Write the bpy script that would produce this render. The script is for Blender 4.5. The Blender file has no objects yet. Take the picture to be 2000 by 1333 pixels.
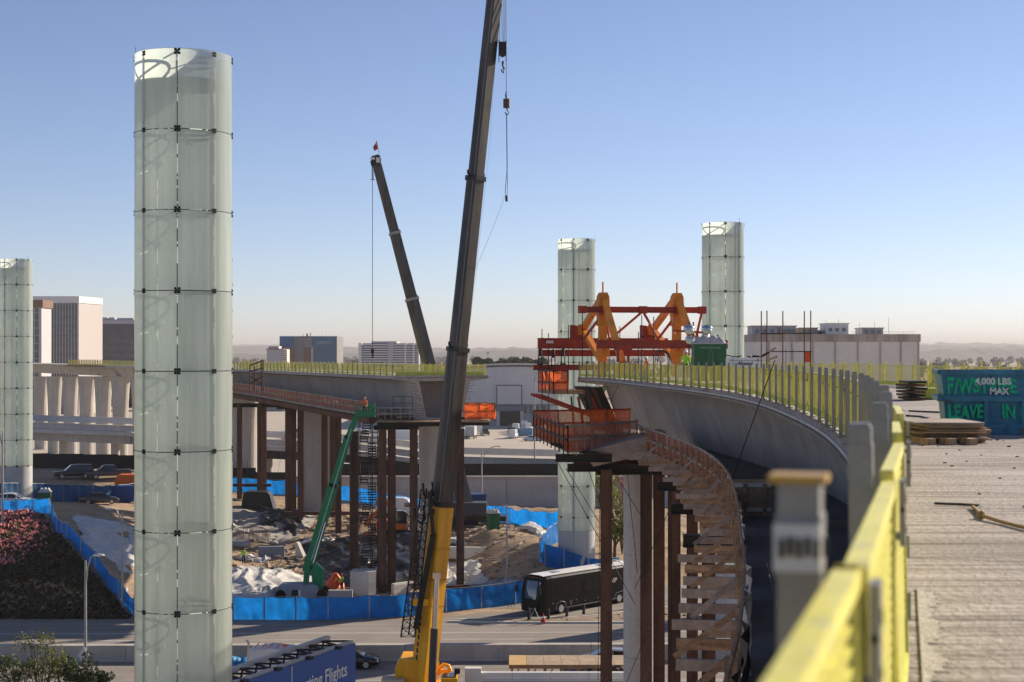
import bpy, math, random
import numpy as np
from mathutils import Vector, Matrix

scene = bpy.context.scene
col = scene.collection
R = math.radians
rnd = random.Random(7)

# ------------------------------------------------------------------ camera, sky, sun, exposure
CAMZ, F, HZ = 23.0, 3000.0, 694.0
cam_d = bpy.data.cameras.new("camera")
cam = bpy.data.objects.new("camera", cam_d)
col.objects.link(cam)
cam.location = (0, 0, CAMZ)
cam.rotation_euler = (R(90), 0, 0)
cam_d.sensor_width = 36
cam_d.lens = 54
cam_d.shift_y = 27.5 / 2000
cam_d.clip_start = 0.2
cam_d.clip_end = 40000
cam_d.dof.use_dof = True
cam_d.dof.focus_distance = 75
cam_d.dof.aperture_fstop = 3.6
scene.camera = cam

SUN_AZ, SUN_EL = R(52), R(24)
world = bpy.data.worlds.new("World")
scene.world = world
world.use_nodes = True
wn = world.node_tree
bg = wn.nodes["Background"]
sky = wn.nodes.new("ShaderNodeTexSky")
sky.sky_type = 'NISHITA'
sky.sun_disc = False
sky.sun_elevation = SUN_EL
sky.sun_rotation = SUN_AZ
sky.altitude = 50
sky.air_density = 0.7
sky.dust_density = 0.12
sky.ozone_density = 3.0
wb = wn.nodes.new("ShaderNodeMix")          # white balance of the sky light
wb.data_type = 'RGBA'
wb.blend_type = 'MULTIPLY'
wb.inputs[0].default_value = 1
wb.inputs[7].default_value = (.985, .87, .875, 1)
wn.links.new(sky.outputs[0], wb.inputs[6])
wn.links.new(wb.outputs[2], bg.inputs[0])
bg.inputs[1].default_value = 0.087

sun_d = bpy.data.lights.new("sun", 'SUN')
sun = bpy.data.objects.new("sun", sun_d)
col.objects.link(sun)
sun_d.energy = 4.9
sun_d.angle = R(0.55)
sun_d.color = (1.0, 0.87, 0.7)
sdir = Vector((math.sin(SUN_AZ) * math.cos(SUN_EL), math.cos(SUN_AZ) * math.cos(SUN_EL), math.sin(SUN_EL)))
sun.rotation_euler = sdir.to_track_quat('Z', 'Y').to_euler()
sun.location = (60, 60, 80)

scene.view_settings.view_transform = 'Standard'
scene.view_settings.look = 'None'
scene.view_settings.exposure = 0.72
scene.view_settings.gamma = 1.0
scene.view_settings.use_curve_mapping = False
scene.cycles.max_bounces = 10
scene.cycles.transparent_max_bounces = 12
scene.cycles.volume_bounces = 0
scene.cycles.sample_clamp_indirect = 6.0


def W(x, y, d):
    """world point seen at pixel (x, y) of the 2000 px photograph, d metres ahead"""
    return Vector(((x - 1000) / F * d, d, CAMZ - (y - HZ) / F * d))


def X_(x, d):
    return (x - 1000) / F * d


def Z_(y, d):
    return CAMZ - (y - HZ) / F * d


# ------------------------------------------------------------------ materials
def S(r, g, b):
    f = lambda c: (c / 255 / 12.92) if c / 255 <= .04045 else ((c / 255 + .055) / 1.055) ** 2.4
    return (f(r), f(g), f(b))


_mats = {}


def mat(name, c, rough=.7, metal=0., var=.15, scale=.8, fine=.0, fscale=9., bump=0., bscale=14., spec=.35, streak=None,
        transl=0., holes=0., c2=None, coat=0., emit=None, cov=(.45, .62), object_space=False):
    """node material: colour noise in two sizes, optional streaks, second colour in patches, bump"""
    if name in _mats:
        return _mats[name]
    m = bpy.data.materials.new(name)
    _mats[name] = m
    m.use_nodes = True
    nt = m.node_tree
    N, Lk = nt.nodes, nt.links
    b = N["Principled BSDF"]
    b.inputs["Roughness"].default_value = rough
    b.inputs["Metallic"].default_value = metal
    b.inputs["Specular IOR Level"].default_value = spec
    if coat:
        b.inputs["Coat Weight"].default_value = coat
        b.inputs["Coat Roughness"].default_value = .06
    tc = N.new("ShaderNodeTexCoord") if object_space else N.new("ShaderNodeNewGeometry")
    pos = tc.outputs["Object"] if object_space else tc.outputs["Position"]

    def noise(sc, det=4, stretch=None):
        n = N.new("ShaderNodeTexNoise")
        n.inputs["Scale"].default_value = sc
        n.inputs["Detail"].default_value = det
        n.inputs["Roughness"].default_value = .6
        if stretch:
            mp = N.new("ShaderNodeMapping")
            mp.inputs["Scale"].default_value = stretch[:3]
            if len(stretch) > 3:
                mp.inputs["Scale"].default_value = stretch[:3]
                mp.inputs["Rotation"].default_value = (0, 0, stretch[3])
            Lk.new(pos, mp.inputs[0])
            Lk.new(mp.outputs[0], n.inputs["Vector"])
        else:
            Lk.new(pos, n.inputs["Vector"])
        return n.outputs["Fac"]

    def mixc(fac, a, b_):
        x = N.new("ShaderNodeMix")
        x.data_type = 'RGBA'
        Lk.new(fac, x.inputs[0])
        for sock, v in ((x.inputs[6], a), (x.inputs[7], b_)):
            if isinstance(v, tuple):
                sock.default_value = (*v[:3], 1)
            else:
                Lk.new(v, sock)
        return x.outputs[2]

    def rng(fac, lo, hi):
        r_ = N.new("ShaderNodeMapRange")
        r_.inputs[1].default_value, r_.inputs[2].default_value = lo, hi
        Lk.new(fac, r_.inputs[0])
        return r_.outputs[0]

    sc_ = lambda k: tuple(min(1., v * k) for v in c)
    colr = mixc(rng(noise(scale), .3, .7), sc_(1 - var), sc_(1 + var))
    if c2:
        colr = mixc(rng(noise(scale * 2.3, 6), cov[0], cov[1]), colr, c2)
    if streak:
        colr = mixc(rng(noise(streak[0], 5, streak[1]), .42, .68), colr, streak[2])
    if fine:
        g = N.new("ShaderNodeMix")
        g.data_type = 'RGBA'
        g.blend_type = 'MULTIPLY'
        g.inputs[0].default_value = 1
        Lk.new(colr, g.inputs[6])
        f2 = N.new("ShaderNodeMapRange")
        f2.inputs[1].default_value, f2.inputs[2].default_value = .3, .7
        f2.inputs[3].default_value, f2.inputs[4].default_value = 1 - fine, 1 + fine
        Lk.new(noise(fscale, 6), f2.inputs[0])
        cc = N.new("ShaderNodeCombineColor")
        for i in range(3):
            Lk.new(f2.outputs[0], cc.inputs[i])
        Lk.new(cc.outputs[0], g.inputs[7])
        colr = g.outputs[2]
    Lk.new(colr, b.inputs["Base Color"])
    if bump:
        bp = N.new("ShaderNodeBump")
        bp.inputs["Strength"].default_value = min(1., bump)
        bp.inputs["Distance"].default_value = .05
        Lk.new(noise(bscale, 6), bp.inputs["Height"])
        Lk.new(bp.outputs[0], b.inputs["Normal"])
    if emit:
        b.inputs["Emission Color"].default_value = (*emit[:3], 1)
        b.inputs["Emission Strength"].default_value = emit[3]
    if transl:
        t = N.new("ShaderNodeBsdfTranslucent")
        Lk.new(colr, t.inputs[0])
        ms = N.new("ShaderNodeMixShader")
        ms.inputs[0].default_value = transl
        Lk.new(b.outputs[0], ms.inputs[1])
        Lk.new(t.outputs[0], ms.inputs[2])
        out = ms.outputs[0]
        if holes:                       # open weave: part of the cloth is gaps
            tp_ = N.new("ShaderNodeBsdfTransparent")
            mh = N.new("ShaderNodeMixShader")
            mh.inputs[0].default_value = holes
            Lk.new(out, mh.inputs[1])
            Lk.new(tp_.outputs[0], mh.inputs[2])
            out = mh.outputs[0]
        Lk.new(out, N["Material Output"].inputs[0])
    return m


CONC = mat("concrete", (.46, .415, .36), .85, var=.12, scale=.25, fine=.1, fscale=3, bump=.25, bscale=6, streak=(.5, (1, 1, .12), (.36, .33, .295)))
CONC_D = mat("girder_concrete", (.40, .375, .34), .85, var=.12, scale=.2, fine=.08, fscale=2.5, bump=.2, bscale=5, c2=(.33, .31, .285))
CONC_L = mat("pale_concrete", (.6, .555, .49), .85, var=.1, scale=.4, fine=.1, fscale=5, bump=.2)
DECK = mat("deck_concrete", (.49, .44, .40), .9, var=.24, scale=.33, fine=.2, fscale=22, bump=1.0, bscale=18, streak=(2.2, (.22, 8.5, 1, .2), (.14, .115, .1)))
DECKB = mat("dark_form_deck", (.12, .11, .105), .8, var=.25, scale=.5, fine=.15, fscale=6, bump=.3)
RUST = mat("rusty_steel", (.14, .07, .043), .8, .1, var=.3, scale=.6, fine=.2, fscale=6, bump=.3, streak=(.9, (1, 1, .1), (.055, .03, .022)))
DSTEEL = mat("dark_steel", (.03, .027, .025), .6, .3, var=.3)
BLACK = mat("black_paint", (.012, .012, .012), .35, var=.2)
GALV = mat("galvanised_steel", (.36, .36, .35), .45, .5, var=.15, scale=3)
GREYP = mat("grey_post_paint", (.25, .25, .245), .45, .35, var=.12, scale=3, fine=.08, fscale=40)
YEL = mat("yellow_mesh_paint", (.77, .71, .16), .4, var=.14, scale=5, fine=.12, fscale=40, c2=(.56, .53, .27), cov=(.58, .72))
YELN = mat("yellow_netting", (.62, .56, .08), .6, var=.1, transl=.55)
YELT = mat("yellow_toe_board", (.58, .62, .12), .6, var=.12, scale=1.2, transl=.25)
CRANE = mat("crane_yellow", (.88, .43, .012), .42, var=.12, scale=.7, fine=.1, fscale=5, coat=.1, streak=(.6, (2, 2, .15), (.7, .32, .012)))
BOOM = mat("black_boom", (.045, .039, .034), .38, .2, var=.3, scale=.5, fine=.15, fscale=3, streak=(.4, (4, 4, .12), (.1, .085, .07)))
TRAVY = mat("traveller_yellow", (.72, .24, .014), .55, var=.2, scale=1.2, fine=.14, fscale=7, c2=(.42, .15, .03), cov=(.58, .75))
TRAVR = mat("traveller_red", (.36, .042, .02), .6, var=.25, scale=1.2, fine=.15, fscale=7, c2=(.16, .05, .03), cov=(.55, .72))
TIMB = mat("timber", (.42, .275, .165), .85, var=.3, scale=1.2, fine=.2, fscale=12, bump=.2, streak=(3, (.3, 3, 3), (.22, .13, .075)))
TIMB_G = mat("weathered_timber", (.34, .28, .235), .9, var=.3, scale=1., fine=.2, fscale=10, bump=.2)
PLY = mat("plywood", (.42, .3, .19), .85, var=.2, scale=.8, fine=.12, fscale=5, c2=(.3, .25, .2))
ORNET = mat("orange_netting", (.95, .16, .025), .7, var=.2, scale=1.3, transl=.55, holes=.28, fine=.2, fscale=5)
BRNET = mat("brown_orange_netting", (.62, .21, .12), .8, var=.2, scale=.8, transl=.35, holes=.22)  # brown-orange mesh; also darkens the corner platform's shaded side
BLUE = mat("blue_windscreen", (.006, .20, .62), .65, var=.28, scale=.5, transl=.5, fine=.1, fscale=2)
BLUED = mat("dark_blue_windscreen", (.003, .075, .2), .7, var=.2, scale=.5, transl=.35)
GREEN = mat("lift_green", (.0, .19, .065), .4, var=.12)
LGREY = mat("lift_grey", (.27, .3, .34), .45, var=.12)
WHITE = mat("white_paint", (.72, .71, .68), .4, var=.06)
GLASSD = mat("dark_window_glass", (.012, .015, .02), .06, var=.2, spec=.8)
GLASSB = mat("building_glass", (.04, .045, .06), .15, var=.4, scale=.3, spec=.7)
TYRE = mat("tyre_rubber", (.015, .015, .015), .85)
RIM = mat("wheel_rim", (.5, .5, .5), .3, .8)
CHROME = mat("bright_metal", (.65, .65, .65), .15, .9)
ASPH = mat("asphalt", (.285, .245, .21), .9, var=.12, scale=.12, fine=.1, fscale=8, bump=.3, bscale=30, streak=(.25, (.12, 3, 1), (.2, .172, .148)), c2=(.235, .2, .17), cov=(.5, .72))
DIRT = mat("dirt", (.36, .25, .155), .95, var=.25, scale=.18, fine=.25, fscale=2.5, bump=.8, bscale=3, c2=(.25, .185, .125))
TARPW = mat("white_tarpaulin", (.62, .60, .57), .55, var=.1, scale=.6, fine=.06, fscale=5, transl=.15)
TARPB = mat("black_tarpaulin", (.014, .013, .013), .42, var=.3, spec=.4)
TARPO = mat("orange_tarpaulin", (.75, .14, .04), .5, var=.15, transl=.2)
TARPBL = mat("blue_tarpaulin", (.02, .2, .42), .45, var=.25, transl=.1)
RED = mat("red_paint", (.5, .02, .015), .4)
ORANGE = mat("orange_paint", (.75, .15, .02), .45, var=.12)
SKIN = mat("skin", (.42, .24, .16), .6)
HIVIS = mat("hi_vis_vest", (.45, .75, .05), .7)
NAVY = mat("dark_work_clothes", (.03, .035, .05), .9)
BARK = mat("bark", (.12, .085, .06), .95, var=.3)
LEAF = mat("leaf", (.065, .1, .025), .6, var=.35, scale=1.5, transl=.3)
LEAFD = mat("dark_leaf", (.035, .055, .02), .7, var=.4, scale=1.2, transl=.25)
PINK = mat("pink_flower", (.95, .27, .3), .7, var=.3, scale=.8, transl=.35, c2=(.5, .22, .12), cov=(.5, .62))  # brightened so the colour carries the sun on the upper bank
BRACT = mat("shade_dulled_bract", (.16, .075, .065), .8, var=.4, scale=.8, transl=.25)  # dull dark tone stands for the shade on the lower bank
LINEP = mat("white_road_paint", (.62, .6, .56), .8, var=.15, scale=2, fine=.2, fscale=10)


# ------------------------------------------------------------------ mesh builder
UP = Vector((0, 0, 1))


class MB:
    def __init__(s):
        s.v, s.f, s.m, s.s, s.cur = [], [], [], [], 0

    def add(s, vs, fs, smooth=False):
        o = len(s.v)
        s.v += [tuple(p) for p in vs]
        for f in fs:
            s.f.append(tuple(i + o for i in f))
            s.m.append(s.cur)
            s.s.append(smooth)
        return s

    def box(s, c, d, rz=0., ax=None):
        c = Vector(c)
        if ax is None:
            ca, sa = math.cos(rz), math.sin(rz)
            ax = (Vector((ca, sa, 0)), Vector((-sa, ca, 0)), UP)
        h = [ax[i] * (d[i] / 2) for i in range(3)]
        vs = [c + a * h[0] + b * h[1] + e * h[2] for e in (-1, 1) for b in (-1, 1) for a in (-1, 1)]
        return s.add(vs, [(0, 2, 3, 1), (4, 5, 7, 6), (0, 1, 5, 4), (2, 6, 7, 3), (0, 4, 6, 2), (1, 3, 7, 5)])

    def beam(s, a, b, w, h, up=UP):
        a, b = Vector(a), Vector(b)
        t = (b - a)
        ln = t.length
        if ln < 1e-6:
            return s
        t = t / ln
        if abs(t.dot(up)) > .98:
            up = Vector((0, 1, 0)) if abs(t.y) < .9 else Vector((1, 0, 0))
        sd = t.cross(up).normalized()
        u = sd.cross(t)
        return s.box((a + b) / 2, (ln, w, h), ax=(t, sd, u))

    def ibeam(s, a, b, w, h, tf=.03, tw=.02, up=UP):
        a, b = Vector(a), Vector(b)
        t = (b - a).normalized()
        if abs(t.dot(up)) > .98:
            up = Vector((0, 1, 0))
        sd = t.cross(up).normalized()
        u = sd.cross(t)
        s.beam(a + u * (h / 2 - tf / 2), b + u * (h / 2 - tf / 2), w, tf, up)
        s.beam(a - u * (h / 2 - tf / 2), b - u * (h / 2 - tf / 2), w, tf, up)
        return s.beam(a, b, tw, h - 2 * tf, up)

    def tube(s, a, b, r, r2=None, n=8, cap=True):
        a, b = Vector(a), Vector(b)
        r2 = r if r2 is None else r2
        t = (b - a).normalized()
        u = t.cross(UP)
        u = u.normalized() if u.length > 1e-4 else Vector((1, 0, 0))
        w = t.cross(u)
        vs = []
        for p, q in ((a, r), (b, r2)):
            for i in range(n):
                an = 2 * math.pi * i / n
                vs.append(p + u * (math.cos(an) * q) + w * (math.sin(an) * q))
        s.add(vs, [(i, (i + 1) % n, n + (i + 1) % n, n + i) for i in range(n)], True)
        if cap:
            s.add(vs, [tuple(range(n - 1, -1, -1)), tuple(range(n, 2 * n))])
        return s

    def path(s, pts, r, n=5, r2=None):
        pts = [Vector(p) for p in pts]
        k = len(pts) - 1
        r2 = r if r2 is None else r2
        rings = []
        for i, p in enumerate(pts):
            t = (pts[min(i + 1, k)] - pts[max(i - 1, 0)]).normalized()
            u = t.cross(UP)
            u = u.normalized() if u.length > 1e-3 else Vector((1, 0, 0))
            w = t.cross(u)
            q = r + (r2 - r) * i / max(1, k)
            rings.append([p + u * (math.cos(2 * math.pi * j / n) * q) + w * (math.sin(2 * math.pi * j / n) * q) for j in range(n)])
        return s.loft(rings, True)

    def loft(s, rings, smooth=False, caps=True, closed=True):
        n = len(rings[0])
        vs = [p for r_ in rings for p in r_]
        fs = []
        for i in range(len(rings) - 1):
            for j in range(n if closed else n - 1):
                a, b = i * n + j, i * n + (j + 1) % n
                fs.append((a, b, b + n, a + n))
        s.add(vs, fs, smooth)
        if caps and closed:
            s.add(rings[0], [tuple(range(n - 1, -1, -1))])
            s.add(rings[-1], [tuple(range(n))])
        return s

    def prism(s, poly, o, ux, uy, dv):
        """polygon (2-D) in frame o+ux*a+uy*b, extruded by dv"""
        o, ux, uy, dv = Vector(o), Vector(ux), Vector(uy), Vector(dv)
        a = [o + ux * p[0] + uy * p[1] for p in poly]
        return s.loft([a, [p + dv for p in a]])

    def quad(s, *p):
        return s.add(p, [tuple(range(len(p)))])

    def grid(s, nx, ny, fn, smooth=True):
        vs = [fn(i / (nx - 1), j / (ny - 1)) for j in range(ny) for i in range(nx)]
        return s.add(vs, [(j * nx + i, j * nx + i + 1, (j + 1) * nx + i + 1, (j + 1) * nx + i) for j in range(ny - 1) for i in range(nx - 1)], smooth)

    def ball(s, c, r, n=10, m=6, sq=(1, 1, 1), z0=-1.):
        c = Vector(c)
        rings = []
        for j in range(m + 1):
            zz = z0 + (1 - z0) * j / m
            q = math.sqrt(max(0, 1 - zz * zz)) + 1e-4
            rings.append([c + Vector((math.cos(2 * math.pi * i / n) * q * r * sq[0], math.sin(2 * math.pi * i / n) * q * r * sq[1], zz * r * sq[2])) for i in range(n)])
        return s.loft(rings, True)

    def mesh(s, name, mats):
        me = bpy.data.meshes.new(name)
        me.from_pydata(s.v, [], s.f)
        for m in (mats if isinstance(mats, (list, tuple)) else [mats]):
            me.materials.append(m)
        me.polygons.foreach_set("material_index", s.m)
        me.polygons.foreach_set("use_smooth", s.s)
        me.update()
        return me

    def build(s, name, mats, parent=None, **kw):
        return put(name, s.mesh(name, mats), parent, **kw)


def wm(o):
    m = o.matrix_basis.copy()
    if o.parent:
        m = wm(o.parent) @ o.matrix_parent_inverse @ m
    return m


def tag(o, label=None, cat=None, group=None, kind=None):
    for k, v in (("label", label), ("category", cat), ("group", group), ("kind", kind)):
        if v:
            o[k] = v
    return o


def put(name, data, parent=None, local=False, label=None, cat=None, group=None, kind=None, loc=None, rz=0., scale=None, rot=None):
    o = bpy.data.objects.new(name, data)
    col.objects.link(o)
    if loc is not None:
        o.location = loc
    o.rotation_euler = rot if rot is not None else (0, 0, rz)
    if scale is not None:
        o.scale = scale
    if parent is not None:
        o.parent = parent
        if not local:
            o.matrix_parent_inverse = wm(parent).inverted()
    return tag(o, label, cat, group, kind)


def thing(name, label, cat, loc=(0, 0, 0), rz=0., group=None):
    o = bpy.data.objects.new(name, None)
    o.empty_display_size = .3
    col.objects.link(o)
    o.location = loc
    o.rotation_euler = (0, 0, rz)
    return tag(o, label, cat, group)


def copy_tree(o, loc=None, rz=None, label=None, parent=None):
    c = o.copy()
    col.objects.link(c)
    if parent is not None:
        c.parent = parent
    if loc is not None:
        c.location = loc
    if rz is not None:
        c.rotation_euler = (0, 0, rz)
    if label:
        c["label"] = label
    for ch in list(o.children):
        copy_tree(ch, parent=c)
    return c


def text_mesh(txt, size, depth=.01, sx=1., shear=0., align='LEFT', offset=0.):
    """flat letters as a mesh in the XY plane"""
    cu = bpy.data.curves.new("lettering", 'FONT')
    cu.body = txt
    cu.size = size
    cu.extrude = depth
    cu.shear = shear
    cu.align_x = align
    cu.offset = offset
    cu.resolution_u = 3
    ob = bpy.data.objects.new("lettering_tmp", cu)
    col.objects.link(ob)
    bpy.context.view_layer.update()
    me = bpy.data.meshes.new_from_object(ob.evaluated_get(bpy.context.evaluated_depsgraph_get()))
    bpy.data.objects.remove(ob)
    bpy.data.curves.remove(cu)
    for v in me.vertices:
        v.co.x *= sx
    return me


def place_text(txt, size, o, ux, uy, m, parent, name="lettering", depth=.008, sx=1., shear=0., align='LEFT', offset=0.):
    me = text_mesh(txt, size, depth, sx, shear, align, offset)
    ux, uy = Vector(ux).normalized(), Vector(uy).normalized()
    n = ux.cross(uy)
    wob = size * .03 if "spray" in name else 0
    for v in me.vertices:
        if wob:
            v.co.x += wob * math.sin(v.co.y * 21 + v.co.x * 9)
            v.co.y += wob * math.sin(v.co.x * 13 + 1.3)
        v.co = Vector(o) + ux * v.co.x + uy * v.co.y + n * v.co.z
    me.materials.clear()
    me.materials.append(m)
    return put(name, me, parent)


def sstep(a, b, x):
    t = np.clip((np.asarray(x, float) - a) / (b - a), 0, 1)
    return t * t * (3 - 2 * t)


_rs = np.random.RandomState(3)
_perm = _rs.rand(256, 256)


def vnoise(x, y):
    """smooth value noise, numpy arrays"""
    x, y = np.asarray(x, float), np.asarray(y, float)
    xi, yi = np.floor(x).astype(int), np.floor(y).astype(int)
    fx, fy = x - xi, y - yi
    fx, fy = fx * fx * (3 - 2 * fx), fy * fy * (3 - 2 * fy)
    g = lambda i, j: _perm[i % 256, j % 256]
    return (g(xi, yi) * (1 - fx) + g(xi + 1, yi) * fx) * (1 - fy) + (g(xi, yi + 1) * (1 - fx) + g(xi + 1, yi + 1) * fx) * fy


def fbm(x, y, o=4):
    a, r_ = .5, 0
    for k in range(o):
        r_ = r_ + a * vnoise(np.asarray(x) * 2 ** k + 17 * k, np.asarray(y) * 2 ** k + 31 * k)
        a /= 2
    return r_
# ------------------------------------------------------------------ terrain
CP = np.array([
    (-24, 137, 0), (-16, 140, 0), (-9, 140, 0), (-5, 148, 0), (-12, 150, 0), (-20, 150, .1), (-26, 160, .2), (-30, 166, .3), (-30, 174, .3),
    (-24, 195, 2.8), (-12, 190, 2.3), (-33, 190, 2.8), (-25, 184, 1.9), (-25, 175, .6), (-25, 215, 3.2), (0, 215, .4), (-8, 212, 1.2), (8, 200, .6), (-40, 215, 4), (-12, 170, .4),
    (-3, 172, 3.7), (0, 165, 4.0), (2.1, 158, 3.7), (3, 150, 2.9), (-4, 152, .9), (-2, 148, 1.2), (0, 146, 1.7), (-2, 165, 4.3), (3, 182, 2.6), (-3, 185, 3),
    (6.3, 150, 2.4), (12, 156, 2.4), (20, 162, 2.4), (32, 172, 2.4), (32, 215, .4), (-6, 160, 1.5), (-7, 155, .3),
    (-46.4, 139.3, 3.7), (-53.3, 160, 6.4), (-70, 139.3, 3.7), (-70, 165, 6.5), (-90, 139.3, 3.7), (-90, 165, 6.5),
    (-41.5, 143, 6.1), (-46.7, 155, 7.1), (-37.9, 139.5, 3.6), (-35.1, 137, 1.4), (-33, 135, 0),
    (-34.3, 140, .8), (-41.3, 155, 4.3), (-41.8, 165, 5.0), (-46.7, 165, 5.7), (-37, 150, 2.6), (-32, 158, .5),
    (-58, 172, 6.5), (-50.7, 190, 4.7), (-49, 199, 4.2), (-60, 207, 6.6), (-50, 209, 6.5), (-45, 215, 6.3), (-90, 207, 6.6), (-70, 225, 6.6), (-44, 180, 4.4), (-38, 195, 3.6),
], float)
_D = np.hypot(CP[:, None, 0] - CP[None, :, 0], CP[:, None, 1] - CP[None, :, 1])
_n = len(CP)
_A = np.zeros((_n + 1, _n + 1))
_A[:_n, :_n] = _D + np.eye(_n) * -.05
_A[:_n, _n] = _A[_n, :_n] = 1
_w = np.linalg.solve(_A, np.append(CP[:, 2], 0))


def hz_np(x, y):
    x, y = np.asarray(x, float), np.asarray(y, float)
    sh = x.shape
    xf, yf = x.ravel(), y.ravel()
    z = np.full(xf.shape, _w[-1])
    for i in range(_n):
        z += _w[i] * np.hypot(xf - CP[i, 0], yf - CP[i, 1])
    y0 = np.interp(xf, [-200, -8, -2, 0, 2, 12, 40], [133.8, 134.2, 139.8, 141.5, 142.4, 151, 176])
    m = sstep(0, 1, (yf - y0) / 2.6) * (1 - sstep(222, 234, yf)) * sstep(-110, -95, xf) * (1 - sstep(36, 60, xf))
    lump = (fbm(xf * .45, yf * .45) - .47) * 1.0 * sstep(-34, -28, xf) * sstep(2, 6, yf - y0) + (fbm(xf * 1.6, yf * 1.6, 3) - .44) * .25
    z = np.maximum(z, 0) + lump
    return (z * m).reshape(sh)




def spaced(segs):
    out = []
    for a, b, st in segs:
        n = max(1, int(round((b - a) / st)))
        out += [a + (b - a) * i / n for i in range(n)]
    return np.array(out + [segs[-1][1]])


gx = spaced([(-14000, -2000, 2000), (-2000, -400, 200), (-400, -112, 24), (-112, 62, .8), (62, 400, 26), (400, 2000, 200), (2000, 14000, 2000)])
gy = spaced([(-600, 20, 60), (20, 128, 12), (128, 236, .75), (236, 500, 22), (500, 2000, 150), (2000, 16000, 2000)])
GX, GY = np.meshgrid(gx, gy)
GZ = hz_np(GX, GY)


def hz(x, y):
    """ground height, read off the finished sheet"""
    i = min(max(int(np.searchsorted(gx, x)) - 1, 0), len(gx) - 2)
    j = min(max(int(np.searchsorted(gy, y)) - 1, 0), len(gy) - 2)
    u, v = (x - gx[i]) / (gx[i + 1] - gx[i]), (y - gy[j]) / (gy[j + 1] - gy[j])
    return float((GZ[j, i] * (1 - u) + GZ[j, i + 1] * u) * (1 - v) + (GZ[j + 1, i] * (1 - u) + GZ[j + 1, i + 1] * u) * v)


b = MB()
nx = len(gx)
b.v = list(zip(GX.ravel().tolist(), GY.ravel().tolist(), GZ.ravel().tolist()))
b.f = [(j * nx + i, j * nx + i + 1, (j + 1) * nx + i + 1, (j + 1) * nx + i) for j in range(len(gy) - 1) for i in range(nx - 1)]
b.m = [0] * len(b.f)
b.s = [True] * len(b.f)
b.build("ground", DIRT, kind="structure")


def sheet(name, pts, z, m, **kw):
    bb = MB()
    bb.add([(p[0], p[1], z) for p in pts], [tuple(range(len(pts)))])
    return bb.build(name, m, **kw)


# carriageways (the near one runs below the viaduct), bus lane, lot
sheet("road", [(-160, 60), (160, 60), (160, 133.6), (12, 146), (6, 141.5), (2, 139), (-2, 137), (-8, 133.7), (-160, 133.2)], .004, ASPH, kind="structure")
lotm = mat("lot_concrete", (.46, .40, .33), .9, var=.08, scale=.05, fine=.06, fscale=1.5)
sheet("parking_lot_pavement", [(-260, 262), (300, 262), (300, 760), (-260, 760)], .012, lotm, kind="structure")
bl = MB()
bl.add([(2, 139, .01), (13, 143, .01), (42, 172, .06), (34, 176, .06), (8, 150.2, .01), (1, 142.2, .01), (-2, 139.6, .01)], [(0, 1, 2, 3, 4, 5, 6)])
bl.build("bus_lane_road", ASPH, kind="structure")

mk = MB()
for y0_ in (124.3,):
    x0 = -75.
    while x0 < 70:
        mk.box((x0, y0_ + .02 * x0, .012), (7.5, .14, .006), rz=.02)
        x0 += 14.6
x0 = -70.
while x0 < 70:
    mk.box((x0, 121.3 + .02 * x0, .012), (7.5, .13, .006), rz=.02)
    x0 += 14.6
mk.box((0, 127.3, .012), (150, .16, .006), rz=.018)
mk.box((0, 118.6, .012), (150, .15, .006), rz=.015)
x0 = -72.
while x0 < 70:
    mk.box((x0, 108.6, .012), (3.6, .14, .006))
    x0 += 12.2
mk.build("road_markings", LINEP, kind="structure")

# traffic island with kerb and rubble in front of the bus
isl = MB()
ip = [(-5.5, 132.2), (1, 131.6), (14, 131.8), (30, 136), (30, 146), (19, 143.8), (13, 138.7), (6, 134.4), (0, 133.4), (-5, 133)]
isl.loft([[Vector((p[0], p[1], 0)) for p in ip], [Vector((p[0], p[1], .14)) for p in ip]])
isl.build("traffic_island_pavement", mat("island_dirt", (.27, .2, .14), .95, var=.3, scale=.6, fine=.3, fscale=4, bump=.6), kind="structure")
kb = MB()
for i in range(9):
    a, c = Vector((*ip[i], .08)), Vector((*ip[i + 1], .08))
    kb.beam(a, c, .22, .17)
kb.build("island_kerb", CONC_L, kind="structure")
rb = MB()
r_ = random.Random(2)
for i in range(260):
    px, py = r_.uniform(-3, 26), r_.uniform(132.2, 140)
    q = r_.choice([.06, .09, .14, .22])
    if py < 132.4 + max(0, (px - 2) * .42):
        rb.ball((px, py, .15), q, 5, 3, (1, r_.uniform(.6, 1.3), .6))
rb.build("rubble", mat("rubble_stone", (.22, .17, .13), .95, var=.4, scale=2), kind="stuff", label="broken stone rubble scattered over the island before the bus", cat="rubble")

# centre barrier: a long low concrete wall, cast in lengths
bar = thing("barrier_wall", "long low concrete barrier wall between the two carriageways", "barrier", (0, 116, 0))
for i in range(22):
    x0 = -78 + i * 7
    a, c = Vector((x0, 116 + .012 * x0, 0)), Vector((x0 + 6.97, 116 + .012 * (x0 + 7), 0))
    q = MB()
    pr = [(-.55, 0), (-.55, .1), (-.42, .22), (-.4, 1.2), (.4, 1.2), (.42, .22), (.55, .1), (.55, 0)]
    n = Vector((-.012, 1, 0)).normalized()
    q.prism(pr, a, n, UP, c - a)
    q.build("barrier_segment", CONC_L if False else CONC, bar)

# ------------------------------------------------------------------ distance: hills, trees, city blocks
hillm = mat("hill_scrub", (.06, .065, .05), .95, var=.3, scale=.004, fine=.2, fscale=.03)


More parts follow.
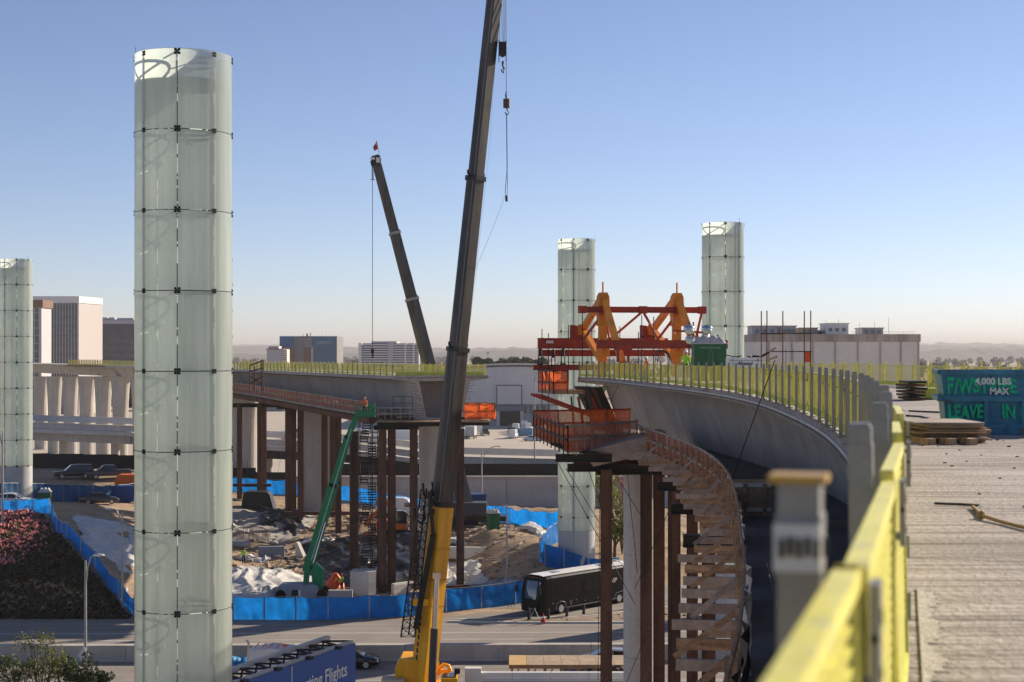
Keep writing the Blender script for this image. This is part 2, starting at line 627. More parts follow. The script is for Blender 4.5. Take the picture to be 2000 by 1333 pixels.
def ridge(name, d, base, amp, sc, seed, thick, step=25):
    q = MB()
    xs = np.arange(-d * .62, d * .62, step)
    h = base + amp * (fbm(xs / sc + seed, xs * 0 + seed, 5) - .3) + amp * .15 * vnoise(xs / step, xs * 0 + 3) + (vnoise(xs / (step * 1.7) + 9, xs * 0 + seed) > .7) * amp * .09
    a = [(float(x), d, -5.) for x in xs]
    t = [(float(x), d + thick * .5, float(z)) for x, z in zip(xs, h)]
    e = [(float(x), d + thick, -5.) for x in xs]
    n = len(xs)
    q.add(a + t + e, [(i, i + 1, n + i + 1, n + i) for i in range(n - 1)] + [(n + i, n + i + 1, 2 * n + i + 1, 2 * n + i) for i in range(n - 1)], True)
    return q.build(name, hillm, kind="structure")


ridge("hill", 5200, 26, 34, 900, 2, 900, 12)
ridge("hill", 7600, 52, 60, 1500, 8, 1500, 20)
ridge("hill", 11500, 70, 120, 2600, 5, 2500, 60)


def leaf_cloud(q, c, rad, n, size, rg, flat=.5):
    """leaf-sized quads spread through a volume of lobes"""
    c = Vector(c)
    for _ in range(n):
        while True:
            p = Vector((rg.uniform(-1, 1), rg.uniform(-1, 1), rg.uniform(-1, 1)))
            if p.length <= 1:
                break
        p = p.normalized() * (p.length ** .5)
        o = c + Vector((p.x * rad[0], p.y * rad[1], p.z * rad[2]))
        a = Vector((rg.gauss(0, 1), rg.gauss(0, 1), rg.gauss(0, 1))).normalized()
        e = a.cross(Vector((rg.gauss(0, 1), rg.gauss(0, 1), rg.gauss(0, 1)))).normalized()
        s_ = size * rg.uniform(.6, 1.4)
        q.add([o - a * s_, o + e * s_ * flat, o + a * s_, o - e * s_ * flat], [(0, 1, 2, 3)])


# far treeline: one mass
tl = MB()
rg = random.Random(11)
for i in range(520):
    d = rg.choice([640, 820, 1050, 1400, 1900, 2600, 3400])
    x = rg.uniform(-.36, .36) * d
    if d < 700 and -.05 < x / d < .0:
        continue
    h = rg.uniform(6, 11) + d * .0022
    for k in range(3):
        leaf_cloud(tl, (x + rg.uniform(-3, 3), d + rg.uniform(-3, 3), h * rg.uniform(.45, .8)), (h * .45, h * .45, h * .4), 26, h * .16, rg, .8)
tl.build("treeline", LEAFD, kind="stuff", label="hazy belt of distant trees along the horizon", cat="trees")

# palms standing out of the far treeline
palm = None
for i in range(9):
    d = rg.uniform(1100, 1700)
    x = (-.16 + .037 * i + rg.uniform(-.008, .008)) * d
    h = rg.uniform(17, 22) + d * .005
    e = thing("palm_tree", "thin tall palm breaking the hazy skyline", "tree", (x, d, 0), group="palms on the far skyline")
    q = MB()
    q.tube((0, 0, 0), (0, 0, h), .35, .22, 5)
    q.build("trunk", BARK, e, local=True)
    q = MB()
    for k in range(14):
        an = k * .45 + i
        dr = Vector((math.cos(an), math.sin(an), 0))
        p0 = Vector((0, 0, h))
        p1 = p0 + dr * 1.6 + UP * rg.uniform(-.2, .9)
        p2 = p0 + dr * 2.8 + UP * rg.uniform(-1.6, .1)
        sd = dr.cross(UP) * .4
        q.quad(p0 - sd * .3, p0 + sd * .3, p1 + sd, p1 - sd)
        q.quad(p1 - sd, p1 + sd, p2)
    q.build("crown", LEAFD, e, local=True)

# big round trees behind the warehouse
for i, (x, y, d, r_) in enumerate([(1012, 712, 620, 6.2), (970, 714, 640, 5), (1046, 712, 650, 5), (945, 712, 600, 4.2)]):
    e = thing("broadleaf_tree", ["broad dark tree crown rising behind the warehouse roof, the widest", "dark round tree behind the warehouse roof, near its crest", "dark tree behind the warehouse beside the red form traveller", "small dark tree behind the warehouse close to the finished girder tip"][i], "tree", (X_(x, d), d, 0))
    zc = Z_(y, d)
    q = MB()
    q.tube((0, 0, 0), (0, 0, zc), .6, .3, 6)
    for k in range(5):
        an = k * 1.3
        q.tube((0, 0, zc * .7), (math.cos(an) * r_ * .6, math.sin(an) * r_ * .6, zc), .25, .1, 5)
    q.build("trunk", BARK, e, local=True)
    q = MB()
    for k in range(9):
        leaf_cloud(q, (rg.uniform(-r_, r_) * .7, rg.uniform(-r_, r_) * .7, zc + rg.uniform(-2.5, 1.2)), (r_ * .45, r_ * .45, r_ * .36), 130, .75, rg, .8)
    q.build("crown", LEAFD, e, local=True)


def wall_box(q, x0, x1, y0, y1, z0, z1):
    q.box(((x0 + x1) / 2, (y0 + y1) / 2, (z0 + z1) / 2), (x1 - x0, y1 - y0, z1 - z0))


STUC = mat("pale_stucco", (.52, .47, .45), .85, var=.06, scale=.05)
STUCG = mat("grey_stucco", (.46, .44, .45), .85, var=.06, scale=.05)
STUCB = mat("beige_panel", (.75, .66, .57), .85, var=.06, scale=.08, fine=.05, fscale=.6)
STUCBD = mat("brown_band", (.46, .37, .30), .85, var=.12, scale=.2, streak=(.5, (1, 1, .05), (.26, .2, .16)))
BRNW = mat("brown_wall", (.2, .12, .085), .85)
UNITM = mat("rooftop_unit", (.42, .42, .43), .6, var=.1)

# white tower with vertical fins
d = 600
e = thing("office_tower", "white office tower with dark vertical window strips and a blank sunlit side", "building", (X_(110, d), d, 0))
q = MB()
zt = Z_(580, d)
xa, xb, xc = X_(40, d), X_(153.5, d), X_(178, d + 6)
q.prism([(xa, d), (xb, d), (xc, d + 22), (xa, d + 34)], (0, 0, 0), (1, 0, 0), (0, 1, 0), (0, 0, zt))
q.build("wall", STUCG, e)
q = MB()
q.prism([(xb + .06, d - .06), (xc + .1, d + 22), (xc + .1, d + 22.4), (xb - .3, d + .2)], (0, 0, 0), (1, 0, 0), (0, 1, 0), (0, 0, Z_(595, d)))
q.build("side_wall", mat("pinkish_wall", (.47, .425, .4), .85, var=.04), e)
q = MB()
q.prism([(xa, d - .3), (xb + .25, d - .3), (xc + .3, d + 22), (xc - .3, d + 22), (xb - .2, d + .3), (xa, d + .3)], (0, 0, Z_(592, d)), (1, 0, 0), (0, 1, 0), (0, 0, zt - Z_(592, d) + .2))
q.build("parapet", mat("white_parapet", (.7, .68, .66), .8, var=.03), e)
ztop = Z_(592.5, d)
for k in range(19):
    x0 = X_(66 + 5.75 * (k - 4), d)
    s = MB()
    s.box((x0 + .35, d - .05, ztop / 2), (.72, .2, ztop - .1))
    w = s.build("window_strip", GLASSB, e)
    s = MB()
    for f in range(12):
        s.box((x0 + .35, d - .17, ztop * (f + .5) / 12), (.72, .05, .5))
    s.build("spandrel", mat("dark_spandrel", (.06, .055, .07), .5), w)
# slim brown building before it
d = 560
e = thing("slim_building", "slim brown building with a glazed strip beside the white tower", "building", (X_(72, d), d, 0))
q = MB()
wall_box(q, X_(50, d), X_(81, d), d, d + 12, 0, Z_(601, d))
q.build("wall", STUCG, e)
q = MB()
wall_box(q, X_(50, d) - .1, X_(84, d), d - .3, d + 12.3, Z_(601, d), Z_(586, d))
q.build("crown_band", BRNW, e)
for k in range(2):
    s = MB()
    wall_box(s, X_(58 + 10 * k, d), X_(65.5 + 10 * k, d), d - .1, d + .1, 0, Z_(602, d))
    w = s.build("glazed_strip", GLASSB, e)
    s = MB()
    for f in range(14):
        wall_box(s, X_(58 + 10 * k, d) - .05, X_(65.5 + 10 * k, d) + .05, d - .16, d - .1, f * 2.8 + 2, f * 2.8 + 2.22)
    s.build("mullion", mat("tan_mullion", (.42, .37, .3), .7), w)
# dark slab building with rooftop plant
d = 700
e = thing("dark_building", "dark grey slab building with pale rooftop plant behind the glass pylon", "building", (X_(230, d), d, 0))
q = MB()
wall_box(q, X_(172, d), X_(300, d), d, d + 40, 0, Z_(633, d))
q.build("wall", mat("dark_cladding", (.10, .092, .105), .6, var=.25, scale=.15), e)
q = MB()
wall_box(q, X_(172, d) - .1, X_(300, d) + .1, d - .2, d + 40.2, Z_(633, d), Z_(626, d))
q.build("parapet", STUCG, e)
for a, c, t in ((176, 205, 620), (208, 219, 620), (224, 256, 621), (262, 290, 621)):
    q = MB()
    wall_box(q, X_(a, d), X_(c, d), d + 4, d + 14, Z_(626, d), Z_(t, d))
    q.build("rooftop_unit", UNITM, e)
q = MB()
for f in range(9):
    for g in range(22):
        wall_box(q, X_(176 + g * 5.6, d), X_(179.5 + g * 5.6, d), d - .1, d, 2 + f * 3.3, 4 + f * 3.3)
q.build("window_glass", GLASSB, e)
# mural block
d = 800
e = thing("mural_building", "wide block with blue painted mural and two brown panels", "building", (X_(602, d), d, 0))
q = MB()
wall_box(q, X_(546, d), X_(658, d), d, d + 30, 0, Z_(657, d))
q.build("wall", mat("mural_grey", (.21, .2, .2), .8, var=.08, scale=.1), e)
q = MB()
wall_box(q, X_(546.5, d), X_(574, d), d - .15, d, Z_(680, d), Z_(657.5, d))
q.build("mural_panel", mat("mural_blue", (.045, .14, .3), .8, var=.35, scale=.12), e)
q = MB()
wall_box(q, X_(609, d), X_(657.5, d), d - .15, d, 0, Z_(657.5, d))
p_ = q.build("mural_panel", mat("mural_teal", (.06, .16, .24), .8, var=.35, scale=.1), e)
mtx = mat("mural_letter", (.4, .48, .54), .8)
place_text("LIGHTS", 2.3, (X_(619, d), d - .2, Z_(672.5, d)), (1, 0, 0), UP, mtx, p_, sx=.95)
for a, c in ((562, 576), (593, 608)):
    q = MB()
    wall_box(q, X_(a, d), X_(c, d), d - .3, d, 0, Z_(680, d))
    q.build("brown_panel", BRNW, e)
for k, (a, c) in enumerate(((594, 608),)):
    for f in range(3):
        q = MB()
        wall_box(q, X_(a, d), X_(c, d), d - .12, d, Z_(677 - 6 * f, d), Z_(674 - 6 * f, d))
        q.build("louvre", mat("pale_louvre", (.3, .29, .31), .7), e)
q = MB()
wall_box(q, X_(608, d), X_(612, d), d - 1, d - .2, 0, Z_(679, d))
q.build("pale_fin", STUC, e)  # fin in pale stucco
for k, (x, w, h) in enumerate([(596, 3, 2.5), (604, 2, 3), (628, .5, 5), (590, .4, 4)]):
    q = MB()
    wall_box(q, X_(x, d), X_(x + w, d), d + 4, d + 7, Z_(657, d), Z_(657, d) + h * .6)
    q.build("rooftop_unit", UNITM, e)
# low beige building
d = 640
e = thing("low_building", "low grey building with flat cornice in front of the mural block", "building", (X_(540, d), d, 0))
q = MB()
wall_box(q, X_(521, d), X_(553, d), d, d + 14, 0, Z_(683, d))
q.build("wall", STUCG, e)
q = MB()
wall_box(q, X_(520, d), X_(554, d), d - .4, d + 14.3, Z_(683, d), Z_(681.5, d))
q.build("cornice", BRNW, e)
q = MB()
wall_box(q, X_(523, d), X_(543, d), d + 2, d + 10, Z_(681.5, d), Z_(676.5, d))
q.build("penthouse", STUC, e)
q = MB()
wall_box(q, X_(553.5, d), X_(561.5, d), d - 1.5, d + 6, 0, Z_(683, d))
q.build("side_wing", mat("cream_wing", (.75, .62, .5), .8), e)  # wing in cream, paler than the main wall
q = MB()
for f in range(5):
    for g in range(3):
        wall_box(q, X_(554.3 + g * 2.4, d), X_(555.7 + g * 2.4, d), d - 1.6, d - 1.5, Z_(704 - f * 4.2, d), Z_(702.2 - f * 4.2, d))
q.build("window_glass", GLASSB, e)
# white banded office
d = 700
e = thing("banded_office", "white office block with stacked dark ribbon windows", "building", (X_(760, d), d, 0))
OFFW = mat("office_white", (.68, .66, .66), .8, var=.04)
q = MB()
wall_box(q, X_(700, d), X_(818, d), d + 3, d + 34, 0, Z_(671, d))
q.build("wall", mat("office_glass_wall", (.07, .075, .1), .25, var=.3, scale=.1), e)
q = MB()
wall_box(q, X_(725, d), X_(774, d), d + 2, d + 24, Z_(671, d), Z_(667, d))
q.build("penthouse", STUCG, e)
for a, c in ((700, 706), (757, 768), (790, 793), (806, 809), (815.5, 818.5)):
    q = MB()
    wall_box(q, X_(a, d), X_(c, d), d + .5, d + 4, 0, Z_(670, d))
    q.build("pier_wall", STUCG if a == 757 else OFFW, e)
for f in range(13):
    q = MB()
    yy = 672.5 + 4.6 * f
    wall_box(q, X_(704, d), X_(818, d), d + 1, d + 3, Z_(yy + 2.3, d), Z_(yy, d))
    q.build("spandrel_band", OFFW, e)
# big tan windowless building on the right
d = 400
e = thing("tan_building", "large tan windowless building with brown top band and rooftop units", "building", (X_(1635, d), d, 0))
q = MB()
wall_box(q, X_(1472, d), X_(1796, d), d, d + 40, 0, Z_(668, d))
q.build("wall", STUCB, e)
q = MB()
wall_box(q, X_(1472, d) - .1, X_(1796, d) + .25, d - .25, d + 40.2, Z_(668, d), Z_(653, d))
q.build("top_band", STUCBD, e)
for x in (1500, 1545, 1586, 1630, 1674, 1718, 1758, 1792):
    q = MB()
    wall_box(q, X_(x, d), X_(x, d) + .35, d - .22, d + .1, 0, Z_(668.1, d))
    q.build("pilaster", STUCBD, e)
for k, (a, c, t, m_) in enumerate([(1476, 1526, 637, UNITM), (1533, 1563, 637, UNITM), (1574, 1606, 641, STUCBD), (1622, 1667, 632, WHITE), (1694, 1736, 641, UNITM), (1606, 1616, 646, UNITM)]):
    q = MB()
    wall_box(q, X_(a, d), X_(c, d), d + 6, d + 14, Z_(653, d), Z_(t, d))
    q.box((X_((a + c) / 2, d), d + 10, Z_(t, d) + .1), (X_(c, d) - X_(a, d) + .5, 8.6, .25))
    w = q.build("rooftop_unit", m_, e)
    q = MB()
    for g in range(3):
        xx = X_(a + (c - a) * (.2 + .3 * g), d)
        q.box((xx, d + 5.9, Z_((653 + t) / 2 + 1, d)), (.9, .2, .9))
    q.build("grille", mat("grille_grey", (.2, .2, .21), .7), w)
q = MB()
for x, y in ((1752, 618), (1724, 625), (1694, 628), (1627, 624), (1652, 622), (1505, 630), (1543, 628)):
    q.tube((X_(x, d), d + 9, Z_(653, d)), (X_(x, d), d + 9, Z_(y, d)), .05, .03, 4)
q.build("antenna", DSTEEL, e)
q = MB()
for k in range(30):
    xx = X_(1665 + k * 4.2, d)
    q.tube((xx, d + .5, Z_(653, d)), (xx, d + .5, Z_(648.5, d)), .03, n=4)
q.beam((X_(1665, d), d + .5, Z_(648.5, d)), (X_(1790, d), d + .5, Z_(648.5, d)), .05, .05)
q.build("roof_railing", GALV, e)
d = 430
e = thing("pale_annex", "small pale grey annex building between glass pylon and tan block", "building", (X_(1462, d), d, 0))
q = MB()
wall_box(q, X_(1448, d), X_(1480, d), d, d + 14, 0, Z_(664, d))
q.build("wall", STUCG, e)
q = MB()
wall_box(q, X_(1458, d), X_(1470, d), d + 3, d + 8, Z_(664, d), Z_(660.5, d))
q.build("rooftop_unit", UNITM, e)

# warehouse with vaulted roof and a big sliding door
d = 500
e = thing("warehouse", "large grey warehouse with shallow curved roof and tall white sliding door", "building", (X_(1010, d), d, 0))
WHM = mat("warehouse_cladding", (.60, .57, .56), .7, var=.04, scale=.05, streak=(.3, (1, 1, .03), (.54, .52, .51)))
q = MB()
prof = []
for k in range(25):
    xx = 840 + 330 * k / 24
    prof.append((X_(xx, d), Z_(730 - 13.5 * math.sin(math.pi * k / 24) ** .8, d)))
prof = [(X_(840, d), 0)] + prof + [(X_(1170, d), 0)]
q.prism(prof, (0, d, 0), (1, 0, 0), (0, 0, 1), (0, 90, 0))
q.build("wall", WHM, e)
q = MB()
rp = [Vector((p[0], d - .7, p[1] + .12)) for p in prof[1:-1]]
q.loft([rp + [p + UP * .5 for p in rp[::-1]], [p + Vector((0, 91, 0)) for p in rp] + [p + UP * .5 + Vector((0, 91, 0)) for p in rp[::-1]]])
q.build("roof", mat("roof_edge_dark", (.1, .1, .105), .7), e)
q = MB()
wall_box(q, X_(971, d), X_(1018, d), d - .35, d - .1, Z_(790, d), Z_(754, d))
dr = q.build("sliding_door", mat("door_white", (.56, .545, .53), .6, var=.03), e)
q = MB()
for a, c, y0_, y1_ in ((969.5, 971, 792, 752.5), (1018, 1019.5, 792, 752.5), (969.5, 1019.5, 754, 752.5)):
    wall_box(q, X_(a, d), X_(c, d), d - .45, d - .05, Z_(y0_, d), Z_(y1_, d))
q.build("door_frame", mat("door_frame_brown", (.14, .11, .09), .8), dr)
q = MB()
wall_box(q, X_(840, d), X_(1170, d), d - .5, d - .02, Z_(792, d), Z_(790.5, d))
q.build("dark_ledge", mat("ledge_dark", (.08, .09, .1), .7), e)
q = MB()
wall_box(q, X_(970, d), X_(1022, d), d - .3, d - .03, Z_(803, d), Z_(791.8, d))
q.build("door_lintel", mat("lintel_blue_grey", (.15, .18, .21), .6), e)
q = MB()
wall_box(q, X_(976, d), X_(1016, d), d - .2, d - .04, 0, Z_(803.3, d))
q.build("dark_bay_panel", mat("bay_shade", (.025, .022, .02), .9), e)  # flat dark panel; the bay's inner shade is put into its colour
for a, c in ((945, 970), (1022, 1075)):
    q = MB()
    wall_box(q, X_(a, d), X_(c, d), d - .2, d - .04, 0, Z_(792, d))
    q.build("lower_wall", mat("lower_wall_grey", (.28, .29, .3), .7, var=.2, scale=.3), e)
for k, x in enumerate((1024, 1034, 1047, 1060)):
    q = MB()
    wall_box(q, X_(x, d), X_(x + 5, d), d - .3, d - .2, Z_(808, d), Z_(794, d))
    q.build("window", GLASSB, e)

# ------------------------------------------------------------------ elevated road at the back, its retaining wall, screens
PARA = mat("parapet_concrete", (.52, .49, .46), .85, var=.15, scale=.15, fine=.08, fscale=1, streak=(.3, (.1, 1, 1), (.45, .42, .40)))
vr = thing("elevated_road", "low concrete ramp bridge crossing behind the site with solid parapets", "bridge", (-20, 250, 0))
vp = [(-130, 820, 285), (60, 826, 275), (265, 833, 265), (455, 856, 258), (700, 868, 250), (900, 893, 243), (1100, 898, 240), (1330, 906, 238), (1700, 915, 240)]
for i in range(len(vp) - 1):
    (xa, ya, da), (xb, yb, db) = vp[i], vp[i + 1]
    za, zb = Z_(ya, da), Z_(yb, db)
    n = max(1, int(abs(X_(xb, db) - X_(xa, da)) / 4.5))
    for k in range(n):
        f0, f1 = k / n, (k + 1) / n
        A = Vector((X_(xa, da) * (1 - f0) + X_(xb, db) * f0, da * (1 - f0) + db * f0, za * (1 - f0) + zb * f0))
        B = Vector((X_(xa, da) * (1 - f1) + X_(xb, db) * f1, da * (1 - f1) + db * f1, za * (1 - f1) + zb * f1))
        t = (B - A).normalized()
        q = MB()
        q.beam(A - UP * .5 + t * .015, B - UP * .5 - t * .015, .3, 1.0)
        q.build("parapet_panel", PARA, vr)
        q = MB()
        q.beam(A + Vector((0, 9, .42)), B + Vector((0, 9, .42)), .3, 1.1)
        q.build("rear_parapet", PARA, vr)
    A, B = Vector((X_(xa, da), da, za)), Vector((X_(xb, db), db, zb))
    q = MB()
    q.beam(A + Vector((0, 4.5, -1.35)), B + Vector((0, 4.5, -1.35)), 9.4, .7)
    q.build("road_slab", PARA, vr)
    q = MB()
    q.beam(A + Vector((0, 4.5, -2.45)), B + Vector((0, 4.5, -2.45)), 6.2, 1.5)
    q.build("girder", DSTEEL if i >= 3 else CONC_D, vr)  # right-hand spans: shaded underside put into a darker colour
    q = MB()
    q.beam(A + Vector((0, -.1, .06)), B + Vector((0, -.1, .06)), .55, .12)
    q.build("coping", CONC_L, vr)
    mid = (A + B) / 2
    for f in (.25, .75):
        p = A.lerp(B, f) + Vector((0, 4.5, 0))
        q = MB()
        q.tube((p.x, p.y, -1), (p.x, p.y, p.z - 3.1), .8, n=14)
        q.build("pier", CONC_D, vr)
wl = thing("retaining_wall", "long weathered concrete retaining wall behind the blue fence", "wall", (0, 232, 0))
xs = [-40, -28, -14, -.8, 13, 27, 41]
for i in range(6):
    q = MB()
    wall_box(q, xs[i] + .03, xs[i + 1] - .03, 231.6, 232.2, -1, 4.4)
    q.build("wall_panel", PARA, wl)
q = MB()
wall_box(q, -40, 41, 231.3, 232.4, 4.4, 4.75)
q.build("coping", CONC, wl)
DKF = mat("dark_screen", (.02, .018, .017), .9, var=.3, scale=.3)
e = thing("dark_screen_row", "black screened fence running behind the parked black SUV and pickup", "fence", (-60, 222, 6.3))
for i in range(12):
    x0 = -92 + i * 5
    q = MB()
    z0 = hz(x0 + 2.5, 222) - .4
    q.box((x0 + 2.5, 222, z0 + 1.35), (4.94, .06, 2.3))
    q.tube((x0, 222.1, z0), (x0, 222.1, z0 + 2.6), .05)
    q.build("screen_panel", DKF, e)
e = thing("dark_screen_row", "dark screen panels showing above the retaining wall", "fence", (0, 236, 0))
for i in range(13):  # dark upright panels standing behind the wall
    x0 = -30 + i * 5
    q = MB()
    q.box((x0 + 2.5, 236, 3.2), (4.94, .06, 6.2))
    q.tube((x0, 236.1, 0), (x0, 236.1, 6.3), .05)
    q.build("screen_panel", DKF, e)
# ------------------------------------------------------------------ the guideway line in plan: left edge, smooth through these points
LP = [(-3.3, -12), (-.25, 0), (.46, 2.46), (1.13, 4.86), (1.76, 7.3), (2.45, 10.1), (4.5, 20), (6.1, 30), (7.2, 40), (8.0, 50), (8.3, 60), (8.05, 70), (7.35, 80), (5.8, 100), (4.5, 108), (1.0, 122), (-11.2, 148), (-40, 220), (-68.6, 280), (-113, 362), (-165, 458)]


def catmull(pts, per=24):
    P_ = [Vector((*p, 0)) for p in pts]
    out = []
    for i in range(len(P_) - 1):
        p0, p1, p2, p3 = P_[max(0, i - 1)], P_[i], P_[i + 1], P_[min(len(P_) - 1, i + 2)]
        t1, t2 = (p2 - p0), (p3 - p1)
        d0, d1, d2 = (p1 - p0).length or 1, (p2 - p1).length, (p3 - p2).length or 1
        m1 = t1 * (d1 / (d0 + d1)) if i > 0 else (p2 - p1)
        m2 = t2 * (d1 / (d1 + d2)) if i < len(P_) - 2 else (p2 - p1)
        for k in range(per):
            u = k / per
            out.append(p1 * (2 * u ** 3 - 3 * u ** 2 + 1) + m1 * (u ** 3 - 2 * u ** 2 + u) + p2 * (-2 * u ** 3 + 3 * u ** 2) + m2 * (u ** 3 - u ** 2))
    out.append(P_[-1])
    return out


_lc = catmull(LP)
_ls = [0.]
for i in range(1, len(_lc)):
    _ls.append(_ls[-1] + (_lc[i] - _lc[i - 1]).length)
_ly = [p.y for p in _lc]


def s_at_y(y):
    return float(np.interp(y, _ly, _ls))


def L(s):
    """plan point on the left edge, unit tangent, right normal, deck height"""
    f = lambda ss: Vector((float(np.interp(ss, _ls, [p.x for p in _lc])), float(np.interp(ss, _ls, _ly)), 0))
    p = f(s)
    t = (f(s + 1.5) - f(s - 1.5)).normalized()
    zz = CAMZ - float(np.interp(p.y, [0, 100, 150, 500], [1.3, 1.47, 2.0, 2.05]))
    return p, t, Vector((t.y, -t.x, 0)), zz


def off(s, u, v=0.):
    p, t, n, z = L(s)
    q = p + n * u
    q.z = z + v
    return q


WID = 10.0
S0, S1 = s_at_y(-10), s_at_y(107.5)
S2, S3 = s_at_y(149), s_at_y(446)


def girder(name, sa, sb, depth, label, step=2.0, seg=5.0):
    e = thing(name, label, "bridge", off(sa, 5, 0))
    n = int((sb - sa) / seg)
    ss = [sa + (sb - sa) * i / n for i in range(n + 1)]
    for i in range(n):
        # each cast segment is a part; hairline joints between
        rings_top, rings_box = [], []
        k = 3
        for j in range(k + 1):
            s = ss[i] + .01 + (ss[i + 1] - ss[i] - .02) * j / k
            D = depth(s)
            rings_top.append([off(s, u, v) for u, v in ((0, 0), (WID, 0), (WID, -.34), (8.1, -.56), (1.9, -.56), (0, -.34))])
            rings_box.append([off(s, u, v) for u, v in ((1.95, -.561), (8.05, -.561), (7.0, -D), (3.0, -D))])
        q = MB()
        q.loft(rings_top)
        q.build("deck_slab", [DECK if name == "guideway" else CONC_D], e)
        q = MB()
        q.loft(rings_box)
        q.build("box_web", CONC_D, e)
    return e


gw = girder("guideway", S0, S1, lambda s: 3.53, "curved concrete guideway viaduct in the foreground, its deck strewn with site gear")
# a ledge and a cable along the slab edge
q = MB()
ss = [S0 + (S1 - S0) * i / 90 for i in range(91)]
q.loft([[off(s, u, v) for u, v in ((-.03, -.16), (.02, -.16), (.02, -.22), (-.03, -.22))] for s in ss])
q.build("edge_strip", mat("bright_edge_strip", (.6, .58, .55), .5), gw)
q = MB()
q.loft([[off(s, u, v) for u, v in ((-.06, -.23), (-.0, -.23), (-.0, -.26), (-.06, -.26))] for s in ss])
q.build("edge_cable", BLACK, gw)

gl = girder("far_guideway", S2 + 3, S3, lambda s: 2.25 + 2.45 * max(0., 1 - (s - S2) / 95) ** 2, "distant concrete guideway viaduct ending in an open cantilever over the site", seg=7)
# open end of the cantilever: hollow box segment
q = MB()
D0 = 4.7
outer = [(0, 0), (WID, 0), (WID, -.34), (8.1, -.6), (7.0, -D0), (3.0, -D0), (1.9, -.6), (0, -.34)]
inner = [(2.7, -.55), (7.3, -.55), (7.3, -.56), (7.2, -.75), (6.5, -D0 + .55), (3.5, -D0 + .55), (2.8, -.75), (2.7, -.56)]
sa, sb = S2, S2 + 2.98
for s_, flip in ((sa, 1), (sb, 0)):
    o_ = [off(s_, *p) for p in outer]
    i_ = [off(s_, *p) for p in inner]
    vs = o_ + i_
    q.add(vs, [(k, (k + 1) % 8, 8 + (k + 1) % 8, 8 + k) for k in range(8)])
q.loft([[off(sa, *p) for p in outer], [off(sb, *p) for p in outer]], caps=False)
q.loft([[off(sa, *p) for p in inner], [off(sb + 2.5, *p) for p in inner]], caps=False)
q.add([off(sb + 1.6, *p) for p in inner], [tuple(range(8))])
q.build("end_segment", CONC, gl)
# starter bars at the open end
rb_ = random.Random(5)
k = 0
for (u0, v0), (u1, v1) in (((8.0, -.8), (7.0, -D0 + .2)), ((2.0, -.8), (3.0, -D0 + .2)), ((.4, -.2), (9.6, -.2)), ((3.2, -D0 + .25), (6.8, -D0 + .25))):
    q = MB()
    n = 15 if v0 != v1 else 26
    for i in range(n):
        f = i / (n - 1)
        u, v = u0 + (u1 - u0) * f, v0 + (v1 - v0) * f
        a = off(sa, u, v)
        t = L(sa)[1]
        q.tube(a + t * .1, a - t * rb_.uniform(.9, 1.5) + Vector((rb_.uniform(-.05, .2), 0, rb_.uniform(-.1, .1))), .02, n=4)
    q.build("starter_bars", RUST, gl, kind="stuff")

# ------------------------------------------------------------------ glass pylons
GPY = bpy.data.materials.new("frosted_pylon_glass")
GPY.use_nodes = True
nt = GPY.node_tree
N_, K_ = nt.nodes, nt.links
N_.remove(N_["Principled BSDF"])
geo = N_.new("ShaderNodeNewGeometry")
mp = N_.new("ShaderNodeMapping")
mp.inputs["Scale"].default_value = (2.2, 2.2, .16)
K_.new(geo.outputs["Position"], mp.inputs[0])
nz = N_.new("ShaderNodeTexNoise")
nz.inputs["Scale"].default_value = 1.4
nz.inputs["Detail"].default_value = 5
K_.new(mp.outputs[0], nz.inputs["Vector"])
cr = N_.new("ShaderNodeValToRGB")
cr.color_ramp.elements[0].position, cr.color_ramp.elements[0].color = .3, (.68, .785, .70, 1)
cr.color_ramp.elements[1].position, cr.color_ramp.elements[1].color = .72, (.86, .935, .87, 1)
K_.new(nz.outputs["Fac"], cr.inputs[0])
oi = N_.new("ShaderNodeObjectInfo")
mr_ = N_.new("ShaderNodeMapRange")
mr_.inputs[3].default_value, mr_.inputs[4].default_value = .9, 1.04
K_.new(oi.outputs["Random"], mr_.inputs[0])
vm = N_.new("ShaderNodeVectorMath")
vm.operation = 'SCALE'
K_.new(cr.outputs[0], vm.inputs[0])
K_.new(mr_.outputs[0], vm.inputs["Scale"])
df = N_.new("ShaderNodeBsdfDiffuse")
tr = N_.new("ShaderNodeBsdfTranslucent")
K_.new(vm.outputs[0], df.inputs[0])
K_.new(vm.outputs[0], tr.inputs[0])
m1 = N_.new("ShaderNodeMixShader")
m1.inputs[0].default_value = .6
K_.new(df.outputs[0], m1.inputs[1])
K_.new(tr.outputs[0], m1.inputs[2])
gls = N_.new("ShaderNodeBsdfGlossy")
gls.inputs["Roughness"].default_value = .18
fr = N_.new("ShaderNodeFresnel")
fr.inputs[0].default_value = 1.42
m2 = N_.new("ShaderNodeMixShader")
K_.new(fr.outputs[0], m2.inputs[0])
K_.new(m1.outputs[0], m2.inputs[1])
K_.new(gls.outputs[0], m2.inputs[2])
tpp = N_.new("ShaderNodeBsdfTransparent")
m3 = N_.new("ShaderNodeMixShader")
m3.inputs[0].default_value = .07
K_.new(m2.outputs[0], m3.inputs[1])
K_.new(tpp.outputs[0], m3.inputs[2])
K_.new(m3.outputs[0], N_["Material Output"].inputs[0])

